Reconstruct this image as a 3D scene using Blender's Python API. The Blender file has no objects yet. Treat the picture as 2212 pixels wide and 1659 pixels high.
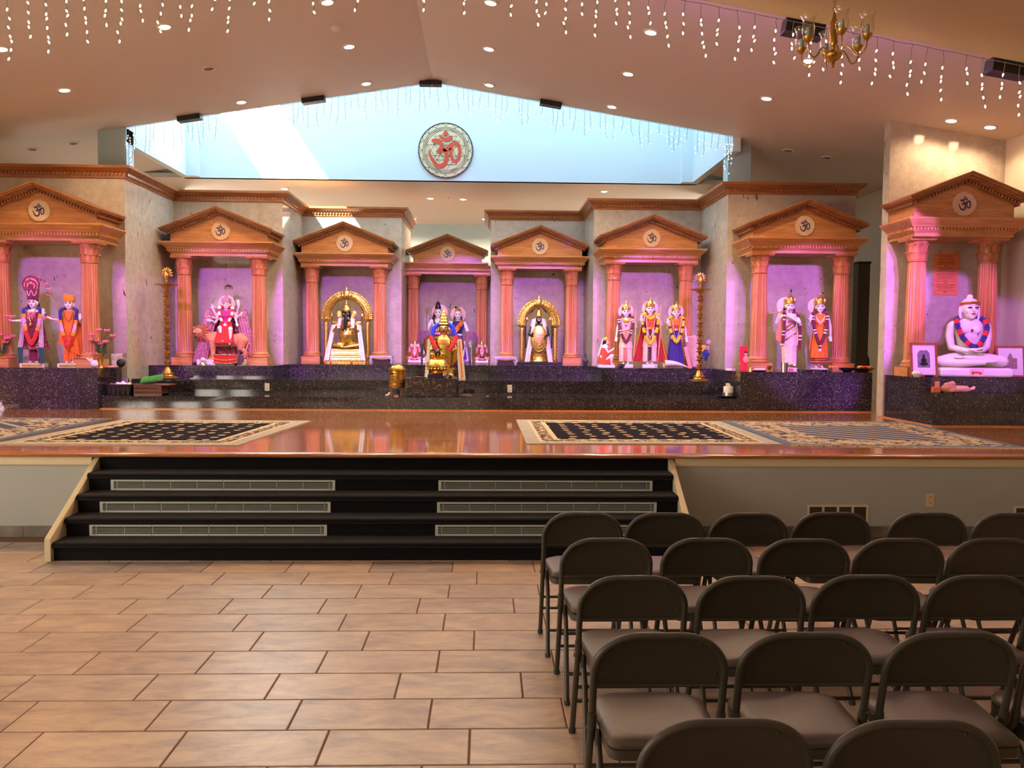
import bpy, math, random
from mathutils import Vector, Matrix, Euler, noise
R = math.radians
random.seed(7)
SC = bpy.context.scene
COL = SC.collection

# ------------------------------------------------------------------ camera
FPX, EYE = 1770.0, 1.685
YAW, PITCH, ROLL = R(1.75), -math.atan((829.5 - 740) / FPX), 0.0072
fwd = Vector((math.sin(YAW) * math.cos(PITCH), math.cos(YAW) * math.cos(PITCH), math.sin(PITCH)))
rt0 = Vector((math.cos(YAW), -math.sin(YAW), 0))
up0 = rt0.cross(fwd)
rt = rt0 * math.cos(ROLL) + up0 * math.sin(ROLL)
up = up0 * math.cos(ROLL) - rt0 * math.sin(ROLL)
cam = bpy.data.objects.new('camera', bpy.data.cameras.new('camera'))
COL.objects.link(cam)
cam.data.sensor_width = 36
cam.data.lens = FPX / 2212 * 36
cam.data.clip_start = 0.05
cam.matrix_world = Matrix(((rt.x, up.x, -fwd.x, 0), (rt.y, up.y, -fwd.y, 0), (rt.z, up.z, -fwd.z, EYE), (0, 0, 0, 1)))
SC.camera = cam

def ray(px, py):
    return fwd + rt * ((px - 1106) / FPX) - up * ((py - 829.5) / FPX)
def P(px, py, Y):
    d = ray(px, py); t = Y / d.y
    return Vector((d.x * t, Y, EYE + d.z * t))
def PZ(px, py, z):
    d = ray(px, py); t = (z - EYE) / d.z
    return Vector((d.x * t, d.y * t, z))
def plane_hit(px, py, p0, n):
    d = ray(px, py); o = Vector((0, 0, EYE))
    t = (p0 - o).dot(n) / d.dot(n)
    return o + d * t

# ------------------------------------------------------------------ view + world
SC.view_settings.view_transform = 'Standard'
SC.view_settings.look = 'None'
SC.view_settings.gamma = 1
SC.view_settings.use_curve_mapping = False
SC.view_settings.exposure = 0.68
try:
    cy = SC.cycles
    cy.max_bounces = 7; cy.diffuse_bounces = 4; cy.glossy_bounces = 3; cy.transmission_bounces = 5
    cy.transparent_max_bounces = 8; cy.use_adaptive_sampling = True; cy.adaptive_threshold = 0.025
    cy.sample_clamp_indirect = 4.0; cy.blur_glossy = 0.5; cy.caustics_reflective = False; cy.caustics_refractive = False
    cy.use_denoising = True
except Exception:
    pass
W = bpy.data.worlds.new('sky'); SC.world = W; W.use_nodes = True
bg = W.node_tree.nodes['Background']
bg.inputs[0].default_value = (0.55, 0.72, 1.0, 1); bg.inputs[1].default_value = 1.2

def sun(name, d, col, e, ang=0.6):
    l = bpy.data.lights.new(name, 'SUN'); l.color = col; l.energy = e; l.angle = R(ang)
    o = bpy.data.objects.new(name, l); COL.objects.link(o)
    o.rotation_euler = Vector(d).to_track_quat('-Z', 'Y').to_euler(); o.location = (0, 0, 9)
    return o
def area(name, loc, d, sx, sy, col, e, spread=180):
    l = bpy.data.lights.new(name, 'AREA'); l.shape = 'RECTANGLE'; l.size = sx; l.size_y = sy
    l.color = col; l.energy = e; l.spread = R(spread)
    o = bpy.data.objects.new(name, l); COL.objects.link(o); o.location = loc
    o.rotation_euler = Vector(d).to_track_quat('-Z', 'Y').to_euler()
    return o
def spot(name, loc, tgt, col, e, ang, blend=0.3, rad=0.05):
    l = bpy.data.lights.new(name, 'SPOT'); l.color = col; l.energy = e; l.spot_size = R(ang)
    l.spot_blend = blend; l.shadow_soft_size = rad
    o = bpy.data.objects.new(name, l); COL.objects.link(o); o.location = loc
    o.rotation_euler = (Vector(tgt) - Vector(loc)).to_track_quat('-Z', 'Y').to_euler()
    return o

# room dimensions
ST = 0.73                     # stage floor height
PT = EYE - 0.39               # shrine platform height
CZ = EYE + 2.49               # top of the crown moulding on the stone walls
YF, YB, YR = 7.0, 12.6, 15.2  # stage front, ceiling opening, back wall of the light well
XL, XR = -7.6, 6.79           # room side walls
YN = 6.8                      # end of the hall ceiling
RX, RZ, SL = -0.833, EYE + 3.907, 0.16
NX, NZ, NS = -1.0, EYE + 3.265, 0.168
WX0, WX1 = -5.41, 3.74
LOWZ = EYE + 2.95
SKYZ = 6.67
def ceil_z(x): return RZ - SL * abs(x - RX)
def near_z(x): return NZ - NS * abs(x - NX)

SUN = sun('sun', (0.65, 1.0, -1.0), (1.0, 0.95, 0.86), 45.0)
area('skylight_daylight', ((WX0 + WX1) / 2, 13.9, SKYZ - 0.05), (0, 0, -1), WX1 - WX0 - 0.3, 2.3, (0.45, 0.74, 1.0), 145)
# daylight from the windows in the left wall, plus an added fill from the rear
for yy in (-1.0, 1.9, 4.8):
    area('window_daylight', (XL + 0.03, yy, 1.9), (1, 0, -0.12), 1.7, 1.5, (1.0, 0.88, 0.72), 62)
area('rear_fill_light', (-3.0, -3.9, 2.0), (0, 1, 0), 6.0, 2.2, (1.0, 0.86, 0.68), 20)  # added fill light behind the camera, the rear wall is solid
for xx, yy in ((-5.2, .6), (-2.6, .6), (.2, .6), (3.0, .6), (-5.2, 3.6), (-2.6, 3.6), (.2, 3.6), (3.0, 3.6)):
    spot('hall_fill_spot', (xx, yy, near_z(xx) - .06), (xx, yy, 0), (1.0, .84, .68), 17, 125, .7, .07)  # unseen spots added to brighten the hall floor from above
for xx in (XL + .03, XR - .03):
    area('corridor_daylight_fill', (xx, 18.6, 2.6), (1 if xx < 0 else -1, 0, 0), 2.4, 1.8, (1.0, 0.93, 0.8), 150)  # left: daylight from the bright window side; right: added to lift the low ceiling
area('side_window_daylight', (XL + .03, 14.2, 2.4), (1, 0, .1), 1.6, 1.6, (1.0, 0.95, 0.85), 30)
MAG, PUR, WARM = (1.0, 0.26, 0.90), (0.44, 0.14, 1.0), (1.0, 0.68, 0.42)

# ------------------------------------------------------------------ mesh accumulator
class G:
    def __init__(s): s.v = []; s.f = []; s.m = []
    def add(s, vs, fs, m=0):
        b = len(s.v); s.v += [Vector(q) for q in vs]; s.f += [tuple(b + i for i in q) for q in fs]
        s.m += [m] * len(fs); return s
    def box(s, x0, x1, y0, y1, z0, z1, m=0, M=None):
        vs = [Vector(q) for q in ((x0,y0,z0),(x1,y0,z0),(x1,y1,z0),(x0,y1,z0),(x0,y0,z1),(x1,y0,z1),(x1,y1,z1),(x0,y1,z1))]
        if M is not None: vs = [M @ q for q in vs]
        return s.add(vs, [(0,3,2,1),(4,5,6,7),(0,1,5,4),(1,2,6,5),(2,3,7,6),(3,0,4,7)], m)
    def loft(s, rings, m=0, cap0=True, cap1=True, closed=True):
        n = len(rings[0]); vs = [q for r_ in rings for q in r_]; fs = []
        for i in range(len(rings) - 1):
            for j in range(n if closed else n - 1):
                k = (j + 1) % n
                fs.append((i*n + j, i*n + k, (i+1)*n + k, (i+1)*n + j))
        if cap0: fs.append(tuple(reversed(range(n))))
        if cap1: fs.append(tuple(range((len(rings)-1)*n, len(rings)*n)))
        return s.add(vs, fs, m)
    def rects(s, L, m=0):        # L: (z, x0, x1, y0, y1)
        return s.loft([[(a,c,z),(b,c,z),(b,d,z),(a,d,z)] for z,a,b,c,d in L], m)
    def lathe(s, prof, c=(0,0,0), n=24, m=0, sx=1, sy=1, flute=0, fa=0):
        rings = []
        for p in prof:
            r_, z = p[0], p[1]; fl = p[2] if len(p) > 2 else 0
            ring = []
            for j in range(n):
                a = 2*math.pi*j/n
                rr = r_ * (1 - fl * (0.5 + 0.5*math.cos(flute*a)) * fa) if flute else r_
                ring.append((c[0] + rr*sx*math.cos(a), c[1] + rr*sy*math.sin(a), c[2] + z))
            rings.append(ring)
        return s.loft(rings, m)
    def tube(s, pts, rad, n=8, m=0, cap=True, flat=1.0, fu=1.0):
        pts = [Vector(p) for p in pts]; k = len(pts)
        if not hasattr(rad, '__len__'): rad = [rad]*k
        rings = []; prev = None
        for i in range(k):
            t = (pts[min(i+1,k-1)] - pts[max(i-1,0)])
            t = t.normalized() if t.length > 1e-9 else Vector((0,0,1))
            if prev is None:
                a = Vector((0,0,1)) if abs(t.z) < 0.9 else Vector((1,0,0))
                u = t.cross(a).normalized()
            else:
                u = (prev - t*prev.dot(t)); u = u.normalized() if u.length > 1e-6 else prev
            prev = u; w = t.cross(u)
            rings.append([pts[i] + (u*math.cos(2*math.pi*j/n)*fu + w*math.sin(2*math.pi*j/n)*flat)*rad[i] for j in range(n)])
        return s.loft(rings, m, cap, cap)
    def cap_tube(s, pts, rad, n=10, m=0):     # tapered limb with round ends
        s.tube(pts, rad, n, m)
        if not hasattr(rad, '__len__'): rad = [rad]*len(pts)
        for p, r_ in zip(pts, rad): s.ell(p, (r_, r_, r_), n, 6, m)
        return s
    def ell(s, c, r_, n=14, k=8, m=0, M=None):
        if not hasattr(r_, '__len__'): r_ = (r_, r_, r_)
        rings = []
        for i in range(k + 1):
            a = -math.pi/2 + math.pi*i/k
            ca = max(math.cos(a), 0.02)
            ring = []
            for j in range(n):
                q = Vector((r_[0]*ca*math.cos(2*math.pi*j/n), r_[1]*ca*math.sin(2*math.pi*j/n), r_[2]*math.sin(a)))
                if M is not None: q = M @ q
                ring.append(Vector(c) + q)
            rings.append(ring)
        return s.loft(rings, m)
    def prism(s, poly, y0, y1, m=0):           # poly in (x, z), extruded along y
        n = len(poly)
        vs = [(x, y0, z) for x, z in poly] + [(x, y1, z) for x, z in poly]
        fs = [tuple(range(n)), tuple(reversed(range(n, 2*n)))] + [(i, i+n, (i+1)%n+n, (i+1)%n) for i in range(n)]
        return s.add(vs, fs, m)
    def ribbon(s, pts, w, y0, y1, m=0):        # stroke in the xz plane with width, extruded along y
        pts = [Vector((p[0], p[1])) for p in pts]; k = len(pts)
        if not hasattr(w, '__len__'): w = [w]*k
        L, Rr = [], []
        for i in range(k):
            t = (pts[min(i+1,k-1)] - pts[max(i-1,0)]).normalized(); nn = Vector((-t.y, t.x))
            L.append(pts[i] + nn*w[i]/2); Rr.append(pts[i] - nn*w[i]/2)
        rings = [[(L[i].x,y0,L[i].y),(Rr[i].x,y0,Rr[i].y),(Rr[i].x,y1,Rr[i].y),(L[i].x,y1,L[i].y)] for i in range(k)]
        return s.loft(rings, m)
    def xf(s, M, start=0):
        for i in range(start, len(s.v)): s.v[i] = M @ s.v[i]
        return s
    def obj(s, name, mats, parent=None, smooth=True, angle=38, loc=None, bevel=0, remesh=0, sub=0):
        me = bpy.data.meshes.new(name)
        me.from_pydata([tuple(q) for q in s.v], [], s.f)
        if not isinstance(mats, (list, tuple)): mats = [mats]
        for mt in mats: me.materials.append(mt)
        for p, mi in zip(me.polygons, s.m): p.material_index = mi
        me.validate(); me.update()
        if smooth and len(me.polygons):
            me.polygons.foreach_set('use_smooth', [True]*len(me.polygons))
            me.set_sharp_from_angle(angle=R(angle))
        o = bpy.data.objects.new(name, me); COL.objects.link(o)
        if parent is not None: o.parent = parent
        if loc is not None: o.location = loc
        if remesh:
            md = o.modifiers.new('remesh', 'REMESH'); md.mode = 'VOXEL'; md.voxel_size = remesh; md.use_smooth_shade = True
            sm = o.modifiers.new('smooth', 'SMOOTH'); sm.factor = 0.6; sm.iterations = 3
        if bevel:
            b = o.modifiers.new('bevel', 'BEVEL'); b.width = bevel; b.segments = 2; b.limit_method = 'ANGLE'; b.angle_limit = R(40)
        return o

def thing(name, label, cat, loc=(0,0,0), rz=0, group=None, scale=1):
    o = bpy.data.objects.new(name, None); COL.objects.link(o); o.location = loc
    o.rotation_euler = (0, 0, rz); o.empty_display_size = 0.1
    if scale != 1: o.scale = (scale,)*3
    return tag(o, label, cat, group)
def tag(o, label, cat, group=None):
    o['label'] = label; o['category'] = cat
    if group: o['group'] = group
    return o
def struct(o): o['kind'] = 'structure'; return o
def kids(o): return [c for c in COL.objects if c.parent == o]
def dup(o, label, loc=None, rz=None, group=None, parent=None):
    c = o.copy(); COL.objects.link(c)
    if parent is not None: c.parent = parent
    if loc is not None: c.location = loc
    if rz is not None: c.rotation_euler = (0, 0, rz)
    if label: c['label'] = label
    if group: c['group'] = group
    for ch in o_children(o): dup(ch, None, parent=c)
    return c
_kidcache = {}
def o_children(o):
    return list(o.children)

# ------------------------------------------------------------------ materials
def newmat(name):
    m = bpy.data.materials.new(name); m.use_nodes = True
    nt = m.node_tree; b = nt.nodes['Principled BSDF']
    return m, nt, b
def N(nt, t, **kw):
    n = nt.nodes.new(t)
    for k, v in kw.items(): setattr(n, k, v)
    return n
def rgb(c): return (c[0], c[1], c[2], 1)
def s2l(r_, g, b):           # 0-255 sRGB to linear
    return tuple(((c/255)/12.92 if c/255 <= .04045 else ((c/255+.055)/1.055)**2.4) for c in (r_, g, b))
def simple(name, col, rough=.6, metal=0, var=0.12, scale=12, bump=0, coat=0, spec=None, sheen=0, emit=None, estr=0, trans=0):
    m, nt, b = newmat(name)
    tc = N(nt, 'ShaderNodeTexCoord'); no = N(nt, 'ShaderNodeTexNoise'); no.inputs['Scale'].default_value = scale
    no.inputs['Detail'].default_value = 4
    nt.links.new(tc.outputs['Object'], no.inputs['Vector'])
    r_ = N(nt, 'ShaderNodeValToRGB')
    r_.color_ramp.elements[0].position = 0.3; r_.color_ramp.elements[1].position = 0.7
    r_.color_ramp.elements[0].color = rgb([c*(1-var) for c in col]); r_.color_ramp.elements[1].color = rgb([min(1, c*(1+var)) for c in col])
    nt.links.new(no.outputs['Fac'], r_.inputs['Fac']); nt.links.new(r_.outputs['Color'], b.inputs['Base Color'])
    b.inputs['Roughness'].default_value = rough; b.inputs['Metallic'].default_value = metal
    if coat: b.inputs['Coat Weight'].default_value = coat; b.inputs['Coat Roughness'].default_value = 0.06
    if spec is not None: b.inputs['Specular IOR Level'].default_value = spec
    if sheen: b.inputs['Sheen Weight'].default_value = sheen
    if trans: b.inputs['Transmission Weight'].default_value = trans
    if emit is not None: b.inputs['Emission Color'].default_value = rgb(emit); b.inputs['Emission Strength'].default_value = estr
    if bump:
        bp = N(nt, 'ShaderNodeBump'); bp.inputs['Strength'].default_value = bump; bp.inputs['Distance'].default_value = 0.01
        nt.links.new(no.outputs['Fac'], bp.inputs['Height']); nt.links.new(bp.outputs['Normal'], b.inputs['Normal'])
    return m
def wood(name, c1, c2, rough=.35, axis='X', scale=3.0, coat=0.3):
    m, nt, b = newmat(name)
    tc = N(nt, 'ShaderNodeTexCoord'); mp = N(nt, 'ShaderNodeMapping')
    sc = {'X': (0.6, 6, 6), 'Y': (6, .6, 6), 'Z': (7, 7, .5)}[axis]
    mp.inputs['Scale'].default_value = sc
    nt.links.new(tc.outputs['Object'], mp.inputs['Vector'])
    no = N(nt, 'ShaderNodeTexNoise'); no.inputs['Scale'].default_value = scale; no.inputs['Detail'].default_value = 6
    no.inputs['Distortion'].default_value = 1.2 if axis == 'X' else .3
    nt.links.new(mp.outputs['Vector'], no.inputs['Vector'])
    no2 = N(nt, 'ShaderNodeTexNoise'); no2.inputs['Scale'].default_value = scale*9; no2.inputs['Detail'].default_value = 3
    nt.links.new(mp.outputs['Vector'], no2.inputs['Vector'])
    mx = N(nt, 'ShaderNodeMath', operation='MULTIPLY_ADD'); mx.inputs[1].default_value = 0.45
    nt.links.new(no2.outputs['Fac'], mx.inputs[0]); nt.links.new(no.outputs['Fac'], mx.inputs[2])
    r_ = N(nt, 'ShaderNodeValToRGB'); r_.color_ramp.elements[0].position = .5; r_.color_ramp.elements[1].position = .95
    r_.color_ramp.elements[0].color = rgb(c1); r_.color_ramp.elements[1].color = rgb(c2)
    nt.links.new(mx.outputs[0], r_.inputs['Fac']); nt.links.new(r_.outputs['Color'], b.inputs['Base Color'])
    b.inputs['Roughness'].default_value = rough; b.inputs['Coat Weight'].default_value = coat; b.inputs['Coat Roughness'].default_value = .12
    return m

def tile_lines(nt, vec, w, h, mortar, offset=0.0):
    br = N(nt, 'ShaderNodeTexBrick'); br.offset = offset; br.inputs['Scale'].default_value = 1
    br.inputs['Brick Width'].default_value = w; br.inputs['Row Height'].default_value = h
    br.inputs['Mortar Size'].default_value = mortar; br.inputs['Mortar Smooth'].default_value = 0.2
    br.inputs['Color1'].default_value = (0,0,0,1); br.inputs['Color2'].default_value = (1,1,1,1); br.inputs['Mortar'].default_value = (.5,.5,.5,1)
    nt.links.new(vec, br.inputs['Vector'])
    return br
def plan_vec(nt):             # (x + y, z) so that both wall directions get upright tiles
    tc = N(nt, 'ShaderNodeTexCoord'); sp = N(nt, 'ShaderNodeSeparateXYZ'); nt.links.new(tc.outputs['Object'], sp.inputs[0])
    ad = N(nt, 'ShaderNodeMath', operation='ADD'); nt.links.new(sp.outputs[0], ad.inputs[0]); nt.links.new(sp.outputs[1], ad.inputs[1])
    cb = N(nt, 'ShaderNodeCombineXYZ'); nt.links.new(ad.outputs[0], cb.inputs[0]); nt.links.new(sp.outputs[2], cb.inputs[1])
    return tc, cb.outputs[0]
def stone_mat():
    m, nt, b = newmat('shell stone tile')
    tc, v = plan_vec(nt)
    br = tile_lines(nt, v, .405, .405, .0016)
    n1 = N(nt, 'ShaderNodeTexNoise'); n1.inputs['Scale'].default_value = 9; n1.inputs['Detail'].default_value = 7; n1.inputs['Roughness'].default_value = .65
    nt.links.new(tc.outputs['Object'], n1.inputs['Vector'])
    r1 = N(nt, 'ShaderNodeValToRGB'); r1.color_ramp.elements[0].position = .22; r1.color_ramp.elements[1].position = .80
    r1.color_ramp.elements[0].color = rgb(s2l(170,158,140)); r1.color_ramp.elements[1].color = rgb(s2l(204,196,180))
    nt.links.new(n1.outputs['Fac'], r1.inputs['Fac'])
    # dark vertical fossil pits
    mp = N(nt, 'ShaderNodeMapping'); mp.inputs['Scale'].default_value = (1.0, 1.0, .45)
    nt.links.new(tc.outputs['Object'], mp.inputs['Vector'])
    n2 = N(nt, 'ShaderNodeTexNoise'); n2.inputs['Scale'].default_value = 16; n2.inputs['Detail'].default_value = 2; n2.inputs['Distortion'].default_value = .8
    nt.links.new(mp.outputs['Vector'], n2.inputs['Vector'])
    r2 = N(nt, 'ShaderNodeValToRGB'); r2.color_ramp.elements[0].position = .715; r2.color_ramp.elements[1].position = .745
    r2.color_ramp.elements[0].color = (0,0,0,1); r2.color_ramp.elements[1].color = (1,1,1,1)
    nt.links.new(n2.outputs['Fac'], r2.inputs['Fac'])
    mx = N(nt, 'ShaderNodeMix', data_type='RGBA'); nt.links.new(r2.outputs['Color'], mx.inputs[0])
    nt.links.new(r1.outputs['Color'], mx.inputs[6]); mx.inputs[7].default_value = rgb(s2l(60,40,28))
    # per tile tone
    hs = N(nt, 'ShaderNodeHueSaturation'); nt.links.new(mx.outputs[2], hs.inputs['Color'])
    ma = N(nt, 'ShaderNodeMath', operation='MULTIPLY_ADD'); ma.inputs[1].default_value = .10; ma.inputs[2].default_value = .93
    nt.links.new(br.outputs['Color'], ma.inputs[0]); nt.links.new(ma.outputs[0], hs.inputs['Value'])
    mj = N(nt, 'ShaderNodeMix', data_type='RGBA'); nt.links.new(br.outputs['Fac'], mj.inputs[0])
    nt.links.new(hs.outputs['Color'], mj.inputs[6]); mj.inputs[7].default_value = rgb(s2l(206,196,178))
    nt.links.new(mj.outputs[2], b.inputs['Base Color'])
    b.inputs['Roughness'].default_value = .10; b.inputs['Specular IOR Level'].default_value = .45
    return m
def granite_mat():
    m, nt, b = newmat('blue pearl granite')
    tc, v = plan_vec(nt)
    br = tile_lines(nt, v, .305, .305, .0010)
    vo = N(nt, 'ShaderNodeTexVoronoi'); vo.inputs['Scale'].default_value = 120; vo.inputs['Randomness'].default_value = 1
    nt.links.new(tc.outputs['Object'], vo.inputs['Vector'])
    sp = N(nt, 'ShaderNodeSeparateColor'); nt.links.new(vo.outputs['Color'], sp.inputs[0])
    r1 = N(nt, 'ShaderNodeValToRGB'); e = r1.color_ramp.elements
    e[0].position = 0; e[0].color = rgb(s2l(30,26,29)); e[1].position = 1; e[1].color = rgb(s2l(160,156,165))
    for p_, c in ((.55, s2l(44,40,46)), (.86, s2l(64,58,70)), (.965, s2l(88,84,96))):
        q = e.new(p_); q.color = rgb(c)
    nt.links.new(sp.outputs[0], r1.inputs['Fac'])
    no = N(nt, 'ShaderNodeTexNoise'); no.inputs['Scale'].default_value = 3; nt.links.new(tc.outputs['Object'], no.inputs['Vector'])
    hs = N(nt, 'ShaderNodeHueSaturation'); nt.links.new(r1.outputs['Color'], hs.inputs['Color'])
    ma = N(nt, 'ShaderNodeMath', operation='MULTIPLY_ADD'); ma.inputs[1].default_value = .35; ma.inputs[2].default_value = .75
    nt.links.new(br.outputs['Color'], ma.inputs[0]); nt.links.new(ma.outputs[0], hs.inputs['Value'])
    mj = N(nt, 'ShaderNodeMix', data_type='RGBA'); nt.links.new(br.outputs['Fac'], mj.inputs[0])
    nt.links.new(hs.outputs['Color'], mj.inputs[6]); mj.inputs[7].default_value = rgb(s2l(92,86,96))
    nt.links.new(mj.outputs[2], b.inputs['Base Color'])
    b.inputs['Roughness'].default_value = .07; b.inputs['Specular IOR Level'].default_value = .55
    return m
def stage_mat():
    m, nt, b = newmat('polished strip wood floor')
    tc = N(nt, 'ShaderNodeTexCoord')
    br = tile_lines(nt, tc.outputs['Object'], 1.3, .057, .0016, .37)
    br.inputs['Color1'].default_value = rgb(s2l(176,100,40)); br.inputs['Color2'].default_value = rgb(s2l(228,156,84)); br.inputs['Mortar'].default_value = rgb(s2l(92,48,20))
    mp = N(nt, 'ShaderNodeMapping'); mp.inputs['Scale'].default_value = (1.2, 26, 1)
    nt.links.new(tc.outputs['Object'], mp.inputs['Vector'])
    no = N(nt, 'ShaderNodeTexNoise'); no.inputs['Scale'].default_value = 3; no.inputs['Detail'].default_value = 5
    nt.links.new(mp.outputs['Vector'], no.inputs['Vector'])
    hs = N(nt, 'ShaderNodeHueSaturation'); ma = N(nt, 'ShaderNodeMath', operation='MULTIPLY_ADD'); ma.inputs[1].default_value = .9; ma.inputs[2].default_value = .55
    nt.links.new(no.outputs['Fac'], ma.inputs[0]); nt.links.new(ma.outputs[0], hs.inputs['Value']); nt.links.new(br.outputs['Color'], hs.inputs['Color'])
    nt.links.new(hs.outputs['Color'], b.inputs['Base Color'])
    b.inputs['Roughness'].default_value = .2; b.inputs['Coat Weight'].default_value = 1.0; b.inputs['Coat Roughness'].default_value = .03
    # boards cup very slightly, which draws the reflections out
    bp = N(nt, 'ShaderNodeBump'); bp.inputs['Strength'].default_value = .03; bp.inputs['Distance'].default_value = .004
    nt.links.new(no.outputs['Fac'], bp.inputs['Height']); nt.links.new(bp.outputs['Normal'], b.inputs['Normal']); nt.links.new(bp.outputs['Normal'], b.inputs['Coat Normal'])
    return m
def tile_floor_mat():
    m, nt, b = newmat('slate look floor tile')
    tc = N(nt, 'ShaderNodeTexCoord')
    at = N(nt, 'ShaderNodeAttribute'); at.attribute_name = 'tint'
    mp = N(nt, 'ShaderNodeMapping'); mp.inputs['Scale'].default_value = (1.0, 2.6, 1)
    nt.links.new(tc.outputs['Object'], mp.inputs['Vector'])
    off = N(nt, 'ShaderNodeVectorMath', operation='ADD'); nt.links.new(mp.outputs['Vector'], off.inputs[0])
    sc = N(nt, 'ShaderNodeVectorMath', operation='SCALE'); nt.links.new(at.outputs['Color'], sc.inputs[0]); sc.inputs['Scale'].default_value = 9
    nt.links.new(sc.outputs[0], off.inputs[1])
    no = N(nt, 'ShaderNodeTexNoise'); no.inputs['Scale'].default_value = 3.6; no.inputs['Detail'].default_value = 10; no.inputs['Roughness'].default_value = .66; no.inputs['Distortion'].default_value = .5
    nt.links.new(off.outputs[0], no.inputs['Vector'])
    r1 = N(nt, 'ShaderNodeValToRGB'); e = r1.color_ramp.elements
    e[0].position = .26; e[0].color = rgb(s2l(140,122,112)); e[1].position = .78; e[1].color = rgb(s2l(206,186,158))
    for p_, c in ((.42, s2l(164,142,124)), (.5, s2l(176,152,130)), (.6, s2l(188,164,138))):
        q = e.new(p_); q.color = rgb(c)
    nt.links.new(no.outputs['Fac'], r1.inputs['Fac'])
    hs = N(nt, 'ShaderNodeHueSaturation'); nt.links.new(r1.outputs['Color'], hs.inputs['Color'])
    sp = N(nt, 'ShaderNodeSeparateColor'); nt.links.new(at.outputs['Color'], sp.inputs[0])
    ma = N(nt, 'ShaderNodeMath', operation='MULTIPLY_ADD'); ma.inputs[1].default_value = .5; ma.inputs[2].default_value = .72
    nt.links.new(sp.outputs[0], ma.inputs[0]); nt.links.new(ma.outputs[0], hs.inputs['Value'])
    mb = N(nt, 'ShaderNodeMath', operation='MULTIPLY_ADD'); mb.inputs[1].default_value = .6; mb.inputs[2].default_value = .6
    nt.links.new(sp.outputs[2], mb.inputs[0]); nt.links.new(mb.outputs[0], hs.inputs['Saturation'])
    nt.links.new(hs.outputs['Color'], b.inputs['Base Color'])
    b.inputs['Roughness'].default_value = .33; b.inputs['Specular IOR Level'].default_value = .5
    bp = N(nt, 'ShaderNodeBump'); bp.inputs['Strength'].default_value = .12; bp.inputs['Distance'].default_value = .01
    nt.links.new(no.outputs['Fac'], bp.inputs['Height']); nt.links.new(bp.outputs['Normal'], b.inputs['Normal'])
    return m
def marble_black():
    m, nt, b = newmat('black veined marble')
    tc = N(nt, 'ShaderNodeTexCoord'); no = N(nt, 'ShaderNodeTexNoise'); no.inputs['Scale'].default_value = 4.5; no.inputs['Detail'].default_value = 5; no.inputs['Distortion'].default_value = 2.5
    nt.links.new(tc.outputs['Object'], no.inputs['Vector'])
    r1 = N(nt, 'ShaderNodeValToRGB'); e = r1.color_ramp.elements
    e[0].position = .47; e[0].color = rgb(s2l(34,28,32)); e[1].position = .53; e[1].color = rgb(s2l(34,28,32))
    q = e.new(.5); q.color = rgb(s2l(110,104,108))
    nt.links.new(no.outputs['Fac'], r1.inputs['Fac']); nt.links.new(r1.outputs['Color'], b.inputs['Base Color'])
    b.inputs['Roughness'].default_value = .3
    return m
def rug_mat(kind):
    m, nt, b = newmat('rug ' + kind)
    tc = N(nt, 'ShaderNodeTexCoord')
    if kind == 'navy':
        base, deco = s2l(26,23,34), s2l(196,176,138)
        mp = N(nt, 'ShaderNodeMapping'); mp.inputs['Scale'].default_value = (1, 1, 0); nt.links.new(tc.outputs['Object'], mp.inputs['Vector'])
        vo = N(nt, 'ShaderNodeTexVoronoi'); vo.inputs['Scale'].default_value = 5.0; vo.inputs['Randomness'].default_value = .35; vo.voronoi_dimensions = '2D'
        nt.links.new(mp.outputs['Vector'], vo.inputs['Vector'])
        no = N(nt, 'ShaderNodeTexNoise'); no.inputs['Scale'].default_value = 22; nt.links.new(tc.outputs['Object'], no.inputs['Vector'])
        ad = N(nt, 'ShaderNodeMath', operation='MULTIPLY_ADD'); ad.inputs[1].default_value = .22
        nt.links.new(no.outputs['Fac'], ad.inputs[0]); nt.links.new(vo.outputs['Distance'], ad.inputs[2])
        lt = N(nt, 'ShaderNodeMath', operation='LESS_THAN'); lt.inputs[1].default_value = .30; nt.links.new(ad.outputs[0], lt.inputs[0]); fac = lt.outputs[0]
    elif kind == 'stripe':
        base, deco = s2l(82,84,104), s2l(176,166,150)
        wv = N(nt, 'ShaderNodeTexWave'); wv.bands_direction = 'DIAGONAL'; wv.inputs['Scale'].default_value = 2.2; wv.inputs['Distortion'].default_value = .1
        nt.links.new(tc.outputs['Object'], wv.inputs['Vector'])
        gt = N(nt, 'ShaderNodeMath', operation='GREATER_THAN'); gt.inputs[1].default_value = .8; nt.links.new(wv.outputs['Fac'], gt.inputs[0]); fac = gt.outputs[0]
    else:
        base, deco = (s2l(186,166,138), s2l(70,62,82)) if kind == 'floral' else (s2l(58,48,58), s2l(190,168,132))
        no = N(nt, 'ShaderNodeTexNoise'); no.inputs['Scale'].default_value = 11 if kind == 'floral' else 20; no.inputs['Detail'].default_value = 2; no.inputs['Distortion'].default_value = 1
        nt.links.new(tc.outputs['Object'], no.inputs['Vector'])
        gt = N(nt, 'ShaderNodeMath', operation='GREATER_THAN'); gt.inputs[1].default_value = .55 if kind == 'floral' else .5; nt.links.new(no.outputs['Fac'], gt.inputs[0]); fac = gt.outputs[0]
    mx = N(nt, 'ShaderNodeMix', data_type='RGBA'); nt.links.new(fac, mx.inputs[0]); mx.inputs[6].default_value = rgb(base); mx.inputs[7].default_value = rgb(deco)
    nt.links.new(mx.outputs[2], b.inputs['Base Color']); b.inputs['Roughness'].default_value = 1.0; b.inputs['Specular IOR Level'].default_value = .1
    return m
def carpet_mat():
    return simple('black stair carpet', s2l(17,16,18), 1.0, var=.5, scale=240, bump=.8, sheen=.12, spec=.1)
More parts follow.
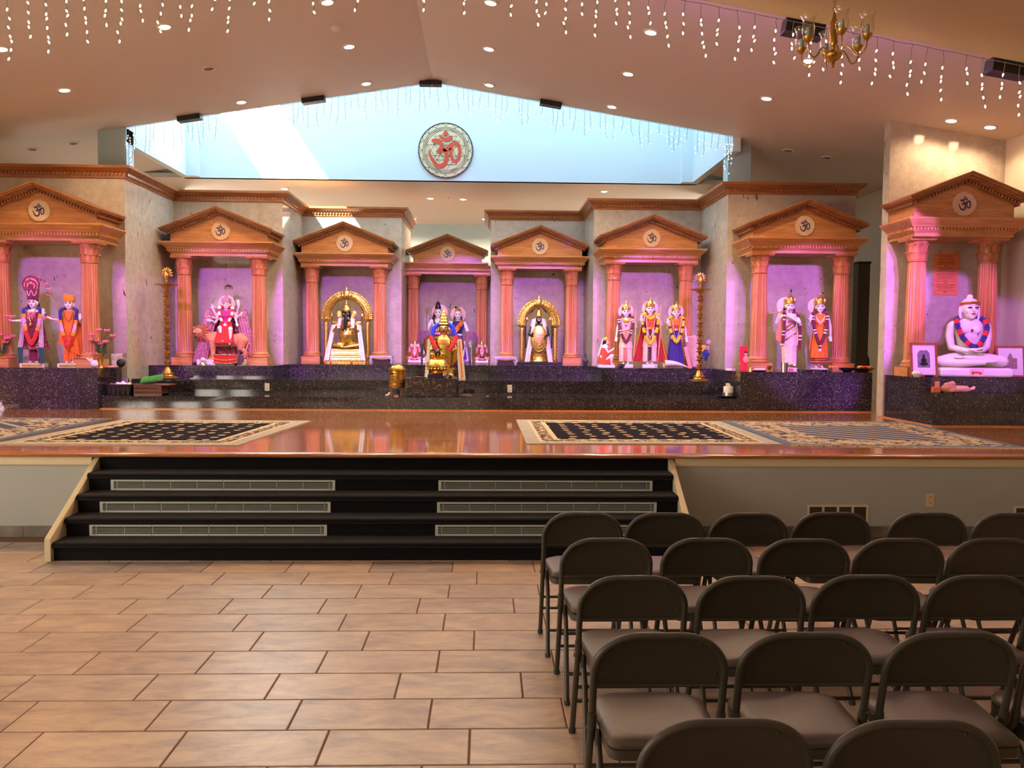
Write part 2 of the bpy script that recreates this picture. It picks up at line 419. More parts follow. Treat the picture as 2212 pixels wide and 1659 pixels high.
def emis(name, col, s):
    m, nt, b = newmat(name)
    b.inputs['Base Color'].default_value = rgb(col); b.inputs['Emission Color'].default_value = rgb(col); b.inputs['Emission Strength'].default_value = s
    return m
def glass_mat(name, col=(1,1,1), rough=.02):
    m, nt, b = newmat(name)
    nt.nodes.remove(b)
    tr = N(nt, 'ShaderNodeBsdfTransparent'); gl = N(nt, 'ShaderNodeBsdfGlossy'); gl.inputs['Roughness'].default_value = rough
    tr.inputs[0].default_value = rgb(col)
    lw = N(nt, 'ShaderNodeLayerWeight'); lw.inputs[0].default_value = .25; ma = N(nt, 'ShaderNodeMath', operation='MULTIPLY_ADD'); ma.inputs[1].default_value = .45; ma.inputs[2].default_value = .04
    nt.links.new(lw.outputs['Facing'], ma.inputs[0]); mx = N(nt, 'ShaderNodeMixShader'); nt.links.new(ma.outputs[0], mx.inputs[0]); nt.links.new(tr.outputs[0], mx.inputs[1]); nt.links.new(gl.outputs[0], mx.inputs[2])
    nt.links.new(mx.outputs[0], nt.nodes['Material Output'].inputs[0])
    return m

M_stone, M_granite, M_stage, M_tile = stone_mat(), granite_mat(), stage_mat(), tile_floor_mat()
M_oak = wood('golden oak', s2l(170,108,58), s2l(212,152,96), .32, 'X', 3.0)
M_oakz = wood('golden oak upright grain', s2l(164,96,56), s2l(204,138,88), .32, 'Z', 3.0)
M_oakd = wood('dark oak moulding', s2l(136,82,42), s2l(180,118,68), .3, 'X', 3.0)
M_ceil = simple('ceiling paint with warm light tint', s2l(216,208,196), .55, var=.015, scale=2, spec=.35)  # white paint with the warm lighting put into its colour as a slight tint
M_near = simple('tan hall ceiling paint', s2l(186,160,128), .7, var=.015, scale=2)
M_cream = simple('cream wall paint', s2l(214,206,184), .7, var=.015, scale=2)
M_blue = simple('pale blue wall paint', s2l(178,206,214), .7, var=.015, scale=2)
M_well = simple('light well paint', s2l(214,228,232), .8, var=.01, scale=2)
M_teal = simple('grey blue wall paint', s2l(122,168,182), .75, var=.02, scale=2)
M_fascia = simple('grey stage front paint', s2l(166,170,164), .7, var=.02, scale=2)
M_trim = simple('cream trim paint', s2l(212,198,160), .5, var=.02, scale=4)
M_grout = simple('brown grout', s2l(104,72,54), .9)
M_carpet = carpet_mat()
M_white = simple('white plastic', s2l(228,224,216), .4, var=.02)
M_alm = simple('almond outlet plastic', s2l(206,186,146), .4, var=.02)
M_black = simple('black plastic', s2l(20,19,20), .45)
M_hole = simple('black cavity', s2l(8,8,8), .9)
M_vent = simple('brushed aluminium grille', s2l(196,200,188), .42, metal=0, var=.05, scale=40)
M_gold = simple('polished gold', s2l(255,205,110), .26, metal=.95, var=.18, scale=30, bump=.5)
M_brass = simple('old brass', s2l(196,152,72), .28, metal=.95, var=.2, scale=18)
M_steel = simple('stainless steel', s2l(210,210,208), .2, metal=1, var=.05)
M_marble = simple('white marble', s2l(240,232,228), .28, var=.03, scale=5, spec=.5)
M_skinb = M_marble
M_bmarble = marble_black()
M_lamp = emis('downlight glow', (1.0, .78, .5), 14)
M_bulb = emis('fairy light glow', (1.0, .78, .42), 14)
M_glass = glass_mat('clear glass')
# ------------------------------------------------------------------ room shell
YE = -4.0
def slab(name, x0, x1, y0, y1, z0, z1, mat, **k): return struct(G().box(x0, x1, y0, y1, z0, z1).obj(name, mat, smooth=False, **k))

# hall floor: real tiles laid on grout, each with its own tint
def build_floor():
    slab('floor_grout', XL, XR, YE, YF + .2, -.05, -.003, M_grout)
    rnd = random.Random(3)
    vs, fs, cols = [], [], []
    offs = [.36, .18, .36, .545]
    r0 = math.floor((YE - 3.5) / .305)
    for r_ in range(r0, 12):
        ya = 3.5 + .305 * r_; yb = ya + .305
        if yb > YF + .1: break
        off = offs[r_ % 4]; far = ya > 5.9
        k0 = math.floor((XL - off) / .61)
        for k in range(k0, 24):
            xa = off + .61 * k; xb = xa + .61
            if xa > XR: break
            xa2, xb2 = max(xa, XL), min(xb, XR)
            if xb2 - xa2 < .02: continue
            g = .0028
            a, b_, c, d = xa2 + g, xb2 - g, ya + g, min(yb, YF + .1) - g
            n = len(vs); e = .004
            vs += [(a,c,-.004),(b_,c,-.004),(b_,d,-.004),(a,d,-.004),(a+e,c+e,0),(b_-e,c+e,0),(b_-e,d-e,0),(a+e,d-e,0)]
            q = [(4,5,6,7),(0,1,5,4),(1,2,6,5),(2,3,7,6),(3,0,4,7)]
            fs += [tuple(n + i for i in f) for f in q]
            if far and rnd.random() < .38: t = (rnd.uniform(-.7, .0), rnd.random(), rnd.uniform(-.3, .4))
            elif far: t = (rnd.uniform(.35, .9), rnd.random(), rnd.uniform(.5, 1))
            else: t = (rnd.uniform(.48, .72), rnd.random(), rnd.uniform(.55, .85))
            cols += [t] * 5
    me = bpy.data.meshes.new('floor'); me.from_pydata(vs, [], fs); me.materials.append(M_tile); me.update()
    at = me.attributes.new('tint', 'FLOAT_COLOR', 'CORNER')
    li = 0
    for p in me.polygons:
        for _ in p.loop_indices:
            at.data[li].color = (*cols[p.index], 1); li += 1
    o = bpy.data.objects.new('floor', me); COL.objects.link(o); struct(o)
build_floor()

# stage
slab('floor_stage', XL, XR, YF + .07, 21.0, ST - .12, ST, M_stage)
g = G(); g.loft([[(XL,y,z),(XR,y,z)] for y,z in ((YF+.07,ST),(YF-.005,ST),(YF-.022,ST-.008),(YF-.028,ST-.02),(YF-.02,ST-.034),(YF,ST-.038),(YF+.07,ST-.038))], cap0=False, cap1=False, closed=False)
struct(g.obj('trim_stage_nosing', M_oakd))
SX0, SX1 = -3.29, 1.575
ZB = YF - .74
for nm, a, b_ in (('left', XL, SX0 - .06), ('right', SX1 + .06, XR)):
    slab('wall_stage_' + nm, a, b_, YF + .04, YF + .12, 0, ST - .1, M_fascia)
    g = G().box(a, b_, YF + .015, YF + .045, ST - .098, ST - .04).box(a, b_, YF + .022, YF + .045, ST - .108, ST - .098)
    struct(g.obj('trim_stage_' + nm, M_trim, smooth=False))
    g = G(); x = a; i = 0
    while x < b_:
        x2 = min(x + .305, b_); g.box(x + .0015, x2 - .0015, YF + .025, YF + .045, .0, .095); x = x2
    struct(g.obj('baseboard_stage_' + nm, simple('slate skirting tile ' + nm, s2l(112,104,92), .4, var=.35, scale=5), smooth=False))
slab('wall_stage_middle', SX0 - .06, SX1 + .06, YF + .09, YF + .14, 0, ST - .13, M_hole)

# ceilings
def sheet(name, quads, mat):
    g = G()
    for q in quads: g.add(q, [(0,1,2,3)])
    return struct(g.obj(name, mat, smooth=False))
def cz(x, y): return (x, y, ceil_z(x))
sheet('ceiling_stage', [
    (cz(XL,YN), cz(RX,YN), cz(RX,YB), cz(XL,YB)), (cz(RX,YN), cz(XR,YN), cz(XR,YB), cz(RX,YB)),
    (cz(XL,YB), cz(WX0,YB), cz(WX0,16.3), cz(XL,16.3)), (cz(WX1,YB), cz(XR,YB), cz(XR,16.3), cz(WX1,16.3))], M_ceil)
g = G()
g.prism([(XL, near_z(XL) + .004), (NX, NZ + .004), (XR, near_z(XR) + .004), (XR, ceil_z(XR)+.5), (RX, RZ + .1), (XL, ceil_z(XL)+.5)], YN - .03, YN - .001)
struct(g.obj('wall_header', M_near, smooth=False))
sheet('ceiling_hall', [((XL,YE,near_z(XL)),(NX,YE,NZ),(NX,YN,NZ),(XL,YN,near_z(XL))), ((NX,YE,NZ),(XR,YE,near_z(XR)),(XR,YN,near_z(XR)),(NX,YN,NZ))], M_near)
# light well
slab('wall_well_left', WX0 - .12, WX0, YB, YR, LOWZ, SKYZ, M_well)
slab('wall_well_right', WX1, WX1 + .12, YB, YR, LOWZ, SKYZ, M_well)
slab('wall_well_back', WX0 - .12, WX1 + .12, YR, YR + .12, LOWZ - .0, SKYZ, M_well)
g = G(); g.prism([(WX0-.12, ceil_z(WX0)), (RX, RZ), (WX1+.12, ceil_z(WX1)), (WX1+.12, SKYZ), (WX0-.12, SKYZ)], YB - .08, YB - .002)
struct(g.obj('wall_well_front', M_well, smooth=False))
slab('trim_well_corner_left', WX0, WX0 + .20, YR - .16, YR, LOWZ, SKYZ, M_well)
slab('trim_well_corner_right', WX1 - .20, WX1, YR - .16, YR, LOWZ, SKYZ, M_well)
OX0, OX1 = WX0 + .0, -4.25          # clear skylight pane that lets the sun in
slab('ceiling_well', OX1, WX1 + .12, YB - .1, YR + .12, SKYZ, SKYZ + .1, M_well)
slab('ceiling_low', XL, XR, YR + .02, 20.9, LOWZ, LOWZ + .08, M_ceil)
slab('wall_back', XL, XR, 20.8, 20.9, ST, LOWZ + .05, M_blue)
# piers either side of the opening
slab('wall_pier_left', WX0 - .42, WX0, YB - .02, YB + .24, ST, ceil_z(WX0 - .42) + .05, M_blue)
slab('wall_pier_right', WX1 + .02, WX1 + .38, 12.9, 13.16, ST, ceil_z(WX1 + .38) + .05, M_blue)
# side rooms
slab('wall_nook_left', XL, -5.9, 16.2, 16.3, ST, 5.2, M_cream)
slab('wall_nook_right', 4.3, XR, 16.2, 16.3, ST, 5.0, M_teal)
g = G().box(XL - .1, XL, YF, 9.3, 0, 5.6).box(XL - .1, XL, 10.2, 21, 0, 5.6).box(XL - .1, XL, 9.3, 10.2, 0, 1.7).box(XL - .1, XL, 9.3, 10.2, 2.47, 5.6)
struct(g.obj('wall_left_stage', M_cream, smooth=False))
g = G().box(XL - .09, XL - .05, 9.3, 9.34, 1.7, 2.47).box(XL - .09, XL - .05, 10.16, 10.2, 1.7, 2.47).box(XL - .09, XL - .05, 9.3, 10.2, 1.7, 1.74).box(XL - .09, XL - .05, 9.3, 10.2, 2.43, 2.47)
struct(g.obj('window_4', M_white, smooth=False))
slab('wall_right', XR, XR + .1, YE, 21, 0, 5.6, M_cream)
slab('baseboard_nook', 5.3, XR, 16.16, 16.2, ST, ST + .12, M_oakd)
g = G()                       # left hall wall with three window openings
zz0, zz1 = 1.0, 2.8
ys = [YE] + sum([[c - .95, c + .95] for c in (-1.0, 1.9, 4.8)], []) + [YF]
g.box(XL - .1, XL, YE, YF, 0, zz0).box(XL - .1, XL, YE, YF, zz1, 5)
for i in range(0, len(ys), 2): g.box(XL - .1, XL, ys[i], ys[i+1], zz0, zz1)
struct(g.obj('wall_left', M_cream, smooth=False))
for i, c in enumerate((-1.0, 1.9, 4.8)):
    g = G()
    for y in (c - .95, c - .02, c + .91): g.box(XL - .08, XL - .02, y, y + .04, zz0, zz1)
    for z in (zz0, zz1 - .04): g.box(XL - .08, XL - .02, c - .95, c + .95, z, z + .04)
    w = struct(g.obj('window_%d' % (i + 1), M_white, smooth=False))
    gl = G().box(XL - .055, XL - .05, c - .93, c + .93, zz0 + .03, zz1 - .03).obj('pane', M_glass, w, smooth=False)
slab('wall_rear', XL, XR, YE - .1, YE, 0, 5, M_cream)

# stone walls: plan path swept with thickness, crown moulding swept along the top
def sweep(path, prof, m=0, g=None):
    """path: plan points; prof: (offset to the left of travel, z)"""
    g = g or G(); k = len(path); rings = []
    for i in range(k):
        p = Vector(path[i]).to_2d()
        d0 = (p - Vector(path[i-1]).to_2d()).normalized() if i > 0 else None
        d1 = (Vector(path[i+1]).to_2d() - p).normalized() if i < k - 1 else None
        if d0 is None: d0 = d1
        if d1 is None: d1 = d0
        n0, n1 = Vector((d0.y, -d0.x)), Vector((d1.y, -d1.x))
        b_ = n0 + n1
        mit = b_ / max(b_.dot(n0), .3) if b_.length > 1e-6 else n0
        rings.append([(p.x + mit.x*o, p.y + mit.y*o, z) for o, z in prof])
    return g.loft(rings, m)
PL = [(-7.15, 12.6), (-7.15, 12.12), (-5.25, 12.12), (-5.25, 14.0), (-3.45, 14.0), (-3.45, 15.5), (-1.61, 15.5), (-1.61, 17.3)]
PR = [(.06, 17.3), (.06, 15.67), (1.84, 15.67), (1.84, 14.3), (3.72, 14.3), (3.72, 12.72), (5.72, 12.72), (5.72, 13.2)]
TW = CZ - .15
for nm, pth, idx in (('left', PL, 1), ('right', PR, 2)):
    struct(sweep(pth, [(0, PT - .6), (0, TW), (-.16, TW), (-.16, PT - .6)]).obj('wall_stone_' + nm, M_stone, smooth=False))
    g = sweep(pth, [(0.0, TW - .02), (.02, TW - .015), (.03, TW + .03), (.035, TW + .055), (.06, TW + .07), (.10, TW + .10), (.125, TW + .115), (.13, TW + .15), (-.2, TW + .15), (-.2, TW)])
    for a, b_ in zip(pth[:-1], pth[1:]):          # dentils
        a, b_ = Vector(a), Vector(b_); d = b_ - a; L = d.length; t = d.normalized(); n_ = Vector((t.y, -t.x)); q = int(L / .055)
        for i in range(q):
            c = a + t * (i + .5) * L / q + n_ * .035
            M = Matrix(((t.x, n_.x, 0, c.x), (t.y, n_.y, 0, c.y), (0, 0, 1, TW + .04), (0, 0, 0, 1)))
            g.box(-.015, .015, -.012, .018, -.018, .018, 0, M)
    struct(g.obj('trim_%d' % idx, M_oakd))
slab('wall_stone_centre', -1.61, .06, 17.06, 17.2, PT - .6, PT + 1.9, M_stone)
# stone behind the shrine on the right
g = G().box(5.25, XR, 10.7, 10.87, ST, 5.0)
# cut to the ceiling slope
for i, q in enumerate(g.v):
    if q.z > 3: g.v[i] = Vector((q.x, q.y, ceil_z(q.x) + .01))
struct(g.obj('wall_stone_right', M_stone, smooth=False))

# granite platform: stepped blocks
gb = 0.003
def gran(name, boxes):
    g = G()
    for b_ in boxes: g.box(*b_)
    return struct(g.obj(name, M_granite, smooth=False))
H1, H2 = ST + .18, EYE - .575
gran('floor_granite_lower_step', [(-5.33, 3.58, 11.45, 12.25, ST, H1)])
gran('floor_granite_middle_step', [(-5.33, 3.58, 12.25, 12.87, ST, H2), (-3.33, 1.80, 12.87, 13.9, ST, H2)])
gran('floor_granite_platform', [(XL, -5.33, 11.38, 12.6, ST, PT), (3.58, 5.47, 11.47, 13.2, ST, PT),
    (-5.33, -3.33, 12.87, 14.2, ST, PT), (1.80, 3.58, 12.87, 14.5, ST, PT), (-3.33, 1.80, 13.9, 17.2, ST, PT)])
gran('floor_granite_right', [(5.27, XR, 9.5, 9.74, ST, ST + .18), (5.27, XR, 9.74, 9.93, ST, EYE - .575), (5.27, XR, 9.93, 10.72, ST, PT)])
g = G(); g.box(XL, 3.58, 11.425, 11.45, ST, ST + .014).box(3.58, 5.49, 11.445, 11.47, ST, ST + .014).box(5.245, XR, 9.475, 9.5, ST, ST + .014).box(5.245, 5.27, 9.5, 10.8, ST, ST + .014)
struct(g.obj('trim_3', M_oak, smooth=False))

# ------------------------------------------------------------------ stairs
def build_stairs():
    t = thing('carpeted_staircase', 'wide black carpeted staircase of five risers climbing to the wooden stage', 'stairs', (0, ZB, 0))
    r_ = ST / 5; tr = .19
    for i in range(5):      # riser i, tread above it
        yr = i * tr
        z0, z1 = i * r_, (i + 1) * r_
        last = i == 4
        g = G()
        if not last:
            prof = [(yr + .012, z0), (yr + .010, z1 - .050), (yr - .006, z1 - .046), (yr - .019, z1 - .036), (yr - .024, z1 - .024), (yr - .020, z1 - .011), (yr - .008, z1 - .002), (yr + .008, z1), (yr + tr + .01, z1), (yr + tr + .01, z0)]
        else:
            prof = [(yr + .012, z0), (yr + .012, z1 - .04), (yr + .03, z1 - .04), (yr + .03, z0)]
        g.loft([[(SX0, y, z) for y, z in prof], [(SX1, y, z) for y, z in prof]])
        g.obj('step', M_carpet, t, angle=50)
    for x0, x1 in ((SX0 - .05, SX0 - .002), (SX1 + .002, SX1 + .05)):
        g = G(); poly = [(-.03, 0), (-.03, r_ + .03), (4*tr + .02, ST - .045), (4*tr + .05, ST - .045), (4*tr + .05, 0)]
        g.loft([[(x0, y, z) for y, z in poly], [(x1, y, z) for y, z in poly]])
        g.obj('side_board', M_trim, t, smooth=False, bevel=.004)
build_stairs()
def linear_vent(px0, px1, i, lab):
    r_ = ST/5; Y = ZB + .19*i + .012
    x0 = (px0 - 1052) * Y / FPX; x1 = (px1 - 1052) * Y / FPX; w = x1 - x0
    t = thing('stair_grille', lab, 'vent', (x0, Y, i * r_ + .001), group='linear grilles in the stair risers')
    h = .088
    g = G().box(0, w, -.006, 0, 0, .016).box(0, w, -.006, 0, h - .016, h).box(0, .022, -.006, 0, .016, h - .016).box(w - .022, w, -.006, 0, .016, h - .016)
    g.obj('frame', M_vent, t, smooth=False)
    g = G()
    for k in range(4): g.box(.022, w - .022, -.004, -.001, .024 + k*.0115, .0275 + k*.0115)
    for k in range(9): g.box(.05 + k*(w - .1)/8, .053 + k*(w - .1)/8, -.0035, -.001, .016, h - .016)
    g.obj('louvre', M_vent, t, smooth=False)
    G().box(.02, w - .02, -.0008, 0, .014, h - .014).obj('backing', M_hole, t, smooth=False)
    for k in range(5):
        for zz in (.008, h - .008): G().lathe([(.0035, -.001), (.0035, .001)], n=8).xf(Matrix.Translation((.04 + k*(w-.08)/4, -.007, zz)) @ Matrix.Rotation(R(90), 4, 'X')).obj('screw', M_black, t)
for i, (a, b_, c, d, nm) in enumerate(((200, 707, 941, 1432, 'lowest'), (223, 715, 945, 1425, 'middle'), (247, 725, 948, 1415, 'highest'))):
    linear_vent(a, b_, i + 1, 'long silver grille in the %s grilled riser, left half of the stairs' % nm)
    linear_vent(c, d, i + 1, 'long silver grille in the %s grilled riser, right half of the stairs' % nm)

def wall_vent(px0, px1, py, lab):
    Y = YF + .04; p = P(px0, py, Y); q = P(px1, py, Y); w = q.x - p.x; h = .26
    t = thing('wall_register', lab, 'vent', (p.x, Y, p.z - h))
    g = G().box(0, w, -.006, 0, 0, .02).box(0, w, -.006, 0, h - .02, h)
    for k in range(5):
        x = k * (w - .02) / 4; g.box(x, x + .02, -.006, 0, .02, h - .02)
    g.obj('frame', M_trim, t, smooth=False)
    g = G()
    for k in range(17): g.box(.02, w - .02, -.004, -.001, .024 + k*.0125, .029 + k*.0125)
    g.obj('louvre', simple('bronze louvre', s2l(96,80,60), .5), t, smooth=False)
    G().box(.02, w - .02, -.0008, 0, .02, h - .02).obj('backing', M_hole, t, smooth=False)
wall_vent(1744, 1876, 1090, 'white wall register with four dark louvred panes below the stage, behind the chairs')
wall_vent(2190, 2322, 1093, 'white wall register on the stage front at the right edge, beyond the outlet')

def outlet(px, py, Y, mat, lab, w=.075, h=.118):
    p = P(px, py, Y)
    t = thing('wall_outlet', lab, 'outlet', (p.x, Y, p.z))
    G().box(-w/2, w/2, -.006, 0, -h/2, h/2).obj('plate', mat, t, bevel=.002)
    for s in (-1, 1):
        f = G().box(-.016, .016, -.008, -.005, s*.026 - .014, s*.026 + .014).obj('socket', mat, t, bevel=.002)
        G().box(-.008, -.005, -.009, -.0078, s*.026 - .006, s*.026 + .006).box(.005, .008, -.009, -.0078, s*.026 - .006, s*.026 + .006).obj('slot', M_black, f, smooth=False)
outlet(2009, 1080, YF + .04, M_alm, 'almond duplex outlet on the grey stage front right of the wall register')
outlet(577, 836, 12.25, M_white, 'white outlet on the middle granite step left of the brass drum', .07, .115)
outlet(1101, 839.5, 12.25, M_white, 'white outlet on the middle granite step right of the black marble block', .07, .115)

# ------------------------------------------------------------------ rugs
def rug(name, lab, bl, br_, fr, fl, border, field, sb, edge, fringe=False):
    c = [PZ(*q, ST) for q in (fl, fr, br_, bl)]
    o = (c[0] + c[2]) / 2; o.z = ST
    t = thing(name, lab, 'rug', o, group='rugs on the stage floor')
    def inset(d):
        res = []
        for i in range(4):
            p, a, b_ = c[i], c[(i+1) % 4], c[(i-1) % 4]
            res.append(p + (a-p).normalized()*d + (b_-p).normalized()*d - o)
        return res
    def ring(d0, d1, z, mat, nm):
        A, B = inset(d0), inset(d1); g = G()
        for i in range(4):
            j = (i+1) % 4
            g.add([(*A[i].xy, 0), (*A[j].xy, 0), (*B[j].xy, 0), (*B[i].xy, 0), (*A[i].xy, z), (*A[j].xy, z), (*B[j].xy, z), (*B[i].xy, z)],
                  [(4,5,6,7), (0,1,5,4), (1,2,6,5), (2,3,7,6), (3,0,4,7)])
        return g.obj(nm, mat, t, smooth=False)
    ring(0, edge, .008, sb, 'edge_band')
    if field == 'navy':
        cr = simple('cream rug line', s2l(206,186,150), .95)
        ring(edge, edge + .035, .0085, cr, 'inner_band')
        ring(edge + .035, edge + border - .05, .0085, rug_mat('leafy'), 'border')
        ring(edge + border - .05, edge + border, .0085, cr, 'inner_band')
    else: ring(edge, edge + border, .0085, rug_mat('floral'), 'border')
    B = inset(edge + border); g = G()
    g.add([(*q.xy, 0) for q in B] + [(*q.xy, .0085) for q in B], [(4,5,6,7), (0,1,5,4), (1,2,6,5), (2,3,7,6), (3,0,4,7)])
    g.obj('field', rug_mat(field), t, smooth=False)
    if fringe:
        rnd = random.Random(5); g = G()
        for a, b_, sgn in ((c[0], c[1], -1), (c[3], c[2], 1)):
            n = 160
            for i in range(n):
                p = a + (b_ - a) * (i + .5) / n - o
                g.tube([(p.x, p.y, .004), (p.x + rnd.uniform(-.01, .01), p.y + sgn*.02, .006), (p.x + rnd.uniform(-.02, .02), p.y + sgn*rnd.uniform(.03, .05), .003)], [.004, .003, .002], 5)
        f = g.obj('fringe', simple('cream fringe', s2l(206,186,150), .95), t); f['kind'] = 'stuff'
grey = simple('grey rug edging', s2l(166,160,146), .95)
blu = simple('blue rug edging', s2l(84,104,128), .95)
rug('navy_rug', 'navy rug with rows of small cream motifs, left of the open stage middle', (262, 908), (671, 910), (514, 963.5), (-20, 961), .2, 'navy', grey, .13)
rug('navy_rug', 'navy rug with rows of small cream motifs, right of the open stage middle', (1115, 907.6), (1556, 911), (1690, 961), (1138, 959.5), .2, 'navy', grey, .13)
rug('floral_rug', 'grey blue striped rug with cream floral border, at the far left of the stage', (-150, 903), (239, 905.5), (-40, 960), (-520, 957), .42, 'stripe', blu, .09, True)
rug('floral_rug', 'grey blue striped rug with cream floral border, in front of the right-hand granite steps', (1560, 910.5), (1955, 913), (2222, 969.5), (1706, 963), .42, 'stripe', blu, .09, True)
# ------------------------------------------------------------------ om symbol strokes, unit radius
def om_geo(rad, y0, y1, wf=1.0):
    k = lambda x, z: ((x - 805) / 640 * rad, -(z - 840) / 640 * rad)
    st = [([(505,650),(555,628),(620,628),(675,655),(712,705),(725,760),(705,815),(660,860),(615,895)], [95,92,85,78,70,62,62,75,85]),
          ([(740,830),(790,850),(815,905),(832,980),(825,1060),(790,1140),(735,1190),(670,1205),(600,1180),(535,1115),(480,1030),(440,930),(412,840)], [50,62,68,72,76,82,84,80,72,60,48,34,22]),
          ([(750,840),(810,815),(880,785),(930,730),(975,685),(1030,672),(1085,700),(1122,770),(1132,860),(1128,960),(1100,1040),(1050,1085),(1000,1085),(960,1045),(938,970),(930,880),(925,790)], [60,80,88,84,78,76,70,60,52,50,58,66,66,56,48,54,66]),
          ([(665,490),(700,540),(755,580),(815,595),(875,580),(925,545),(950,515)], [30,48,62,72,78,70,40])]
    g = G()
    for pts, w in st: g.ribbon([k(*p) for p in pts], [q/640*rad*wf for q in w], y0, y1)
    c = k(805, 452); r_ = 56/640*rad
    g.prism([(c[0] + r_*math.cos(a*math.pi/8), c[1] + r_*math.sin(a*math.pi/8)) for a in range(16)], y0, y1)
    return g

M_omblue = simple('blue painted symbol', s2l(56,52,110), .5)
M_omred = simple('orange red painted symbol', s2l(206,72,36), .5)
M_disc = simple('tan plaque', s2l(222,200,156), .6, var=.05)
M_disc2 = simple('cream plaque', s2l(220,186,150), .5, var=.04)
M_line = simple('navy line work', s2l(40,38,62), .6)

def wall_disc():
    c = P(963, 326, YR); rad = 58.5 * YR / FPX
    t = thing('om_wall_disc', 'large round tan disc with red om symbol and line work on the light well wall', 'wall art', (c.x, YR - .005, c.z))
    G().prism([(rad*math.cos(a*math.pi/48), rad*math.sin(a*math.pi/48)) for a in range(96)], -.03, 0).obj('disc', M_disc, t, angle=50)
    g = G(); y0, y1 = -.034, -.029
    k = lambda x, z: ((x - 805) / 640 * rad, -(z - 840) / 640 * rad)
    def circ(r_, w): g.ribbon([(r_*rad*math.cos(a*math.pi/36), r_*rad*math.sin(a*math.pi/36)) for a in range(73)], w*rad, y0, y1)
    circ(.98, .035); circ(.83, .014); circ(.78, .012); circ(.72, .012)
    def petals(n, ra, rb, w, ph=0):
        for i in range(n):
            a0 = (i + ph) * 2*math.pi/n; d = 2*math.pi/n
            for sgn in (1, -1):
                pts = []
                for q in range(9):
                    u = q/8; a = a0 + sgn*d*.5*(1 - u**1.6) * 1.0
                    r_ = ra + (rb - ra) * (math.sin(u*math.pi/2)**1.0)
                    pts.append((r_*rad*math.cos(a), r_*rad*math.sin(a)))
                g.ribbon(pts, w*rad, y0, y1)
    petals(16, .84, .965, .010, .5); petals(8, .73, .78, .009)
    tris = [((365,715),(1250,715),(805,1310)), ((480,620),(1135,620),(805,1060)), ((550,510),(1065,510),(805,960)), ((640,780),(970,780),(805,1165)),
            ((360,965),(1250,965),(805,378)), ((520,1060),(1090,1060),(805,480)), ((850,1168),(1065,1168),(750,1168)), ((640,900),(960,900),(805,620)), ((560,1165),(1065,1165),(805,700))]
    for tr in tris:
        q = [k(*p) for p in tr]
        for i in range(3): g.ribbon([q[i], q[(i+1)%3]], .010*rad, y0, y1)
    g.obj('line_work', M_line, t, smooth=False)
    om_geo(rad, -.042, -.033, 1.28).obj('om_symbol', M_omred, t, angle=50)
wall_disc()

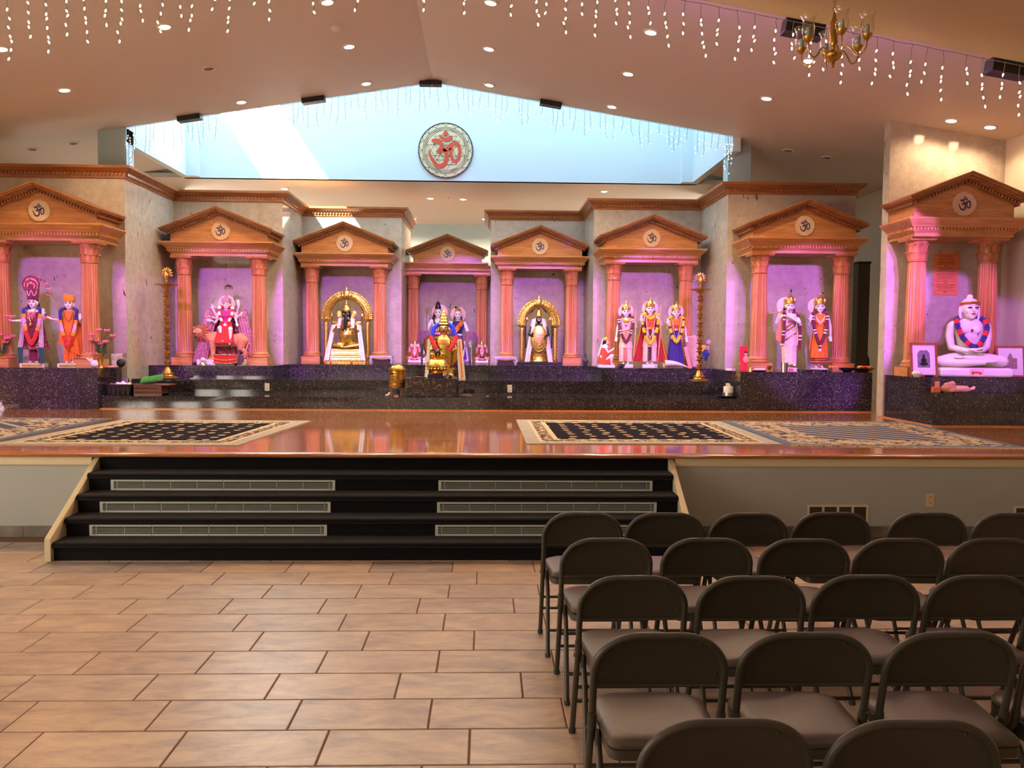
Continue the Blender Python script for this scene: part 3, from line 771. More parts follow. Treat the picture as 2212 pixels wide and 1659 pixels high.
# ------------------------------------------------------------------ shrines
def shrine(X, Yw, sp, hw, lab, disc_dx=0.0):
    t = thing('pediment_shrine', lab, 'shrine', (X, Yw, PT), group='oak pediment shrines')
    cy = -.5 if hw > .8 else -.40; H = 1.74
    # column
    def column(x):
        c = G()
        fl = 20
        prof = [(.128, .19, 0), (.124, .205, .6), (.121, .22, 1), (.119, .6, 1), (.114, 1.0, 1), (.106, 1.42, 1), (.105, 1.435, .5), (.104, 1.445, 0)]
        c.lathe(prof, n=120, flute=fl, fa=.12)
        col = c.obj('column', M_oakz, t, loc=(x, cy, 0), angle=60)
        b_ = G().box(-.165, .165, -.165, .165, 0, .115)
        b_.lathe([(.15, .113), (.162, .125), (.162, .142), (.15, .152), (.142, .156), (.146, .17), (.146, .182), (.132, .192), (.128, .20)], n=40)
        b_.obj('column_base', M_oak, col, angle=40)
        k = G()
        k.lathe([(.104, 1.44), (.116, 1.45), (.118, 1.462), (.108, 1.47), (.106, 1.50), (.108, 1.58), (.122, 1.66), (.142, 1.70), (.142, 1.705)], n=32)
        for tier, (zb, zt, n_, off, rb, out) in enumerate(((1.475, 1.575, 10, 0, .108, .034), (1.55, 1.67, 10, .5, .112, .040))):
            for i in range(n_):
                a = (i + off) * 2*math.pi/n_
                rings = []
                for u in range(7):
                    f = u/6; z = zb + (zt - zb)*min(1, f*1.12) - (max(0, f - .85)*.12)
                    rr = rb + out*(f**2.4); w = .036*(1 - .35*abs(f - .35)*2) * (1 if f < .8 else 1 - (f-.8)*2.6)
                    th = .008
                    tang = Vector((-math.sin(a), math.cos(a), 0)); rad_ = Vector((math.cos(a), math.sin(a), 0)); ce = rad_*rr + Vector((0,0,z))
                    rings.append([ce - tang*w, ce + rad_*th*1.4, ce + tang*w, ce - rad_*th])
                k.loft(rings)
        k.rects([(1.70, -.15, .15, -.15, .15), (1.712, -.165, .165, -.165, .165), (H, -.172, .172, -.172, .172)])
        k.obj('capital', M_oakz, col, angle=40)
    for s in (-1, 1): column(s*sp/2)
    # entablature: stacked profiles, open back against the wall
    bw = sp/2 + .165; fd = -.64
    cw = hw
    f1 = bw; d1 = fd
    g = G()
    def lay(z0, x0, y0, z1, x1, y1): g.rects([(z0, -x0, x0, y0, -.0), (z1, -x1, x1, y1, -.0)])
    z = H
    lay(z, f1, d1, z + .045, f1, d1)
    lay(z + .045, f1 + .012, d1 - .012, z + .06, f1 + .02, d1 - .02)
    zd = z + .06; e = min(.03, cw - f1 - .09) if cw - f1 > .1 else .012
    ex = max(cw - .085, f1 + .02)
    lay(zd, ex - .02, d1 - .03, zd + .05, ex - .015, d1 - .035)
    g.rects([(zd + .05, -(ex + .0), ex + .0, d1 - .05, 0), (zd + .065, -(ex + .01), ex + .01, d1 - .06, 0), (zd + .085, -(ex + .03), ex + .03, d1 - .075, 0),
             (zd + .115, -(cw - .02), cw - .02, d1 - .12, 0), (zd + .14, -cw, cw, d1 - .14, 0), (zd + .155, -cw, cw, d1 - .14, 0), (zd + .16, -cw + .005, cw - .005, d1 - .135, 0)])
    n_ = int(2*ex/.042)
    for i in range(n_):
        x = -ex + .02 + i*(2*ex - .04)/(n_-1)
        g.box(x - .012, x + .012, d1 - .055, d1 - .03, zd + .014, zd + .046)
    ny = int(.6/.042)
    for i in range(ny):
        y = d1 + i*.042
        for s in (-1, 1): g.box(min(s*(ex-.02), s*(ex+.008)), max(s*(ex-.02), s*(ex+.008)), y - .012, y + .012, zd + .014, zd + .046)
    g.obj('entablature', M_oak, t, angle=30)
    zt = zd + .16                                # top of the entablature
    # pediment
    tw = hw - .13; sl = .395; sh = .44 - (hw - .13)*.395
    apex = zt + sh + tw*sl
    G().prism([(-tw, zt), (tw, zt), (tw, zt + sh), (0, apex), (-tw, zt + sh)], d1 + .02, -.0).obj('tympanum', M_oak, t, smooth=False)
    g = G(); g2 = G()
    top = zt + .56
    for s in (-1, 1):
        def rk(o0, o1, y0, over):
            # a sloped board between offsets below the roof line
            xa = hw + over; za = top - sl*xa
            poly = [(0, top - o0), (s*xa, za - o0), (s*(xa - .0), za - o1), (0, top - o1)]
            if s < 0: poly = poly[::-1]
            g.prism(poly, y0, -.0)
        rk(.0, .02, d1 - .15, 0); rk(.02, .045, d1 - .135, -.012); rk(.045, .07, d1 - .10, -.04); rk(.07, .085, d1 - .065, -.06); rk(.085, .13, d1 - .02, -.08)
        L = math.hypot(hw - .1, (hw-.1)*sl); q = int(L/.042); ang = math.atan(sl)*s
        for i in range(q):
            x = s*(i + .5)*(hw - .1)/q
            M = Matrix.Translation((x, d1 - .03, top - sl*abs(x) - .108)) @ Matrix.Rotation(ang, 4, 'Y')
            g.box(-.012, .012, -.022, .015, -.016, .016, 0, M)
    g.obj('raking_cornice', M_oakd, t, angle=30)
    dz = zt + .185
    md = G().lathe([(.001, 0), (.15, 0), (.152, .006), (.146, .014), (.001, .014)], n=48).xf(Matrix.Rotation(R(90), 4, 'X')).obj('medallion', M_disc2, t, loc=(disc_dx, d1 + .02, dz))
    g = G()
    for i in range(40):
        a = i*2*math.pi/40; g.ell((.138*math.cos(a), -.014, .138*math.sin(a)), .006, 6, 4)
    g.obj('beaded_rim', M_disc2, md)
    om_geo(.13, -.018, -.0135, 1.2).obj('om_symbol', M_omblue, md, angle=50)
    return t
shrine(-6.13, 12.12, 1.21, .90, 'oak pediment shrine on the far left, framing the maroon and orange robed statues')
shrine(-4.31, 14.0, 1.2, .90, 'oak pediment shrine framing the goddess statue riding a lion', .03)
shrine(-2.565, 15.5, 1.22, .90, 'oak pediment shrine framing the elephant-headed statue in a gold arch')
shrine(-.80, 17.06, 1.375, .81, 'oak pediment shrine at the centre, farthest back under the wall disc')
shrine(.955, 15.67, 1.2, .90, 'oak pediment shrine framing the dark standing idol in a gold arch')
shrine(2.73, 14.3, 1.22, .90, 'oak pediment shrine framing three standing crowned statues')
shrine(4.69, 12.72, 1.236, .90, 'oak pediment shrine framing the flute player and the orange sari statue')
shrine(5.90, 10.7, .92, .76, 'oak pediment shrine on the far right, framing the seated white marble statue')

# ------------------------------------------------------------------ downlights
UPN_R = Vector((SL, 0, 1)).normalized(); UPN_L = Vector((-SL, 0, 1)).normalized()
def ceil_hit(px, py):
    d = ray(px, py)
    for sgn, n_ in ((1, UPN_R), (-1, UPN_L)):
        p = plane_hit(px, py, Vector((RX, 0, RZ)), n_)
        if (p.x - RX)*sgn >= -.01: return p, n_
    return p, n_
_can = {}
def downlight(p, n_, lab, lit=True, e=70, r_=.075):
    t = thing('recessed_light', lab, 'ceiling light', p, group='recessed ceiling lights')
    t.rotation_euler = n_.to_track_quat('Z', 'Y').to_euler()
    key = (lit, r_)
    if key not in _can:
        a = G().lathe([(r_*.80, -.004), (r_*.84, -.012), (r_*1.12, -.010), (r_*1.2, -.002), (r_*1.2, 0), (r_*.8, 0)], n=28)
        b_ = G().lathe([(.001, -.022), (r_*.4, -.020), (r_*.72, -.010), (r_*.82, -.003)], n=24)
        oa = a.obj('trim_ring', M_white, t); ob = b_.obj('lamp' if lit else 'baffle', M_lamp if lit else simple('dark baffle', s2l(120,104,90), .6), t)
        _can[key] = (oa, ob)
    else:
        for q in _can[key]:
            c = q.copy(); COL.objects.link(c); c.parent = t
    if lit:
        s = spot('downlight', p - n_*.05, p - n_*3, WARM, e, 156, .5, .06)
CAN = [
 (2,105,'at the far left edge of the picture'), (355,57,'on the left slope among the near light strings'), (707,4,'left of the ridge, cut by the top of the picture'),
 (1060,5,'just right of the ridge near the top of the picture'), (754,100,'left of the ridge, below the round smoke detector'), (1056,105,'right of the ridge, second up from the opening'),
 (1406,69,'touching the near light strings right of the ridge'), (1357,159,'halfway down the right slope'), (1057,183,'right of the ridge, nearest the light well edge'),
 (791,180,'left of the ridge, nearest the light well edge'), (521,220,'on the left slope just above the light well edge'), (139,194,'alone on the far left slope'),
 (1322,230,'on the right slope just above the light well edge'), (1656,212,'on the right slope left of the chandelier'), (1748,131,'seen directly behind the chandelier'),
 (2055,260,'left one of the pair over the far right shrine'), (2139,274,'right one of the pair over the far right shrine')]
for x, y, w in CAN:
    p, n_ = ceil_hit(x, y)
    downlight(p, n_, 'lit recessed downlight ' + w, True, 26 if y > 250 else 72)
for x, y, w in ((451,148,'unlit recessed speaker on the left ceiling slope'), (70,322,'unlit recessed can in the left side bay, outer one'), (158,309,'unlit recessed can in the left side bay, inner one'),
                (1703,325,'unlit recessed can in the right side bay, inner one'), (1787,340,'unlit recessed can in the right side bay, outer one')):
    p, n_ = ceil_hit(x, y); downlight(p, n_, w, False)
ZUP = Vector((0, 0, 1))
for x, y, w in ((615,407,'on the low ceiling, leftmost, below the sunlit patch'), (930,428,'on the low ceiling, left of the smoke detector below the disc'), (1000,430,'on the low ceiling, right of the smoke detector below the disc'),
                (1305,413,'on the low ceiling, rightmost'), (893,472,'over the centre shrine, left one'), (1047,473,'over the centre shrine, right one')):
    downlight(PZ(x, y, LOWZ), ZUP, 'lit recessed downlight ' + w, True, 90)
def smoke(p, n_, lab):
    t = thing('smoke_detector', lab, 'smoke detector', p); t.rotation_euler = n_.to_track_quat('Z', 'Y').to_euler()
    G().lathe([(.07, 0), (.07, -.012), (.062, -.02)], n=24).obj('base', M_white, t)
    G().lathe([(.055, -.018), (.052, -.03), (.03, -.042), (.001, -.044)], n=24).obj('sensor', M_white, t)
p, n_ = ceil_hit(727, 60); smoke(p, n_, 'round white smoke detector on the left ceiling slope')
smoke(PZ(970, 428, LOWZ), ZUP, 'round white smoke detector on the low ceiling under the om disc')

# black stage light boxes at the ceiling edges
def lightbox(p, w, lab, tilt, d=1, hh=.072):
    t = thing('stage_light_box', lab, 'stage light', p, group='black stage light boxes')
    t.rotation_euler = (0, tilt, 0)
    G().box(-w/2, w/2, -.07*d, .07, -hh, 0).obj('housing', M_black, t, smooth=False, bevel=.004)
    g = G()
    for i in range(6):
        for j in range(2): g.ell((-w/2 + .03 + i*(w - .06)/5, -.0715*d, -.018 - j*.028), .008, 8, 5)
    g.obj('lens', simple('dark lens', s2l(70,60,80), .1), t)
for x, w, lab in ((685, .34, 'black light box at the well edge left of the ridge'), (428, .34, 'black light box at the far left end of the well edge'), (930, .33, 'black light box at the ridge of the well edge'), (1184, .33, 'black light box at the well edge right of the ridge')):
    X = (x - 1052)*YB/FPX
    lightbox((X, YB - .1, ceil_z(X) - .002), w, lab, 0 if abs(X - RX) < .2 else (math.atan(SL) if X > RX else -math.atan(SL)))
for x, lab in ((1736, 'large black light box behind the chandelier'), (2192, 'large black light box at the right edge of the picture')):
    X = (x - 1052)*YN/FPX
    lightbox((X, YN + .10, near_z(X) + .03), .33, lab, math.atan(NS), 1, .12)
    l = bpy.data.lights.new('stage_light_spill', 'POINT'); l.color = (.75, .2, 1.0); l.energy = 7; l.shadow_soft_size = .1; lo = bpy.data.objects.new('stage_light_spill', l); COL.objects.link(lo); lo.location = (X - .5, YN + .9, near_z(X) + .05)

# purple and magenta stage lights: they hang behind the end of the hall ceiling
def wash(X0, tgt, col, e, ang=26, bl=.15):
    spot('stage_light', (X0, YN + .25, near_z(X0) - .05), tgt, col, e, ang, bl, .04)
for X0, tx, ty, e, c2 in ((-5.6, -6.13, 11.7, 280, MAG), (-4.4, -4.31, 13.6, 520, MAG), (-2.6, -2.565, 15.1, 560, MAG), (-.8, -.8, 16.6, 560, MAG), (.9, .955, 15.2, 560, MAG), (2.7, 2.73, 13.8, 560, MAG), (4.6, 4.69, 12.2, 480, MAG), (4.9, 5.9, 10.3, 215, MAG)):
    wash(X0, (tx, ty, PT + (.50 if ty < 14 else .34)), c2, e*.72, 19 if ty > 14 else (22 if ty > 12.5 else 28))
    wash(X0 + .5, (tx + .1, ty, PT + (.55 if ty < 14 else .38)), PUR, e*1.7, 20 if ty > 14 else (23 if ty > 12.5 else 28))
c = P(985, 378, YR); spot('stage_light', (-.8, YB - .2, ceil_z(-.8) - .3), c, PUR, 40, 14, .5, .03)

# ------------------------------------------------------------------ icicle strings
def strand_geo(L, n_, rnd, s=1.0, off=.0, branch=False):
    g = G(); b_ = []
    pts = [Vector((0, 0, 0))]; x = 0
    steps = max(3, int(L/.035))
    for i in range(1, steps + 1):
        x += rnd.uniform(-.009, .009)*s
        if i > steps*.75: x += rnd.uniform(-.012, .012)*s
        pts.append(Vector((x, rnd.uniform(-.003, .003), -L*i/steps)))
    g.tube(pts, .0028*s, 5)
    for k in range(n_):
        f = 1 - k*((1 - off)/max(1, n_)); i = min(len(pts) - 1, int(round(f*(len(pts) - 1)))); p = pts[i]
        a = rnd.uniform(-1, 1)
        if branch:
            q = p + Vector((rnd.choice((-1, 1))*.03, 0, -.02)); g.tube([p, q], .002*s, 4); p = q
        b_.append((p, a*.6))
    return g, b_
M_cord = simple('pale light cord', s2l(150,140,118), .6)
M_cord2 = simple('grey light cord', s2l(84,94,104), .6)
def icicles(name, lab, Y, zfun, items, x0, x1, s, m, branch, bulbm, xoff=0):
    t = thing(name, lab, 'string lights', (0, Y, 0))
    g = G(); pts = []
    n = 60
    for i in range(n + 1):
        x = x0 + (x1 - x0)*i/n; pts.append((x, 0, zfun(x) - .01 - .012*abs(math.sin(i*1.7))))
    g.tube(pts, .003, 5); g.obj('cord', m, t)
    rnd = random.Random(11); bm0 = None
    for px, yb in items:
        X = (px - 1052)*Y/FPX; zt = zfun(X) - .012
        zb = P(px, yb, Y).z; L = max(.06, zt - zb)
        a, b_ = strand_geo(L, max(1, int(round((L - (.05 if not branch else .02))/(.068 if not branch else .07)))), rnd, s, .1 if branch else .18, branch)
        so = a.obj('strand', m, t, loc=(X, 0, zt))
        for q, an in b_:
            if bm0 is None: bm0 = G().ell((0, 0, 0), (.0065*s, .0065*s, .0135*s), 8, 6).obj('bulb', bulbm, so); bo = bm0
            else: bo = bm0.copy(); COL.objects.link(bo); bo.parent = so
            bo.location = q; bo.rotation_euler = (0, an, 0)
near = [(12,88),(52,128),(95,80),(130,112),(175,75),(205,90),(255,55),(287,90),(325,45),(362,68),(404,35),(436,65),(478,20),(512,68),(556,8),(587,42),(682,27),
        (770,22),(920,22),(1000,28),(1100,32),(1142,53),(1178,28),(1217,70),(1250,30),(1286,76),(1322,50),(1352,80),(1390,50),(1425,98),(1470,72),(1502,120),(1540,95),(1580,127),(1620,108),
        (1666,135),(1704,125),(1738,162),(1776,150),(1810,178),(1848,148),(1886,180),(1922,165),(1963,203),(1996,177),(2030,215),(2082,180),(2118,230),(2167,210),(2200,248)]
icicles('icicle_light_string', 'warm white icicle light string hanging along the end of the hall ceiling', YN + .02, near_z, near, -4.6, 5.2, 1.0, M_cord, False, M_bulb)
rnd = random.Random(4); far = []
xs = [298,310,332,342,350,372,388,405,418,430,440,452,462,478, 640,650,660,672,690,705,722,735, 747,760,775,793,813,825,837,862,876,888,905,913,927,943,965,987,998,1008,1018,1035,1052,1067,1082,1092,1117,1125,1135,1165,1188,1200,1210,1225,1237,1258,1269,1290,1303,1320,1340,1357,1376,1394,1418,1438,1452,1462,1478,1502,1515,1532,1548,1562,1568]
for i, x in enumerate(xs):
    X = (x - 1052)*YB/FPX; y = 742.0 + .0072*(x - 1106) - (ceil_z(X) - EYE)*FPX/YB
    far.append((x, y + 12 + 34*abs(math.sin(i*2.3 + .5))))
far += [(296, 362), (303, 345), (1566, 372), (1572, 350)]
icicles('icicle_light_string', 'small icicle light string tracing the front edge of the light well', YB - .03, ceil_z, far, WX0, WX1, .85, M_cord2, True, emis('fairy light pale glow', (1, .9, .75), 4))

# ------------------------------------------------------------------ chandelier
def chandelier():
    Yc = 6.15; c = P(1800, 118, Yc); k = Yc/FPX
    t = thing('chandelier', 'brass chandelier with clear hurricane glass shades and unlit pale candles, hanging at upper right', 'chandelier', c)
    G().lathe([(.001, -.10), (.012, -.095), (.006, -.085), (.018, -.07), (.008, -.06), (.05, -.035), (.062, -.02), (.066, -.004), (.058, .006), (.03, .02), (.018, .035), (.024, .05), (.018, .06), (.03, .085), (.026, .11), (.032, .20), (.026, .225), (.034, .235), (.02, .25), (.012, .28), (.014, .30), (.004, .31)], n=28).obj('body', M_brass, t)
    g = G(); z = .31; i = 0; top = near_z(c.x) - c.z
    while z < top - .02:
        a = R(90)*(i % 2); ring = [(.012*math.cos(q*math.pi/5)*math.cos(a), .012*math.cos(q*math.pi/5)*math.sin(a), z + .02 + .02*math.sin(q*math.pi/5)) for q in range(11)]
        g.tube(ring, .003, 5); z += .034; i += 1
    g.obj('chain', M_brass, t)
    G().lathe([(.06, top), (.055, top - .02), (.02, top - .035), (.008, top - .05)], n=24).obj('canopy', M_brass, t)
    for i in range(6):
        a = i*2*math.pi/6 + .35; d = Vector((math.cos(a), math.sin(a), 0))
        pts = [d*r_ + Vector((0, 0, z)) for r_, z in ((.045, .0), (.07, .035), (.10, .04), (.13, .012), (.155, -.03), (.185, -.045), (.215, -.03), (.235, .01), (.238, .06))]
        arm = G().tube(pts, .0055, 8).obj('arm', M_brass, t)
        tip = d*.238
        G().lathe([(.008, .05), (.02, .06), (.034, .08), (.038, .095), (.02, .10)], c=tip, n=20).obj('cup', M_brass, arm)
        G().lathe([(.016, .098), (.016, .16), (.014, .165), (.001, .166)], c=tip, n=14).obj('candle', simple('pale candle sleeve %d' % i, s2l(176,190,172), .5), arm)
        pr = [(.03, .098), (.044, .115), (.047, .15), (.042, .19), (.042, .21), (.050, .235), (.058, .25)]
        pr2 = [(r_ - .0015, z) for r_, z in reversed(pr)]
        G().lathe(pr + pr2, c=tip, n=24).obj('glass_shade', M_glass, arm)
chandelier()

# ------------------------------------------------------------------ folding chairs
M_ch = simple('taupe enamelled steel', s2l(62,57,46), .42, var=.04, scale=30, spec=.5)
M_pad = simple('brown vinyl seat pad', s2l(76,65,55), .42, var=.08, scale=60, bump=.08)
M_foot = simple('grey rubber foot', s2l(64,58,50), .8)
def make_chair():
    t = thing('folding_chair', '', 'chair', (0, 0, 0))
    r_ = .0125; HW = .2125
    # hoop: up one side, round the top, down the other, on down to the front feet
    def hoop():
        L = []
        def yz(z):                        # lean of the back frame: top is nearest the camera
            if z > .44: return -.005 + (.7625 - z)*.22
            return .066 + (.44 - z)*.44
        side = [(HW, .012), (HW, .20), (HW, .40), (HW + .0, .44), (HW, .50), (HW, .56), (HW, .62)]
        arc = []
        for i in range(1, 12):
            a = i/11*math.pi/2
            arc.append((HW - .145*(1 - math.cos(a)), .62 + .13*math.sin(a)))
        right = [(x, yz(z), z) for x, z in side + arc]
        left = [(-x, y, z) for x, y, z in reversed(right)]
        return right + left
    pts = hoop()
    G().tube(pts, r_, 10).obj('back_frame', M_ch, t)
    # back panel: curved steel sheet filling the hoop
    g = G(); top, bot = [], []
    rings = []
    n = 22
    for i in range(n + 1):
        u = -1 + 2*i/n; x = u*(HW - .004)
        ax = abs(x)
        zt = .75 - .004 if ax < HW - .145 else .62 + .128*math.sqrt(max(0, 1 - ((ax - (HW - .145))/.145)**2))
        zb = .575 - .004*(1 - u*u)*2
        cv = .022*(1 - u*u)
        col = []
        for k in range(8):
            z = zb + (zt - zb)*k/7; y = -.005 + (.7625 - z)*.22 + cv*.9
            col.append((x, y, z))
        rings.append(col + [(q[0], q[1] + .006, q[2]) for q in reversed(col)])
    g.loft(rings)
    panel = g.obj('back_panel', M_ch, t, angle=50)
    G().tube([(u*(HW - .006), -.005 + (.7625 - .573)*.22 + .022*.9*(1 - u*u), .573 - .008*(1 - u*u)) for u in [-1 + i/8 for i in range(17)]], .006, 8).obj('rolled_edge', M_ch, panel)
    for sx in (-1, 1):
        for z, xx in ((.715, .13), (.612, .185)):
            u = xx/HW
            G().ell((sx*xx, -.005 + (.7625 - z)*.22 + .0198*(1 - u*u) - .002, z), (.005, .003, .005), 8, 5).obj('rivet', M_ch, panel)
    # seat: pan and pad
    def seat_ring(z, gr, yo=0):
        pl = []
        y0, y1 = -.10 + gr, .28 - gr
        w0, w1 = .178 - gr, .196 - gr
        def arc(cx, cy_, rr, a0, a1): return [(cx + rr*math.cos(R(a)), cy_ + rr*math.sin(R(a)), z) for a in range(a0, a1 + 1, 15)]
        pl += arc(w0 - .04, y0 + .04, .04, -90, 0); pl += arc(w1 - .09, y1 - .09, .09, 0, 90)
        pl += arc(-w1 + .09, y1 - .09, .09, 90, 180); pl += arc(-w0 + .04, y0 + .04, .04, 180, 270)
        return pl
    G().loft([seat_ring(.392, .006), seat_ring(.392, 0), seat_ring(.422, 0), seat_ring(.424, .004)]).obj('seat_pan', M_ch, t, angle=50)
    G().loft([seat_ring(.422, .004), seat_ring(.432, -.002), seat_ring(.445, .004), seat_ring(.453, .02), seat_ring(.457, .05), seat_ring(.458, .1)]).obj('seat_pad', M_pad, t, angle=60)
    for s in (-1, 1):
        x = s*(HW - .026)
        lg = G().tube([(x, .12, .385), (x, .05, .30), (x + s*.008, -.105, .012)], .0115, 10).obj('rear_leg', M_ch, t)
        G().tube([(x + s*.008, -.103, .018), (x + s*.0085, -.107, 0)], .0155, 10).obj('foot', M_foot, lg)
        G().tube([(s*HW, .066 + .44*.44 - .012, .02), (s*HW, .066 + .44*.44 - .003, 0)], .0155, 10).obj('foot', M_foot, t)
        # hinge bracket and sleeve
        g = G().box(s*(HW - .016) - .004, s*(HW - .016) + .004, .03, .15, .375, .432)
        g.tube([(s*HW, .056, .475), (s*HW, .070, .415)], .0155, 10)
        g.tube([(s*(HW - .03), .09, .405), (s*(HW + .016), .09, .405)], .008, 8)
        g.obj('hinge_bracket', M_ch, t)
    # stretchers: two between the front legs, one between the rear legs
    for z in (.17, .245):
        y = .066 + (.44 - z)*.44
        G().tube([(-HW, y, z), (HW, y, z)], .008, 8).obj('stretcher', M_ch, t)
    G().tube([(-HW + .024, -.055, .125), (HW - .024, -.055, .125)], .008, 8).obj('stretcher', M_ch, t)
    return t
rows = [
 (4.425, [1264, 1446, 1630, 1820, 2034, 2220]),
 (3.83, [1318, 1542, 1758, 1973, 2186]),
 (3.21, [1378, 1642, 1903, 2158]),
 (2.57, [1440, 1768, 2098]),
 (1.955, [1598, 2022])]
rown = ['front row nearest the stairs', 'second row from the stairs', 'third row from the stairs', 'fourth row from the stairs', 'nearest row, cut off at the bottom']
ordn = ['first', 'second', 'third', 'fourth', 'fifth', 'sixth']
chair0 = make_chair(); used = False
rnd = random.Random(9)
for ri, (Y, xs_) in enumerate(rows):
    for ci, x in enumerate(xs_):
        X = (x - 1052)*Y/FPX
        lab = 'taupe folding chair, %s from aisle, %s' % (ordn[ci], rown[ri])
        rz = R(rnd.uniform(-.7, .7))
        if (ri, ci) == (0, 4): rz = R(-2)
        if not used: chair0.location = (X, Y, 0); chair0.rotation_euler = (0, 0, rz); chair0['label'] = lab; chair0['group'] = 'folding chairs in rows'; used = True
        else: dup(chair0, lab, (X, Y + rnd.uniform(-.012, .012), 0), rz, 'folding chairs in rows')
X = (2385 - 1052)*2.57/FPX
dup(chair0, 'taupe folding chair at the right edge of the fourth row, mostly cut off', ((2420 - 1052)*2.57/FPX, 2.57, 0), 0, 'folding chairs in rows')
X5 = (2212+185 - 1052)*3.21/FPX
# ------------------------------------------------------------------ statue kit (unit height figures facing -y)
def cloth(name, c, rough=.75, var=.15, scale=25, sheen=.3, metal=0): return simple(name, s2l(*c), rough, var=var, scale=scale, sheen=sheen, metal=metal, bump=.15)
C_ = {}
for nm, c in dict(red=(200,30,30), maroon=(110,16,48), orange=(236,120,24), navy=(30,28,120), indigo=(44,22,130), yellow=(250,196,24), white=(240,232,226), brown=(84,40,26), pink=(232,120,170),
                  lilac=(206,160,206), cream=(236,214,190), teal=(16,84,92), magenta=(200,40,130), scarlet=(220,20,40), blue=(20,50,190), dark=(34,22,26), saffron=(240,150,30), silver=(196,176,190), peach=(236,160,130), green=(70,170,90), wine=(120,24,60), rose=(224,110,130)).items():
    C_[nm] = cloth(nm + ' cloth', c)
M_hair = simple('black hair paint', s2l(30,22,24), .35)
M_eye = simple('dark eye paint', s2l(26,22,30), .3)
M_lip = simple('red lip paint', s2l(190,50,60), .3)
M_dark = simple('black stone', s2l(22,18,24), .25, spec=.6)
M_halo = simple('pink gilt halo', s2l(236,196,180), .35, var=.05)
def patterned(name, c1, c2, sc=40, thr=.55):
    m, nt, b = newmat(name); tc = N(nt, 'ShaderNodeTexCoord'); vo = N(nt, 'ShaderNodeTexVoronoi'); vo.inputs['Scale'].default_value = sc
    nt.links.new(tc.outputs['Object'], vo.inputs['Vector']); gt = N(nt, 'ShaderNodeMath', operation='LESS_THAN'); gt.inputs[1].default_value = thr
    nt.links.new(vo.outputs['Distance'], gt.inputs[0]); mx = N(nt, 'ShaderNodeMix', data_type='RGBA'); nt.links.new(gt.outputs[0], mx.inputs[0])
    mx.inputs[6].default_value = rgb(s2l(*c1)); mx.inputs[7].default_value = rgb(s2l(*c2)); nt.links.new(mx.outputs[2], b.inputs['Base Color']); b.inputs['Roughness'].default_value = .5
    return m
M_bro = patterned('pink gold brocade', (170,60,110), (236,176,150), 45, .42)
M_brom = patterned('maroon gold brocade', (120,20,60), (216,150,130), 50, .35)
M_shawl = patterned('lilac sequinned shawl', (176,110,160), (226,176,150), 42, .4)

def hand(g, w, d, n_, side, s, curl=.35):
    """w wrist, d pointing direction, n_ palm normal, s hand length"""
    d = Vector(d).normalized(); n_ = (Vector(n_) - d*Vector(n_).dot(d)).normalized(); a = d.cross(n_)*side
    w = Vector(w)
    M = Matrix((( a.x, n_.x, d.x), (a.y, n_.y, d.y), (a.z, n_.z, d.z)))
    g.ell(w + d*s*.28, (s*.22, s*.10, s*.30), 10, 8, 0, M)
    for i, (o, L) in enumerate(((-.17, .38), (-.06, .46), (.055, .50), (.165, .43))):
        b = w + d*s*.48 + a*s*o
        k = b + d*s*L*.5 + n_*s*curl*.10 + a*s*o*.12; e = b + d*s*L*.92 + n_*s*curl*.32 + a*s*o*.2
        g.cap_tube([b, k, e], [s*.062, s*.056, s*.045], 7)
    b = w + d*s*.16 + a*s*.18; g.cap_tube([b, b + a*s*.17 + d*s*.16, b + a*s*.22 + d*s*.34 + n_*s*.06], [s*.07, s*.06, s*.05], 7)

def torso(g, grow=0, z0=.48, z1=.845, cx=0, female=False):
    R_ = [(.48,.085,.058), (.53,.088,.06), (.58,.074,.052), (.63,.060,.046), (.68,.070,.052), (.735,.088,.060), (.78,.100,.058), (.815,.098,.048), (.835,.070,.042), (.85,.034,.034)]
    R_ = [r_ for r_ in R_ if z0 - .001 <= r_[0] <= z1 + .001]
    g.loft([[(cx + (rx+grow)*math.cos(a*math.pi/12), (ry+grow)*math.sin(a*math.pi/12), z) for a in range(24)] for z, rx, ry in R_])
    if female:
        for s in (-1, 1): g.ell((cx + s*.038, -.048 - grow, .735), (.034 + grow, .03, .034 + grow), 12, 8)
HS = 1.26; HZ = .947
def head(g, c=(0,0,.93), turn=0, tilt=0, s=1):
    M = (Matrix.Rotation(turn, 3, 'Z') @ Matrix.Rotation(tilt, 3, 'Y')); c = Vector(c)
    def p(x, y, z): return c + M @ (Vector((x, y, z))*s)
    def e(q, r_): g.ell(p(*q), tuple(v*s for v in r_), 14, 10, 0, M)
    e((0, .004, .008), (.050, .058, .062)); e((0, -.012, -.030), (.038, .042, .040)); e((0, -.032, -.052), (.018, .018, .015))
    g.cap_tube([p(0, -.052, .014), p(0, -.066, -.012)], [.0055*s, .0088*s], 8)
    for sx in (-1, 1):
        e((sx*.052, .006, -.008), (.008, .014, .026)); e((sx*.022, -.037, -.018), (.015, .012, .016))
    return p, M
def face(p, M, parent, s=1, brow=True, tilak=True, skin=True):
    g = G()
    for sx in (-1, 1):
        g.ell(p(sx*.021, -.0535, .006), (.0125*s, .005*s, .0058*s), 10, 6, 0, M)
        g.tube([p(sx*(.010 + .006*i), -.0575 + .0012*i*i*.5, .019 + .004*math.sin(i*.8)) for i in range(5)], .002*s, 5)
    g.obj('eyes', M_eye, parent)
    g = G().ell(p(0, -.0545, -.033), (.013*s, .006*s, .0055*s), 10, 6, 0, M)
    if tilak: g.ell(p(0, -.0565, .034), (.004*s, .004*s, .010*s), 8, 5, 0, M)
    g.obj('lips', M_lip, parent)
def scale_g(g, H): return g.xf(Matrix.Scale(H, 4))

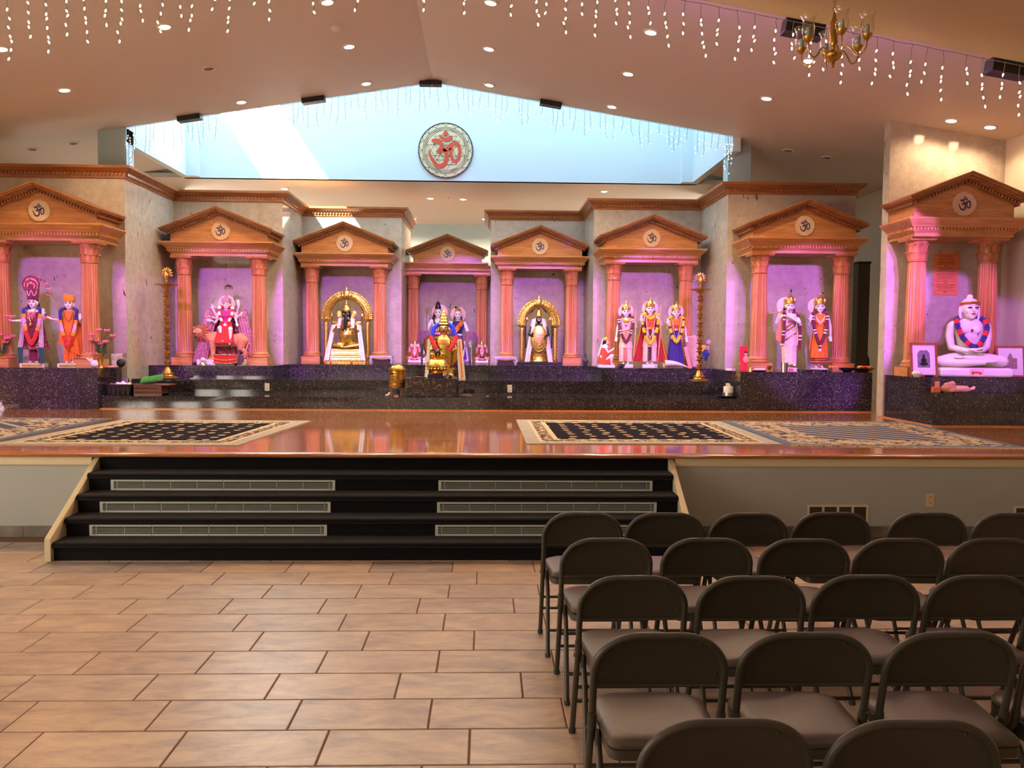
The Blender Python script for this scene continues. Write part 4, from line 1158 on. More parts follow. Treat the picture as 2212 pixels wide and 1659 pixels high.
def drape(z0, z1, r0, r1, folds, amp, cx0=0, cx1=0, cy0=0, cy1=0, n=96, rows=16, pw=1.3, ph=0, bulge=0):
    """skirt: r0 top (rx, ry), r1 bottom"""
    rings = []
    for i in range(rows + 1):
        f = i/rows; z = z0 + (z1 - z0)*f; e = f**.8
        rx = r0[0] + (r1[0] - r0[0])*e + bulge*math.sin(f*math.pi); ry = r0[1] + (r1[1] - r0[1])*e + bulge*math.sin(f*math.pi)
        ring = []
        for j in range(n):
            a = 2*math.pi*j/n
            w = math.sin(folds*a + ph + 1.2*math.sin(a*2 + f)) ; w = math.copysign(abs(w)**.8, w)
            k = 1 + amp*(f**pw)*w
            ring.append((cx0 + (cx1-cx0)*f + rx*k*math.cos(a), cy0 + (cy1-cy0)*f + ry*k*math.sin(a), z + .004*math.sin(folds*a)*(1 if i == rows else 0)))
        rings.append(ring)
    g = G(); g.loft(rings); return g
def panel(A, B, Cc, D, folds=4, amp=.012, th=.006, nu=28, nv=14, bow=0, dy=(0, -1, 0), m=0, g=None):
    """cloth hanging from top edge A-B to bottom edge D-C"""
    A, B, Cc, D = map(Vector, (A, B, Cc, D)); nn = Vector(dy).normalized(); g = g or G()
    f, b = [], []
    for j in range(nv + 1):
        v = j/nv; l, r_ = A.lerp(D, v), B.lerp(Cc, v)
        for i in range(nu + 1):
            u = i/nu; p = l.lerp(r_, u) + nn*(amp*(.35 + .65*v)*math.sin(folds*2*math.pi*u + v*1.3) + bow*math.sin(math.pi*u)*(1) + bow*.6*math.sin(math.pi*v))
            f.append(p); b.append(p - nn*th)
    k = len(f); fs = []; w = nu + 1
    for j in range(nv):
        for i in range(nu):
            q = j*w + i; fs.append((q, q+w, q+w+1, q+1)); fs.append((k+q, k+q+1, k+q+w+1, k+q+w))
    for i in range(nu): fs.append((i, i+1, k+i+1, k+i)); q = nv*w + i; fs.append((q, k+q, k+q+1, q+1))
    for j in range(nv): q = j*w; fs.append((q, k+q, k+q+w, q+w)); q = j*w + nu; fs.append((q, q+w, k+q+w, k+q))
    return g.add(f + b, fs, m)
def garland(path, r_, segs, seed=1, n=12):
    """segs: (length share, material index); bumpy flower rope"""
    rnd = random.Random(seed); path = [Vector(p) for p in path]
    # resample
    L = [0]
    for a, b in zip(path, path[1:]): L.append(L[-1] + (b - a).length)
    tot = L[-1]; step = r_*.33; k = int(tot/step); pts = []
    for i in range(k + 1):
        s = tot*i/k; q = 0
        while q < len(L) - 2 and L[q+1] < s: q += 1
        pts.append(path[q].lerp(path[q+1], (s - L[q])/max(1e-9, L[q+1] - L[q])))
    g = G(); prev = None; rings = []
    for i, p in enumerate(pts):
        t = (pts[min(i+1, k)] - pts[max(i-1, 0)]).normalized()
        u = t.cross(Vector((0, 1, 0.01))).normalized(); w = t.cross(u)
        bum = 1 + .10*math.cos(i*math.pi*.66)
        rings.append([p + (u*math.cos(2*math.pi*j/n) + w*math.sin(2*math.pi*j/n))*r_*bum*rnd.uniform(.82, 1.12) for j in range(n)])
    tots = sum(s for s, _ in segs); cum = []; c = 0
    for s, m in segs: c += s/tots; cum.append((c, m))
    b0 = len(g.f); g.loft(rings)
    for fi in range(len(g.f)):
        row = min(fi//n, k - 1); f = (row + .5)/k
        for cc, m in cum:
            if f <= cc + 1e-6: g.m[fi] = m; break
    return g
def upath(w, ztop, zbot, y, cx=0, ytop=None, n=24, back=True, pw=1.15):
    pts = []
    for i in range(n + 1):
        t = -1 + 2*i/n; a = abs(t)
        x = w*(2*a - a*a)*(1 if t > 0 else -1); z = zbot + (ztop - zbot)*a**pw
        yy = y if ytop is None else y + (ytop - y)*a**2
        pts.append((cx + x, yy, z))
    if back:
        b = [(cx - w*.55, (ytop if ytop is not None else y)*.1 + .03, ztop + .03)]
        pts = b + pts + [(cx + w*.55, b[0][1], ztop + .03)]
    return pts
def crown(parent, p, mat, s=1, h=.13, pts=7, nm='crown', r_=.056):
    c = p(0, .006, .040); g = G()
    g.lathe([(r_*s, -.01*s), (r_*1.06*s, .0), (r_*s, .012*s), (r_*.98*s, .03*s), (r_*.86*s, .05*s), (r_*.55*s, .072*s), (r_*.28*s, .085*s), (r_*.30*s, .094*s), (r_*.14*s, .104*s), (r_*.16*s, .112*s), (.001, h*s)], c=c, n=24)
    for i in range(pts):
        a = i*2*math.pi/pts - math.pi/2
        if math.sin(a) > .4: continue
        q = c + Vector((math.cos(a)*r_*s*1.03, math.sin(a)*r_*s*1.03, .02*s)); hh = .045*s if abs(math.cos(a)) > .3 else .06*s
        g.ell(q + Vector((0, 0, hh*.3)), (.011*s, .007*s, hh*.6), 8, 6)
    g.obj(nm, mat, parent)
def halo(parent, c, r_, mat, y=.065):
    g = G().lathe([(.001, 0), (r_*.90, 0), (r_, .004), (r_, .010), (r_*.9, .013), (.001, .013)], n=40).xf(Matrix.Translation((c[0], y, c[2])) @ Matrix.Rotation(R(90), 4, 'X'))
    g.obj('halo', mat, parent, angle=40)
def slab_base(parent, w, d, h, mat=None, plaque=None, cx=0):
    G().box(cx - w/2, cx + w/2, -d/2, d/2, 0, h).obj('base', mat or M_marble, parent, bevel=.004)
    if plaque: G().box(cx - w*.42, cx + w*.42, -d/2 - .003, -d/2, h*.2, h*.8).obj('plaque', plaque, parent, smooth=False)
def beads(parent, path, r_, mat, nm='necklace'):
    G().tube(path, r_, 6).obj(nm, mat, parent)
def limbs(g, arms):
    for a in arms:
        sh, el, wr, hd, hn, side = a[:6]
        g.cap_tube([sh, el], [.031, .024], 10); g.cap_tube([el, wr], [.024, .016], 10)
        if hd: hand(g, wr, hd, hn, side, .10, a[6] if len(a) > 6 else .35)
def statue(name, lab, loc, H, arms, legs=True, turn=0, skin=None, rz=0, hair=True, female=False, legpos=None, eye=True, z0=0, tilt=0, grp='marble deity statues'):
    """standing figure; returns the thing and helpers in real units"""
    t = thing(name, lab, 'statue', loc, rz, grp)
    g = G(); torso(g, female=female); g.cap_tube([(0, .006, .82), (0, .002, .90)], [.028, .025], 12)
    p0, M = head(g, (0, 0, HZ), turn, tilt, HS)
    for s in (-1, 1): g.ell((s*.105, 0, .80), (.036, .036, .036), 12, 8)
    limbs(g, arms)
    if legs:
        lp = legpos or [((-.045, 0, .50), (-.046, -.012, .28), (-.042, .004, .05)), ((.045, 0, .50), (.046, -.012, .28), (.042, .004, .05))]
        for h_, k_, a_ in lp:
            g.cap_tube([h_, k_], [.056, .036], 12); g.cap_tube([k_, a_], [.036, .021], 12)
            a_ = Vector(a_); g.ell(a_ + Vector((0, -.035, -.03)), (.022, .052, .018), 12, 8)
            for i in range(5): g.ell(a_ + Vector((-.017 + .0085*i, -.085, -.038)), (.0055, .009, .007), 6, 4)
    g.xf(Matrix.Translation((0, 0, z0)) @ Matrix.Scale(H, 4))
    g.obj('body', skin or M_marble, t, remesh=.0052*H)
    p = lambda x, y, z: (p0(x, y, z))*H + Vector((0, 0, z0))
    if eye: face(p, M, t, H*HS)
    if hair:
        hg = G()
        hg.ell(p(0, .020, .018), (.057*H*HS, .056*H*HS, .062*H*HS), 16, 10)
        for s in (-1, 1): hg.cap_tube([p(s*.052, .022, -.01), p(s*.060, .03, -.05), p(s*.066, .012, -.09), p(s*.070, -.012, -.13)], [.018*H, .017*H, .013*H, .006*H], 8)
        hg.obj('hair', M_hair, t)
    return t, p, M
def S_(H, z0, pts): return [Vector(q)*H + Vector((0, 0, z0)) for q in pts]
def gobj(t, g, H, z0, nm, mats, **k): return g.xf(Matrix.Translation((0, 0, z0)) @ Matrix.Scale(H, 4)).obj(nm, mats, t, **k)
def at(px, py, Y):
    """point on the shrine platform seen at column px, at depth Y"""
    return Vector((P(px, py, Y).x, Y, PT))

UPR = (0, -.1, 1)
# ================= far left shrine
def statue_maroon():
    Y = 11.55; H = .885; b = .058
    arms = [((-.105, 0, .80), (-.14, -.03, .66), (-.225, -.09, .655), (-1, -.3, .12), (0, -.5, 1), -1),
            ((.105, 0, .80), (.155, -.04, .69), (.155, -.10, .76), (0.1, -.1, 1), (0, -1, 0), 1)]
    t, p, M = statue('robed_statue', 'marble statue in tall maroon turban and brocade coat holding pink lotus flowers', at(74, 792, Y), H, arms, turn=-.08, z0=b, rz=R(17))
    slab_base(t, .30, .26, b, plaque=M_brass)
    gobj(t, drape(.50, .03, (.062, .05), (.066, .055), 7, .12, cx0=-.0, rows=10), H, b, 'trousers', C_['wine'])
    gobj(t, drape(.80, .22, (.108, .066), (.185, .125), 9, .07, cx1=.03, rows=18, bulge=-.012), H, b, 'coat', M_brom)
    gobj(t, panel((-.075, -.075, .80), (.065, -.075, .80), (.06, -.13, .32), (-.08, -.13, .32), 3, .006), H, b, 'coat_front', C_['maroon'])
    gobj(t, panel((-.07, -.082, .80), (.05, -.082, .80), (.045, -.09, .66), (-.068, -.09, .66), 3, .003), H, b, 'bib', M_bro)
    # turban and feathered crest
    c = p(0, .008, .05); s = H*1.22
    G().lathe([(.06*s, -.02*s), (.067*s, 0), (.068*s, .03*s), (.074*s, .075*s), (.078*s, .12*s), (.05*s, .135*s), (.001, .14*s)], c=c, n=28).obj('turban', C_['wine'], t)
    for i, (rr, mt) in enumerate(((.108, C_['maroon']), (.09, M_bro), (.072, C_['maroon']), (.055, M_bro), (.036, C_['maroon']))):
        g = G().ell((0, 0, 0), (rr*s*.92, .008*s, rr*s*1.05), 32, 16)
        g.obj('crest', mt, t, loc=c + Vector((-.012, -.035*s - .006*i, .175*s - i*.008)))
    g = G()
    for a0, a1 in ((-.8, -.1), (.0, .8)):
        g.tube([c + Vector((math.sin(a)*.075*s, -math.cos(a)*.078*s, (.10 - .07*math.sin((a - a0)/(a1 - a0)*math.pi))*s)) for a in [a0 + (a1 - a0)*i/8 for i in range(9)]], .006*s, 6)
    g.obj('turban_braid', C_['lilac'], t)
    g = G()
    for i in range(12):
        a = R(-20 + i*13); q = Vector((.17*math.cos(a)*s, .05*s, .17*math.sin(a)*s*1.0)) + Vector((0, 0, .93*s + b)); g.ell(q, (.026*s, .008*s, .013*s), 8, 5, 0, Matrix.Rotation(-a, 3, 'Y'))
    g.obj('halo', M_bro, t)
    gm = [C_['navy'], C_['saffron'], C_['lilac'], C_['red']]
    gobj(t, garland(upath(.115, .83, .30, -.155, ytop=-.05), .030, [(.13,0),(.05,1),(.10,2),(.05,1),(.34,3),(.05,1),(.10,2),(.05,1),(.13,0)]), H, b, 'garland', gm)
    for sx, x1 in ((-1, -.20), (1, .10)):
        gobj(t, panel((sx*.11, -.06, .83), (sx*.11 + .03, -.07, .83), (x1 + .075, -.11 - .06*(sx > 0), .24), (x1, -.10 - .06*(sx > 0), .24), 2, .012), H, b, 'scarf', C_['silver'])
        gobj(t, panel((x1, -.11 - .06*(sx > 0), .25), (x1 + .075, -.12 - .06*(sx > 0), .25), (x1 + .07, -.12 - .06*(sx > 0), .0), (x1 + .01, -.11 - .06*(sx > 0), .0), 5, .006), H, b, 'tassel', C_['teal'])
    beads(t, S_(H, b, [(-.05, -.07, .84), (-.03, -.10, .70), (-.012, -.12, .62), (.02, -.11, .70), (.045, -.07, .84)]), .004, M_gold)
    g = G().ell(S_(H, b, [(-.012, -.13, .60)])[0], (.022, .008, .028)); g.obj('pendant', M_brass, t)
    for c0, sgn in (((-.285, -.12, .715), -1), ((.245, -.12, .70), 1)):
        g = G(); cc = S_(H, b, [c0])[0]
        for i in range(9):
            a = i*2*math.pi/9; g.ell(cc + Vector((.028*math.cos(a), .02*math.sin(a), .004)), (.042, .016, .016), 10, 6, 0, Matrix.Rotation(a, 3, 'Z') @ Matrix.Rotation(-.35, 3, 'Y'))
        g.obj('lotus_flower', C_['pink'], t)
statue_maroon()
def statue_orange():
    Y = 11.55; H = .87; b = .058
    arms = [((-.105, 0, .80), (-.14, -.02, .68), (-.215, -.09, .70), (-1, -.3, .35), (0, -.5, 1), -1),
            ((.105, 0, .80), (.165, -.02, .66), (.165, -.09, .70), (0.05, -.1, 1), (0, -1, 0), 1)]
    t, p, M = statue('robed_statue', 'marble statue in orange turban and orange robes with one palm raised in blessing', at(152, 792, Y), H, arms, turn=-.08, z0=b, hair=False, rz=R(16))
    slab_base(t, .275, .25, b, plaque=M_brass)
    gobj(t, drape(.84, .30, (.085, .055), (.155, .105), 8, .06, rows=16), H, b, 'robe', C_['orange'])
    gobj(t, drape(.50, .03, (.06, .05), (.055, .05), 6, .14, cx0=-.02, cx1=-.03), H, b, 'lower_robe', C_['orange'])
    gobj(t, panel((.07, -.02, .80), (.17, .06, .80), (.20, .02, .10), (.02, -.09, .07), 5, .02, bow=.02), H, b, 'shawl', C_['saffron'])
    gobj(t, panel((-.13, -.06, .42), (.12, -.10, .40), (.16, -.08, .12), (-.06, -.10, .25), 4, .015), H, b, 'apron_fold', C_['orange'])
    c = p(0, .008, .035); s = H*1.24
    G().lathe([(.062*s, -.012*s), (.068*s, .004*s), (.066*s, .04*s), (.064*s, .065*s), (.045*s, .078*s), (.001, .082*s)], c=c, n=24, sx=1, sy=1).ell(c + Vector((-.03*s, -.045*s, .05*s)), (.02*s, .02*s, .045*s)).obj('turban', C_['saffron'], t)
    gm = [C_['navy'], C_['saffron'], C_['lilac'], C_['red']]
    gobj(t, garland(upath(.115, .84, .27, -.14, ytop=-.05), .027, [(.19,0),(.04,1),(.10,2),(.04,1),(.26,3),(.04,1),(.10,2),(.04,1),(.19,0)], 4), H, b, 'garland', gm)
    beads(t, S_(H, b, upath(.06, .82, .66, -.085, back=False)), .004, C_['maroon'])
    beads(t, S_(H, b, upath(.085, .78, .42, -.12, back=False)), .0035, C_['maroon'])
statue_orange()

# ================= three crowned statues
def bow(t, pts, mat=None): G().tube(pts, [.006 + .006*math.sin(i/(len(pts)-1)*math.pi) for i in range(len(pts))], 8).obj('bow', mat or M_brass, t)
def ram_like(x, Y, H, lab, gmats, segs, gw, gz, blouse, lower, cape=None, female=False, skirtmat=None, hands='bow', collar=None, sash=None):
    b = .055
    aL = ((-.105, 0, .80), (-.15, .0, .66), (-.175, -.02, .50), (0, -.2, -1), (0, -1, 0), -1) if hands == 'down' else ((-.105, 0, .80), (-.155, -.02, .66), (-.155, -.10, .74), (0, -.1, 1), (0, -1, 0), -1)
    aR = ((.105, 0, .80), (.16, .0, .66), (.185, -.03, .50), (.1, -.2, -1), (0, -1, 0), 1) if female else ((.105, 0, .80), (.185, .0, .68), (.165, -.05, .765), (-.7, -.3, .6), (0, -1, 0), 1)
    t, p, M = statue('crowned_statue', lab, at(x, 793, Y), H, [aL, aR], z0=b, female=female, rz=R(-8))
    slab_base(t, .24, .2, b)
    halo(t, p(0, 0, .01), .140*H, M_halo, .085*H); crown(t, p, M_gold, H*HS)
    if blouse: g = G(); torso(g, .008, .63, .835, female=female); gobj(t, g, H, b, 'blouse', blouse)
    if female or skirtmat:
        gobj(t, drape(.66, .02, (.062, .05), (.150, .115), 13, .07), H, b, 'sari', skirtmat)
        gobj(t, panel((-.10, -.02, .62), (-.06, .05, .62), (-.13, .06, .06), (-.16, -.02, .08), 3, .01), H, b, 'sari_fold', skirtmat)
        gobj(t, drape(.66, .62, (.066, .054), (.074, .06), 10, .03, rows=3), H, b, 'waist_band', M_gold)
    else:
        gobj(t, drape(.62, .30, (.074, .058), (.122, .088), 10, .05, rows=10), H, b, 'dhoti', lower)
        for s in (-1, 1): gobj(t, drape(.36, .05, (.070, .068), (.056, .058), 6, .14, cx0=s*.052, cx1=s*.058, rows=10), H, b, 'dhoti_leg', lower)
        gobj(t, panel((-.03, -.075, .60), (.03, -.075, .60), (.022, -.085, .08), (-.03, -.085, .06), 3, .01), H, b, 'front_pleat', sash or C_['peach'])
        for zz in (.61, .42): gobj(t, G().tube([(.085*math.cos(a*math.pi/10)*(1 + .15*(zz < .5)), .062*math.sin(a*math.pi/10)*(1 + .2*(zz < .5)), zz + .02*math.cos(a*math.pi/10)) for a in range(21)], .010, 8), H, b, 'waist_band', C_['orange'] if zz > .5 else M_brass)
    if cape:
        for s in (-1, 1): gobj(t, panel((s*.11, .035, .82), (s*.05, .06, .82), (s*.12, .04, .03), (s*.31, -.02, .06), 5, .016), H, b, 'cape', cape)
        for s in (-1, 1): gobj(t, G().tube([(s*.12, .022, .80), (s*.185, .0, .5), (s*.25, -.03, .20), (s*.29, -.035, .06)], .006, 6), H, b, 'cape_border', C_['yellow'])
    gobj(t, garland(upath(gw, .84, gz, -.115, ytop=-.03), .027, segs, int(x)), H, b, 'garland', gmats)
    if collar: gobj(t, garland(upath(.07, .845, .775, -.075, back=False), .022, [(1, 0)], 8), H, b, 'flower_collar', collar)
    beads(t, S_(H, b, upath(.055, .83, .69, -.075, back=False)), .0035, M_gold); beads(t, S_(H, b, upath(.068, .80, .46, -.10, back=False)), .0035, M_marble)
    gobj(t, G().ell((0, -.085, .70), (.018, .012, .026)), H, b, 'brooch', C_['magenta'])
    if hands != 'down' and not female or hands == 'down':
        bow(t, S_(H, b, [(.13, -.06, .03), (.155, -.075, .30), (.172, -.07, .55), (.165, -.08, .74), (.155, -.07, .86), (.175, -.06, 1.02)]), C_['peach'])
        gobj(t, G().tube([(.13, -.06, .03), (.175, -.06, 1.02)], .0018, 4), H, b, 'bow_string', M_white)
    return t, p
ma = [C_['maroon'], C_['white'], C_['brown']]
seg_m = [(.10,0),(.015,1),(.02,2),(.015,1),(.12,0),(.015,1),(.02,2),(.015,1),(.30,0),(.015,1),(.02,2),(.015,1),(.12,0),(.015,1),(.02,2),(.015,1),(.10,0)]
my = [C_['yellow'], C_['brown']]
seg_y = [(.10,0),(.04,1),(.10,0),(.05,1),(.08,0),(.05,1),(.30,0),(.05,1),(.08,0),(.05,1),(.10,0),(.04,1),(.10,0)]
ram_like(1351, 13.2, .885, 'crowned white statue with maroon garland and bow, left of the three under the sixth shrine', ma, seg_m, .13, .40, None, C_['cream'], None, hands='down', collar=[C_['yellow']])
ram_like(1403, 13.2, .94, 'crowned white statue with yellow garland and red cape, middle of the three', my, seg_y, .14, .345, C_['orange'], C_['cream'], C_['red'], hands='up', collar=[C_['yellow']], sash=C_['brown'])
ram_like(1459, 13.2, .885, 'crowned white statue in deep indigo sari with yellow garland, right of the three', my, seg_y, .13, .40, C_['orange'], None, None, female=True, skirtmat=C_['indigo'], hands='up')

# flute player and companion
def statue_flute():
    Y = 12.0; H = .955; b = .05
    arms = [((-.105, 0, .80), (-.20, -.05, .69), (-.165, -.13, .845), (.1, -.1, 1), (0, -1, .1), -1, .8),
            ((.105, 0, .80), (.135, -.10, .69), (-.045, -.13, .80), (-.25, -.1, 1), (0, -1, 0), 1, .8)]
    lp = [((-.045, 0, .50), (-.04, -.02, .28), (-.03, .004, .05)), ((.045, 0, .50), (.04, -.05, .28), (.075, -.05, .07))]
    t, p, M = statue('flute_player_statue', 'white statue with gold crown playing a flute, wrapped in pale pink cloth', at(1703, 800, Y), H, arms, z0=b, turn=-.05, tilt=.10, legpos=lp, rz=R(-12))
    slab_base(t, .22, .2, b)
    halo(t, p(-.05, 0, .01), .125*H, M_halo, .075*H); crown(t, p, M_gold, H*HS)
    G().ell(p(-.01, -.01, .19), (.016*H, .01*H, .028*H)).obj('peacock_feather', M_dark, t)
    gobj(t, G().tube([(-.34, -.17, .82), (.03, -.14, .892)], .0075, 8), H, b, 'flute', M_brass)
    gobj(t, drape(.66, .34, (.078, .06), (.130, .10), 9, .05, rows=10), H, b, 'wrap', C_['cream'])
    gobj(t, drape(.40, .05, (.122, .095), (.098, .085), 8, .12, cx1=.01), H, b, 'dhoti', C_['cream'])
    g = G(); torso(g, .008, .63, .80); gobj(t, g, H, b, 'tunic', C_['white'])
    for z, dz in ((.66, .10), (.60, .09), (.47, .06)): gobj(t, G().tube([(-.10, -.075, z - dz/2 - .03), (-.03, -.098, z - .02), (.05, -.09, z + .045), (.10, -.03, z + dz)], .012, 8), H, b, 'sash_border', M_brass)
    gobj(t, panel((.10, -.02, .78), (.15, .03, .78), (.17, -.02, .38), (.10, -.06, .37), 3, .01), H, b, 'shoulder_cloth', C_['cream'])
    gobj(t, panel((-.145, -.10, .76), (-.115, -.10, .76), (-.13, -.10, .40), (-.22, -.10, .44), 5, .007), H, b, 'beaded_tassel', C_['peach'])
    gobj(t, garland([(-.05, .02, .86), (-.09, -.10, .85), (-.10, -.14, .78), (-.10, -.14, .60), (-.115, -.13, .37)], .026, [(.3,0),(.03,1),(.05,2),(.03,1),(.25,0),(.03,1),(.05,2),(.03,1),(.2,0)], 3), H, b, 'garland', ma)
    gobj(t, garland([(.06, .03, .86), (.115, -.03, .80), (.15, -.05, .66), (.155, -.05, .50), (.15, -.05, .28)], .026, [(.25,0),(.03,1),(.05,2),(.03,1),(.2,0),(.03,1),(.05,2),(.03,1),(.2,0)], 5), H, b, 'garland', ma)
    beads(t, S_(H, b, [(.08, -.06, .84), (.09, -.11, .66), (.04, -.12, .50), (-.02, -.13, .45), (-.055, -.13, .52), (-.07, -.12, .70)]), .004, M_marble)
    gobj(t, G().ell((-.0, -.085, .715), (.03, .02, .022)), H, b, 'brooch', C_['magenta'])
statue_flute()
def statue_radha():
    Y = 12.0; H = .955; b = .045
    arms = [((-.105, 0, .80), (-.155, -.02, .655), (-.145, -.10, .735), (0.05, -.1, 1), (0, -1, 0), -1),
            ((.105, 0, .80), (.155, .0, .65), (.16, -.02, .50), (0, -.2, -1), (0, -1, 0), 1)]
    t, p, M = statue('sari_statue', 'white statue with gold crown in a bright orange sari, one palm raised', at(1768, 800, Y), H, arms, z0=b, turn=-.02, female=True, rz=R(-15))
    slab_base(t, .24, .2, b)
    halo(t, p(-.04, 0, .01), .125*H, M_halo, .075*H); crown(t, p, M_gold, H*HS)
    g = G(); torso(g, .009, .63, .835, female=True); gobj(t, g, H, b, 'blouse', C_['orange'])
    gobj(t, drape(.63, .07, (.066, .054), (.130, .10), 9, .09, bulge=.014), H, b, 'sari', C_['orange'])
    for k, (z, mt) in enumerate(((.085, C_['maroon']), (.125, C_['maroon']), (.155, C_['brown']))):
        f = (.63 - z)/.56; gobj(t, G().tube([((.066 + .066*f**.8 + .014*math.sin(f*math.pi))*1.04*math.cos(a*math.pi/18), (.054 + .048*f**.8 + .014*math.sin(f*math.pi))*1.05*math.sin(a*math.pi/18), z) for a in range(37)], .008, 6), H, b, 'sari_border', mt)
    gobj(t, panel((-.09, -.02, .60), (-.05, .04, .62), (-.13, .03, .20), (-.155, -.05, .34), 3, .01), H, b, 'sari_fold', C_['saffron'])
    gobj(t, garland(upath(.105, .84, .36, -.115, ytop=-.04), .027, seg_m, 6), H, b, 'garland', ma)
    gobj(t, garland([(0, -.115, .37), (0, -.115, .26)], .024, [(.3,1),(.3,0),(.4,1)], 6), H, b, 'garland_drop', ma)
    for z in (.72, .70, .68): beads(t, S_(H, b, upath(.06, .81, z, -.085, back=False)), .0035, M_marble)
statue_radha()

# kneeling figure
def kneeler():
    H = .62; Y = 13.15
    t = thing('kneeling_statue', 'small kneeling statue in orange robe with yellow cap beside the crowned statues', 'statue', at(1308, 794, Y), 0, 'marble deity statues')
    G().box(-.13, .14, -.1, .1, 0, .045).obj('base', M_marble, t, bevel=.004)
    g = G(); z = .045
    g.cap_tube([(-.04, 0, .12 + z), (-.02, 0, .27 + z)], [.075, .062], 14); g.ell((-.015, 0, .29 + z), (.06, .055, .03))
    g.cap_tube([(-.015, 0, .29 + z), (-.01, 0, .33 + z)], [.02, .018])
    c = Vector((0, 0, .365 + z)); g.ell(c, (.040, .034, .044)); g.ell(c + Vector((.035, 0, -.012)), (.018, .017, .015))
    for s in (-1, 1):
        g.cap_tube([(-.01, s*.055, .27 + z), (.03, s*.07, .20 + z)], [.022, .018]); g.cap_tube([(.03, s*.07, .20 + z), (.10, s*.015, .235 + z)], [.018, .012])
        hand(g, (.10, s*.010, .235 + z), (.7, 0, .9), (0, -s, 0), s, .055, .05)
        g.cap_tube([(-.03, s*.05, .07 + z), (.09, s*.06, .14 + z)], [.045, .034]); g.cap_tube([(.09, s*.06, .14 + z), (.07, s*.06, .02 + z)], [.032, .022])
        g.ell((.09, s*.06, .015 + z), (.04, .018, .014))
    g.obj('body', M_marble, t, remesh=.004)
    G().ell(c + Vector((-.012, 0, .004)), (.040, .038, .044)).cap_tube([c + Vector((-.03, 0, 0)), c + Vector((-.045, 0, -.06))], [.026, .012]).obj('hair', M_hair, t)
    G().lathe([(.036, 0), (.040, .01), (.036, .035), (.012, .05), (.001, .056)], c=c + Vector((0, 0, .028)), n=20).obj('cap', C_['yellow'], t)
    g = G().ell(c + Vector((.032, -.022, .008)), (.006, .006, .004)).ell(c + Vector((.032, .022, .008)), (.006, .006, .004)); g.obj('eyes', M_eye, t)
    g = drape(.27, .02, (.068, .066), (.125, .105), 9, .09, cx0=-.015, cx1=.0, rows=12); g.xf(Matrix.Translation((0, 0, z))); g.obj('robe', cloth('burnt orange cloth', (220,70,24)), t)
    g = panel((-.05, .0, .43 + z), (-.035, -.02, .43 + z), (-.11, -.05, .15 + z), (-.13, .02, .15 + z), 2, .008); g.obj('scarf', C_['cream'], t)
kneeler()

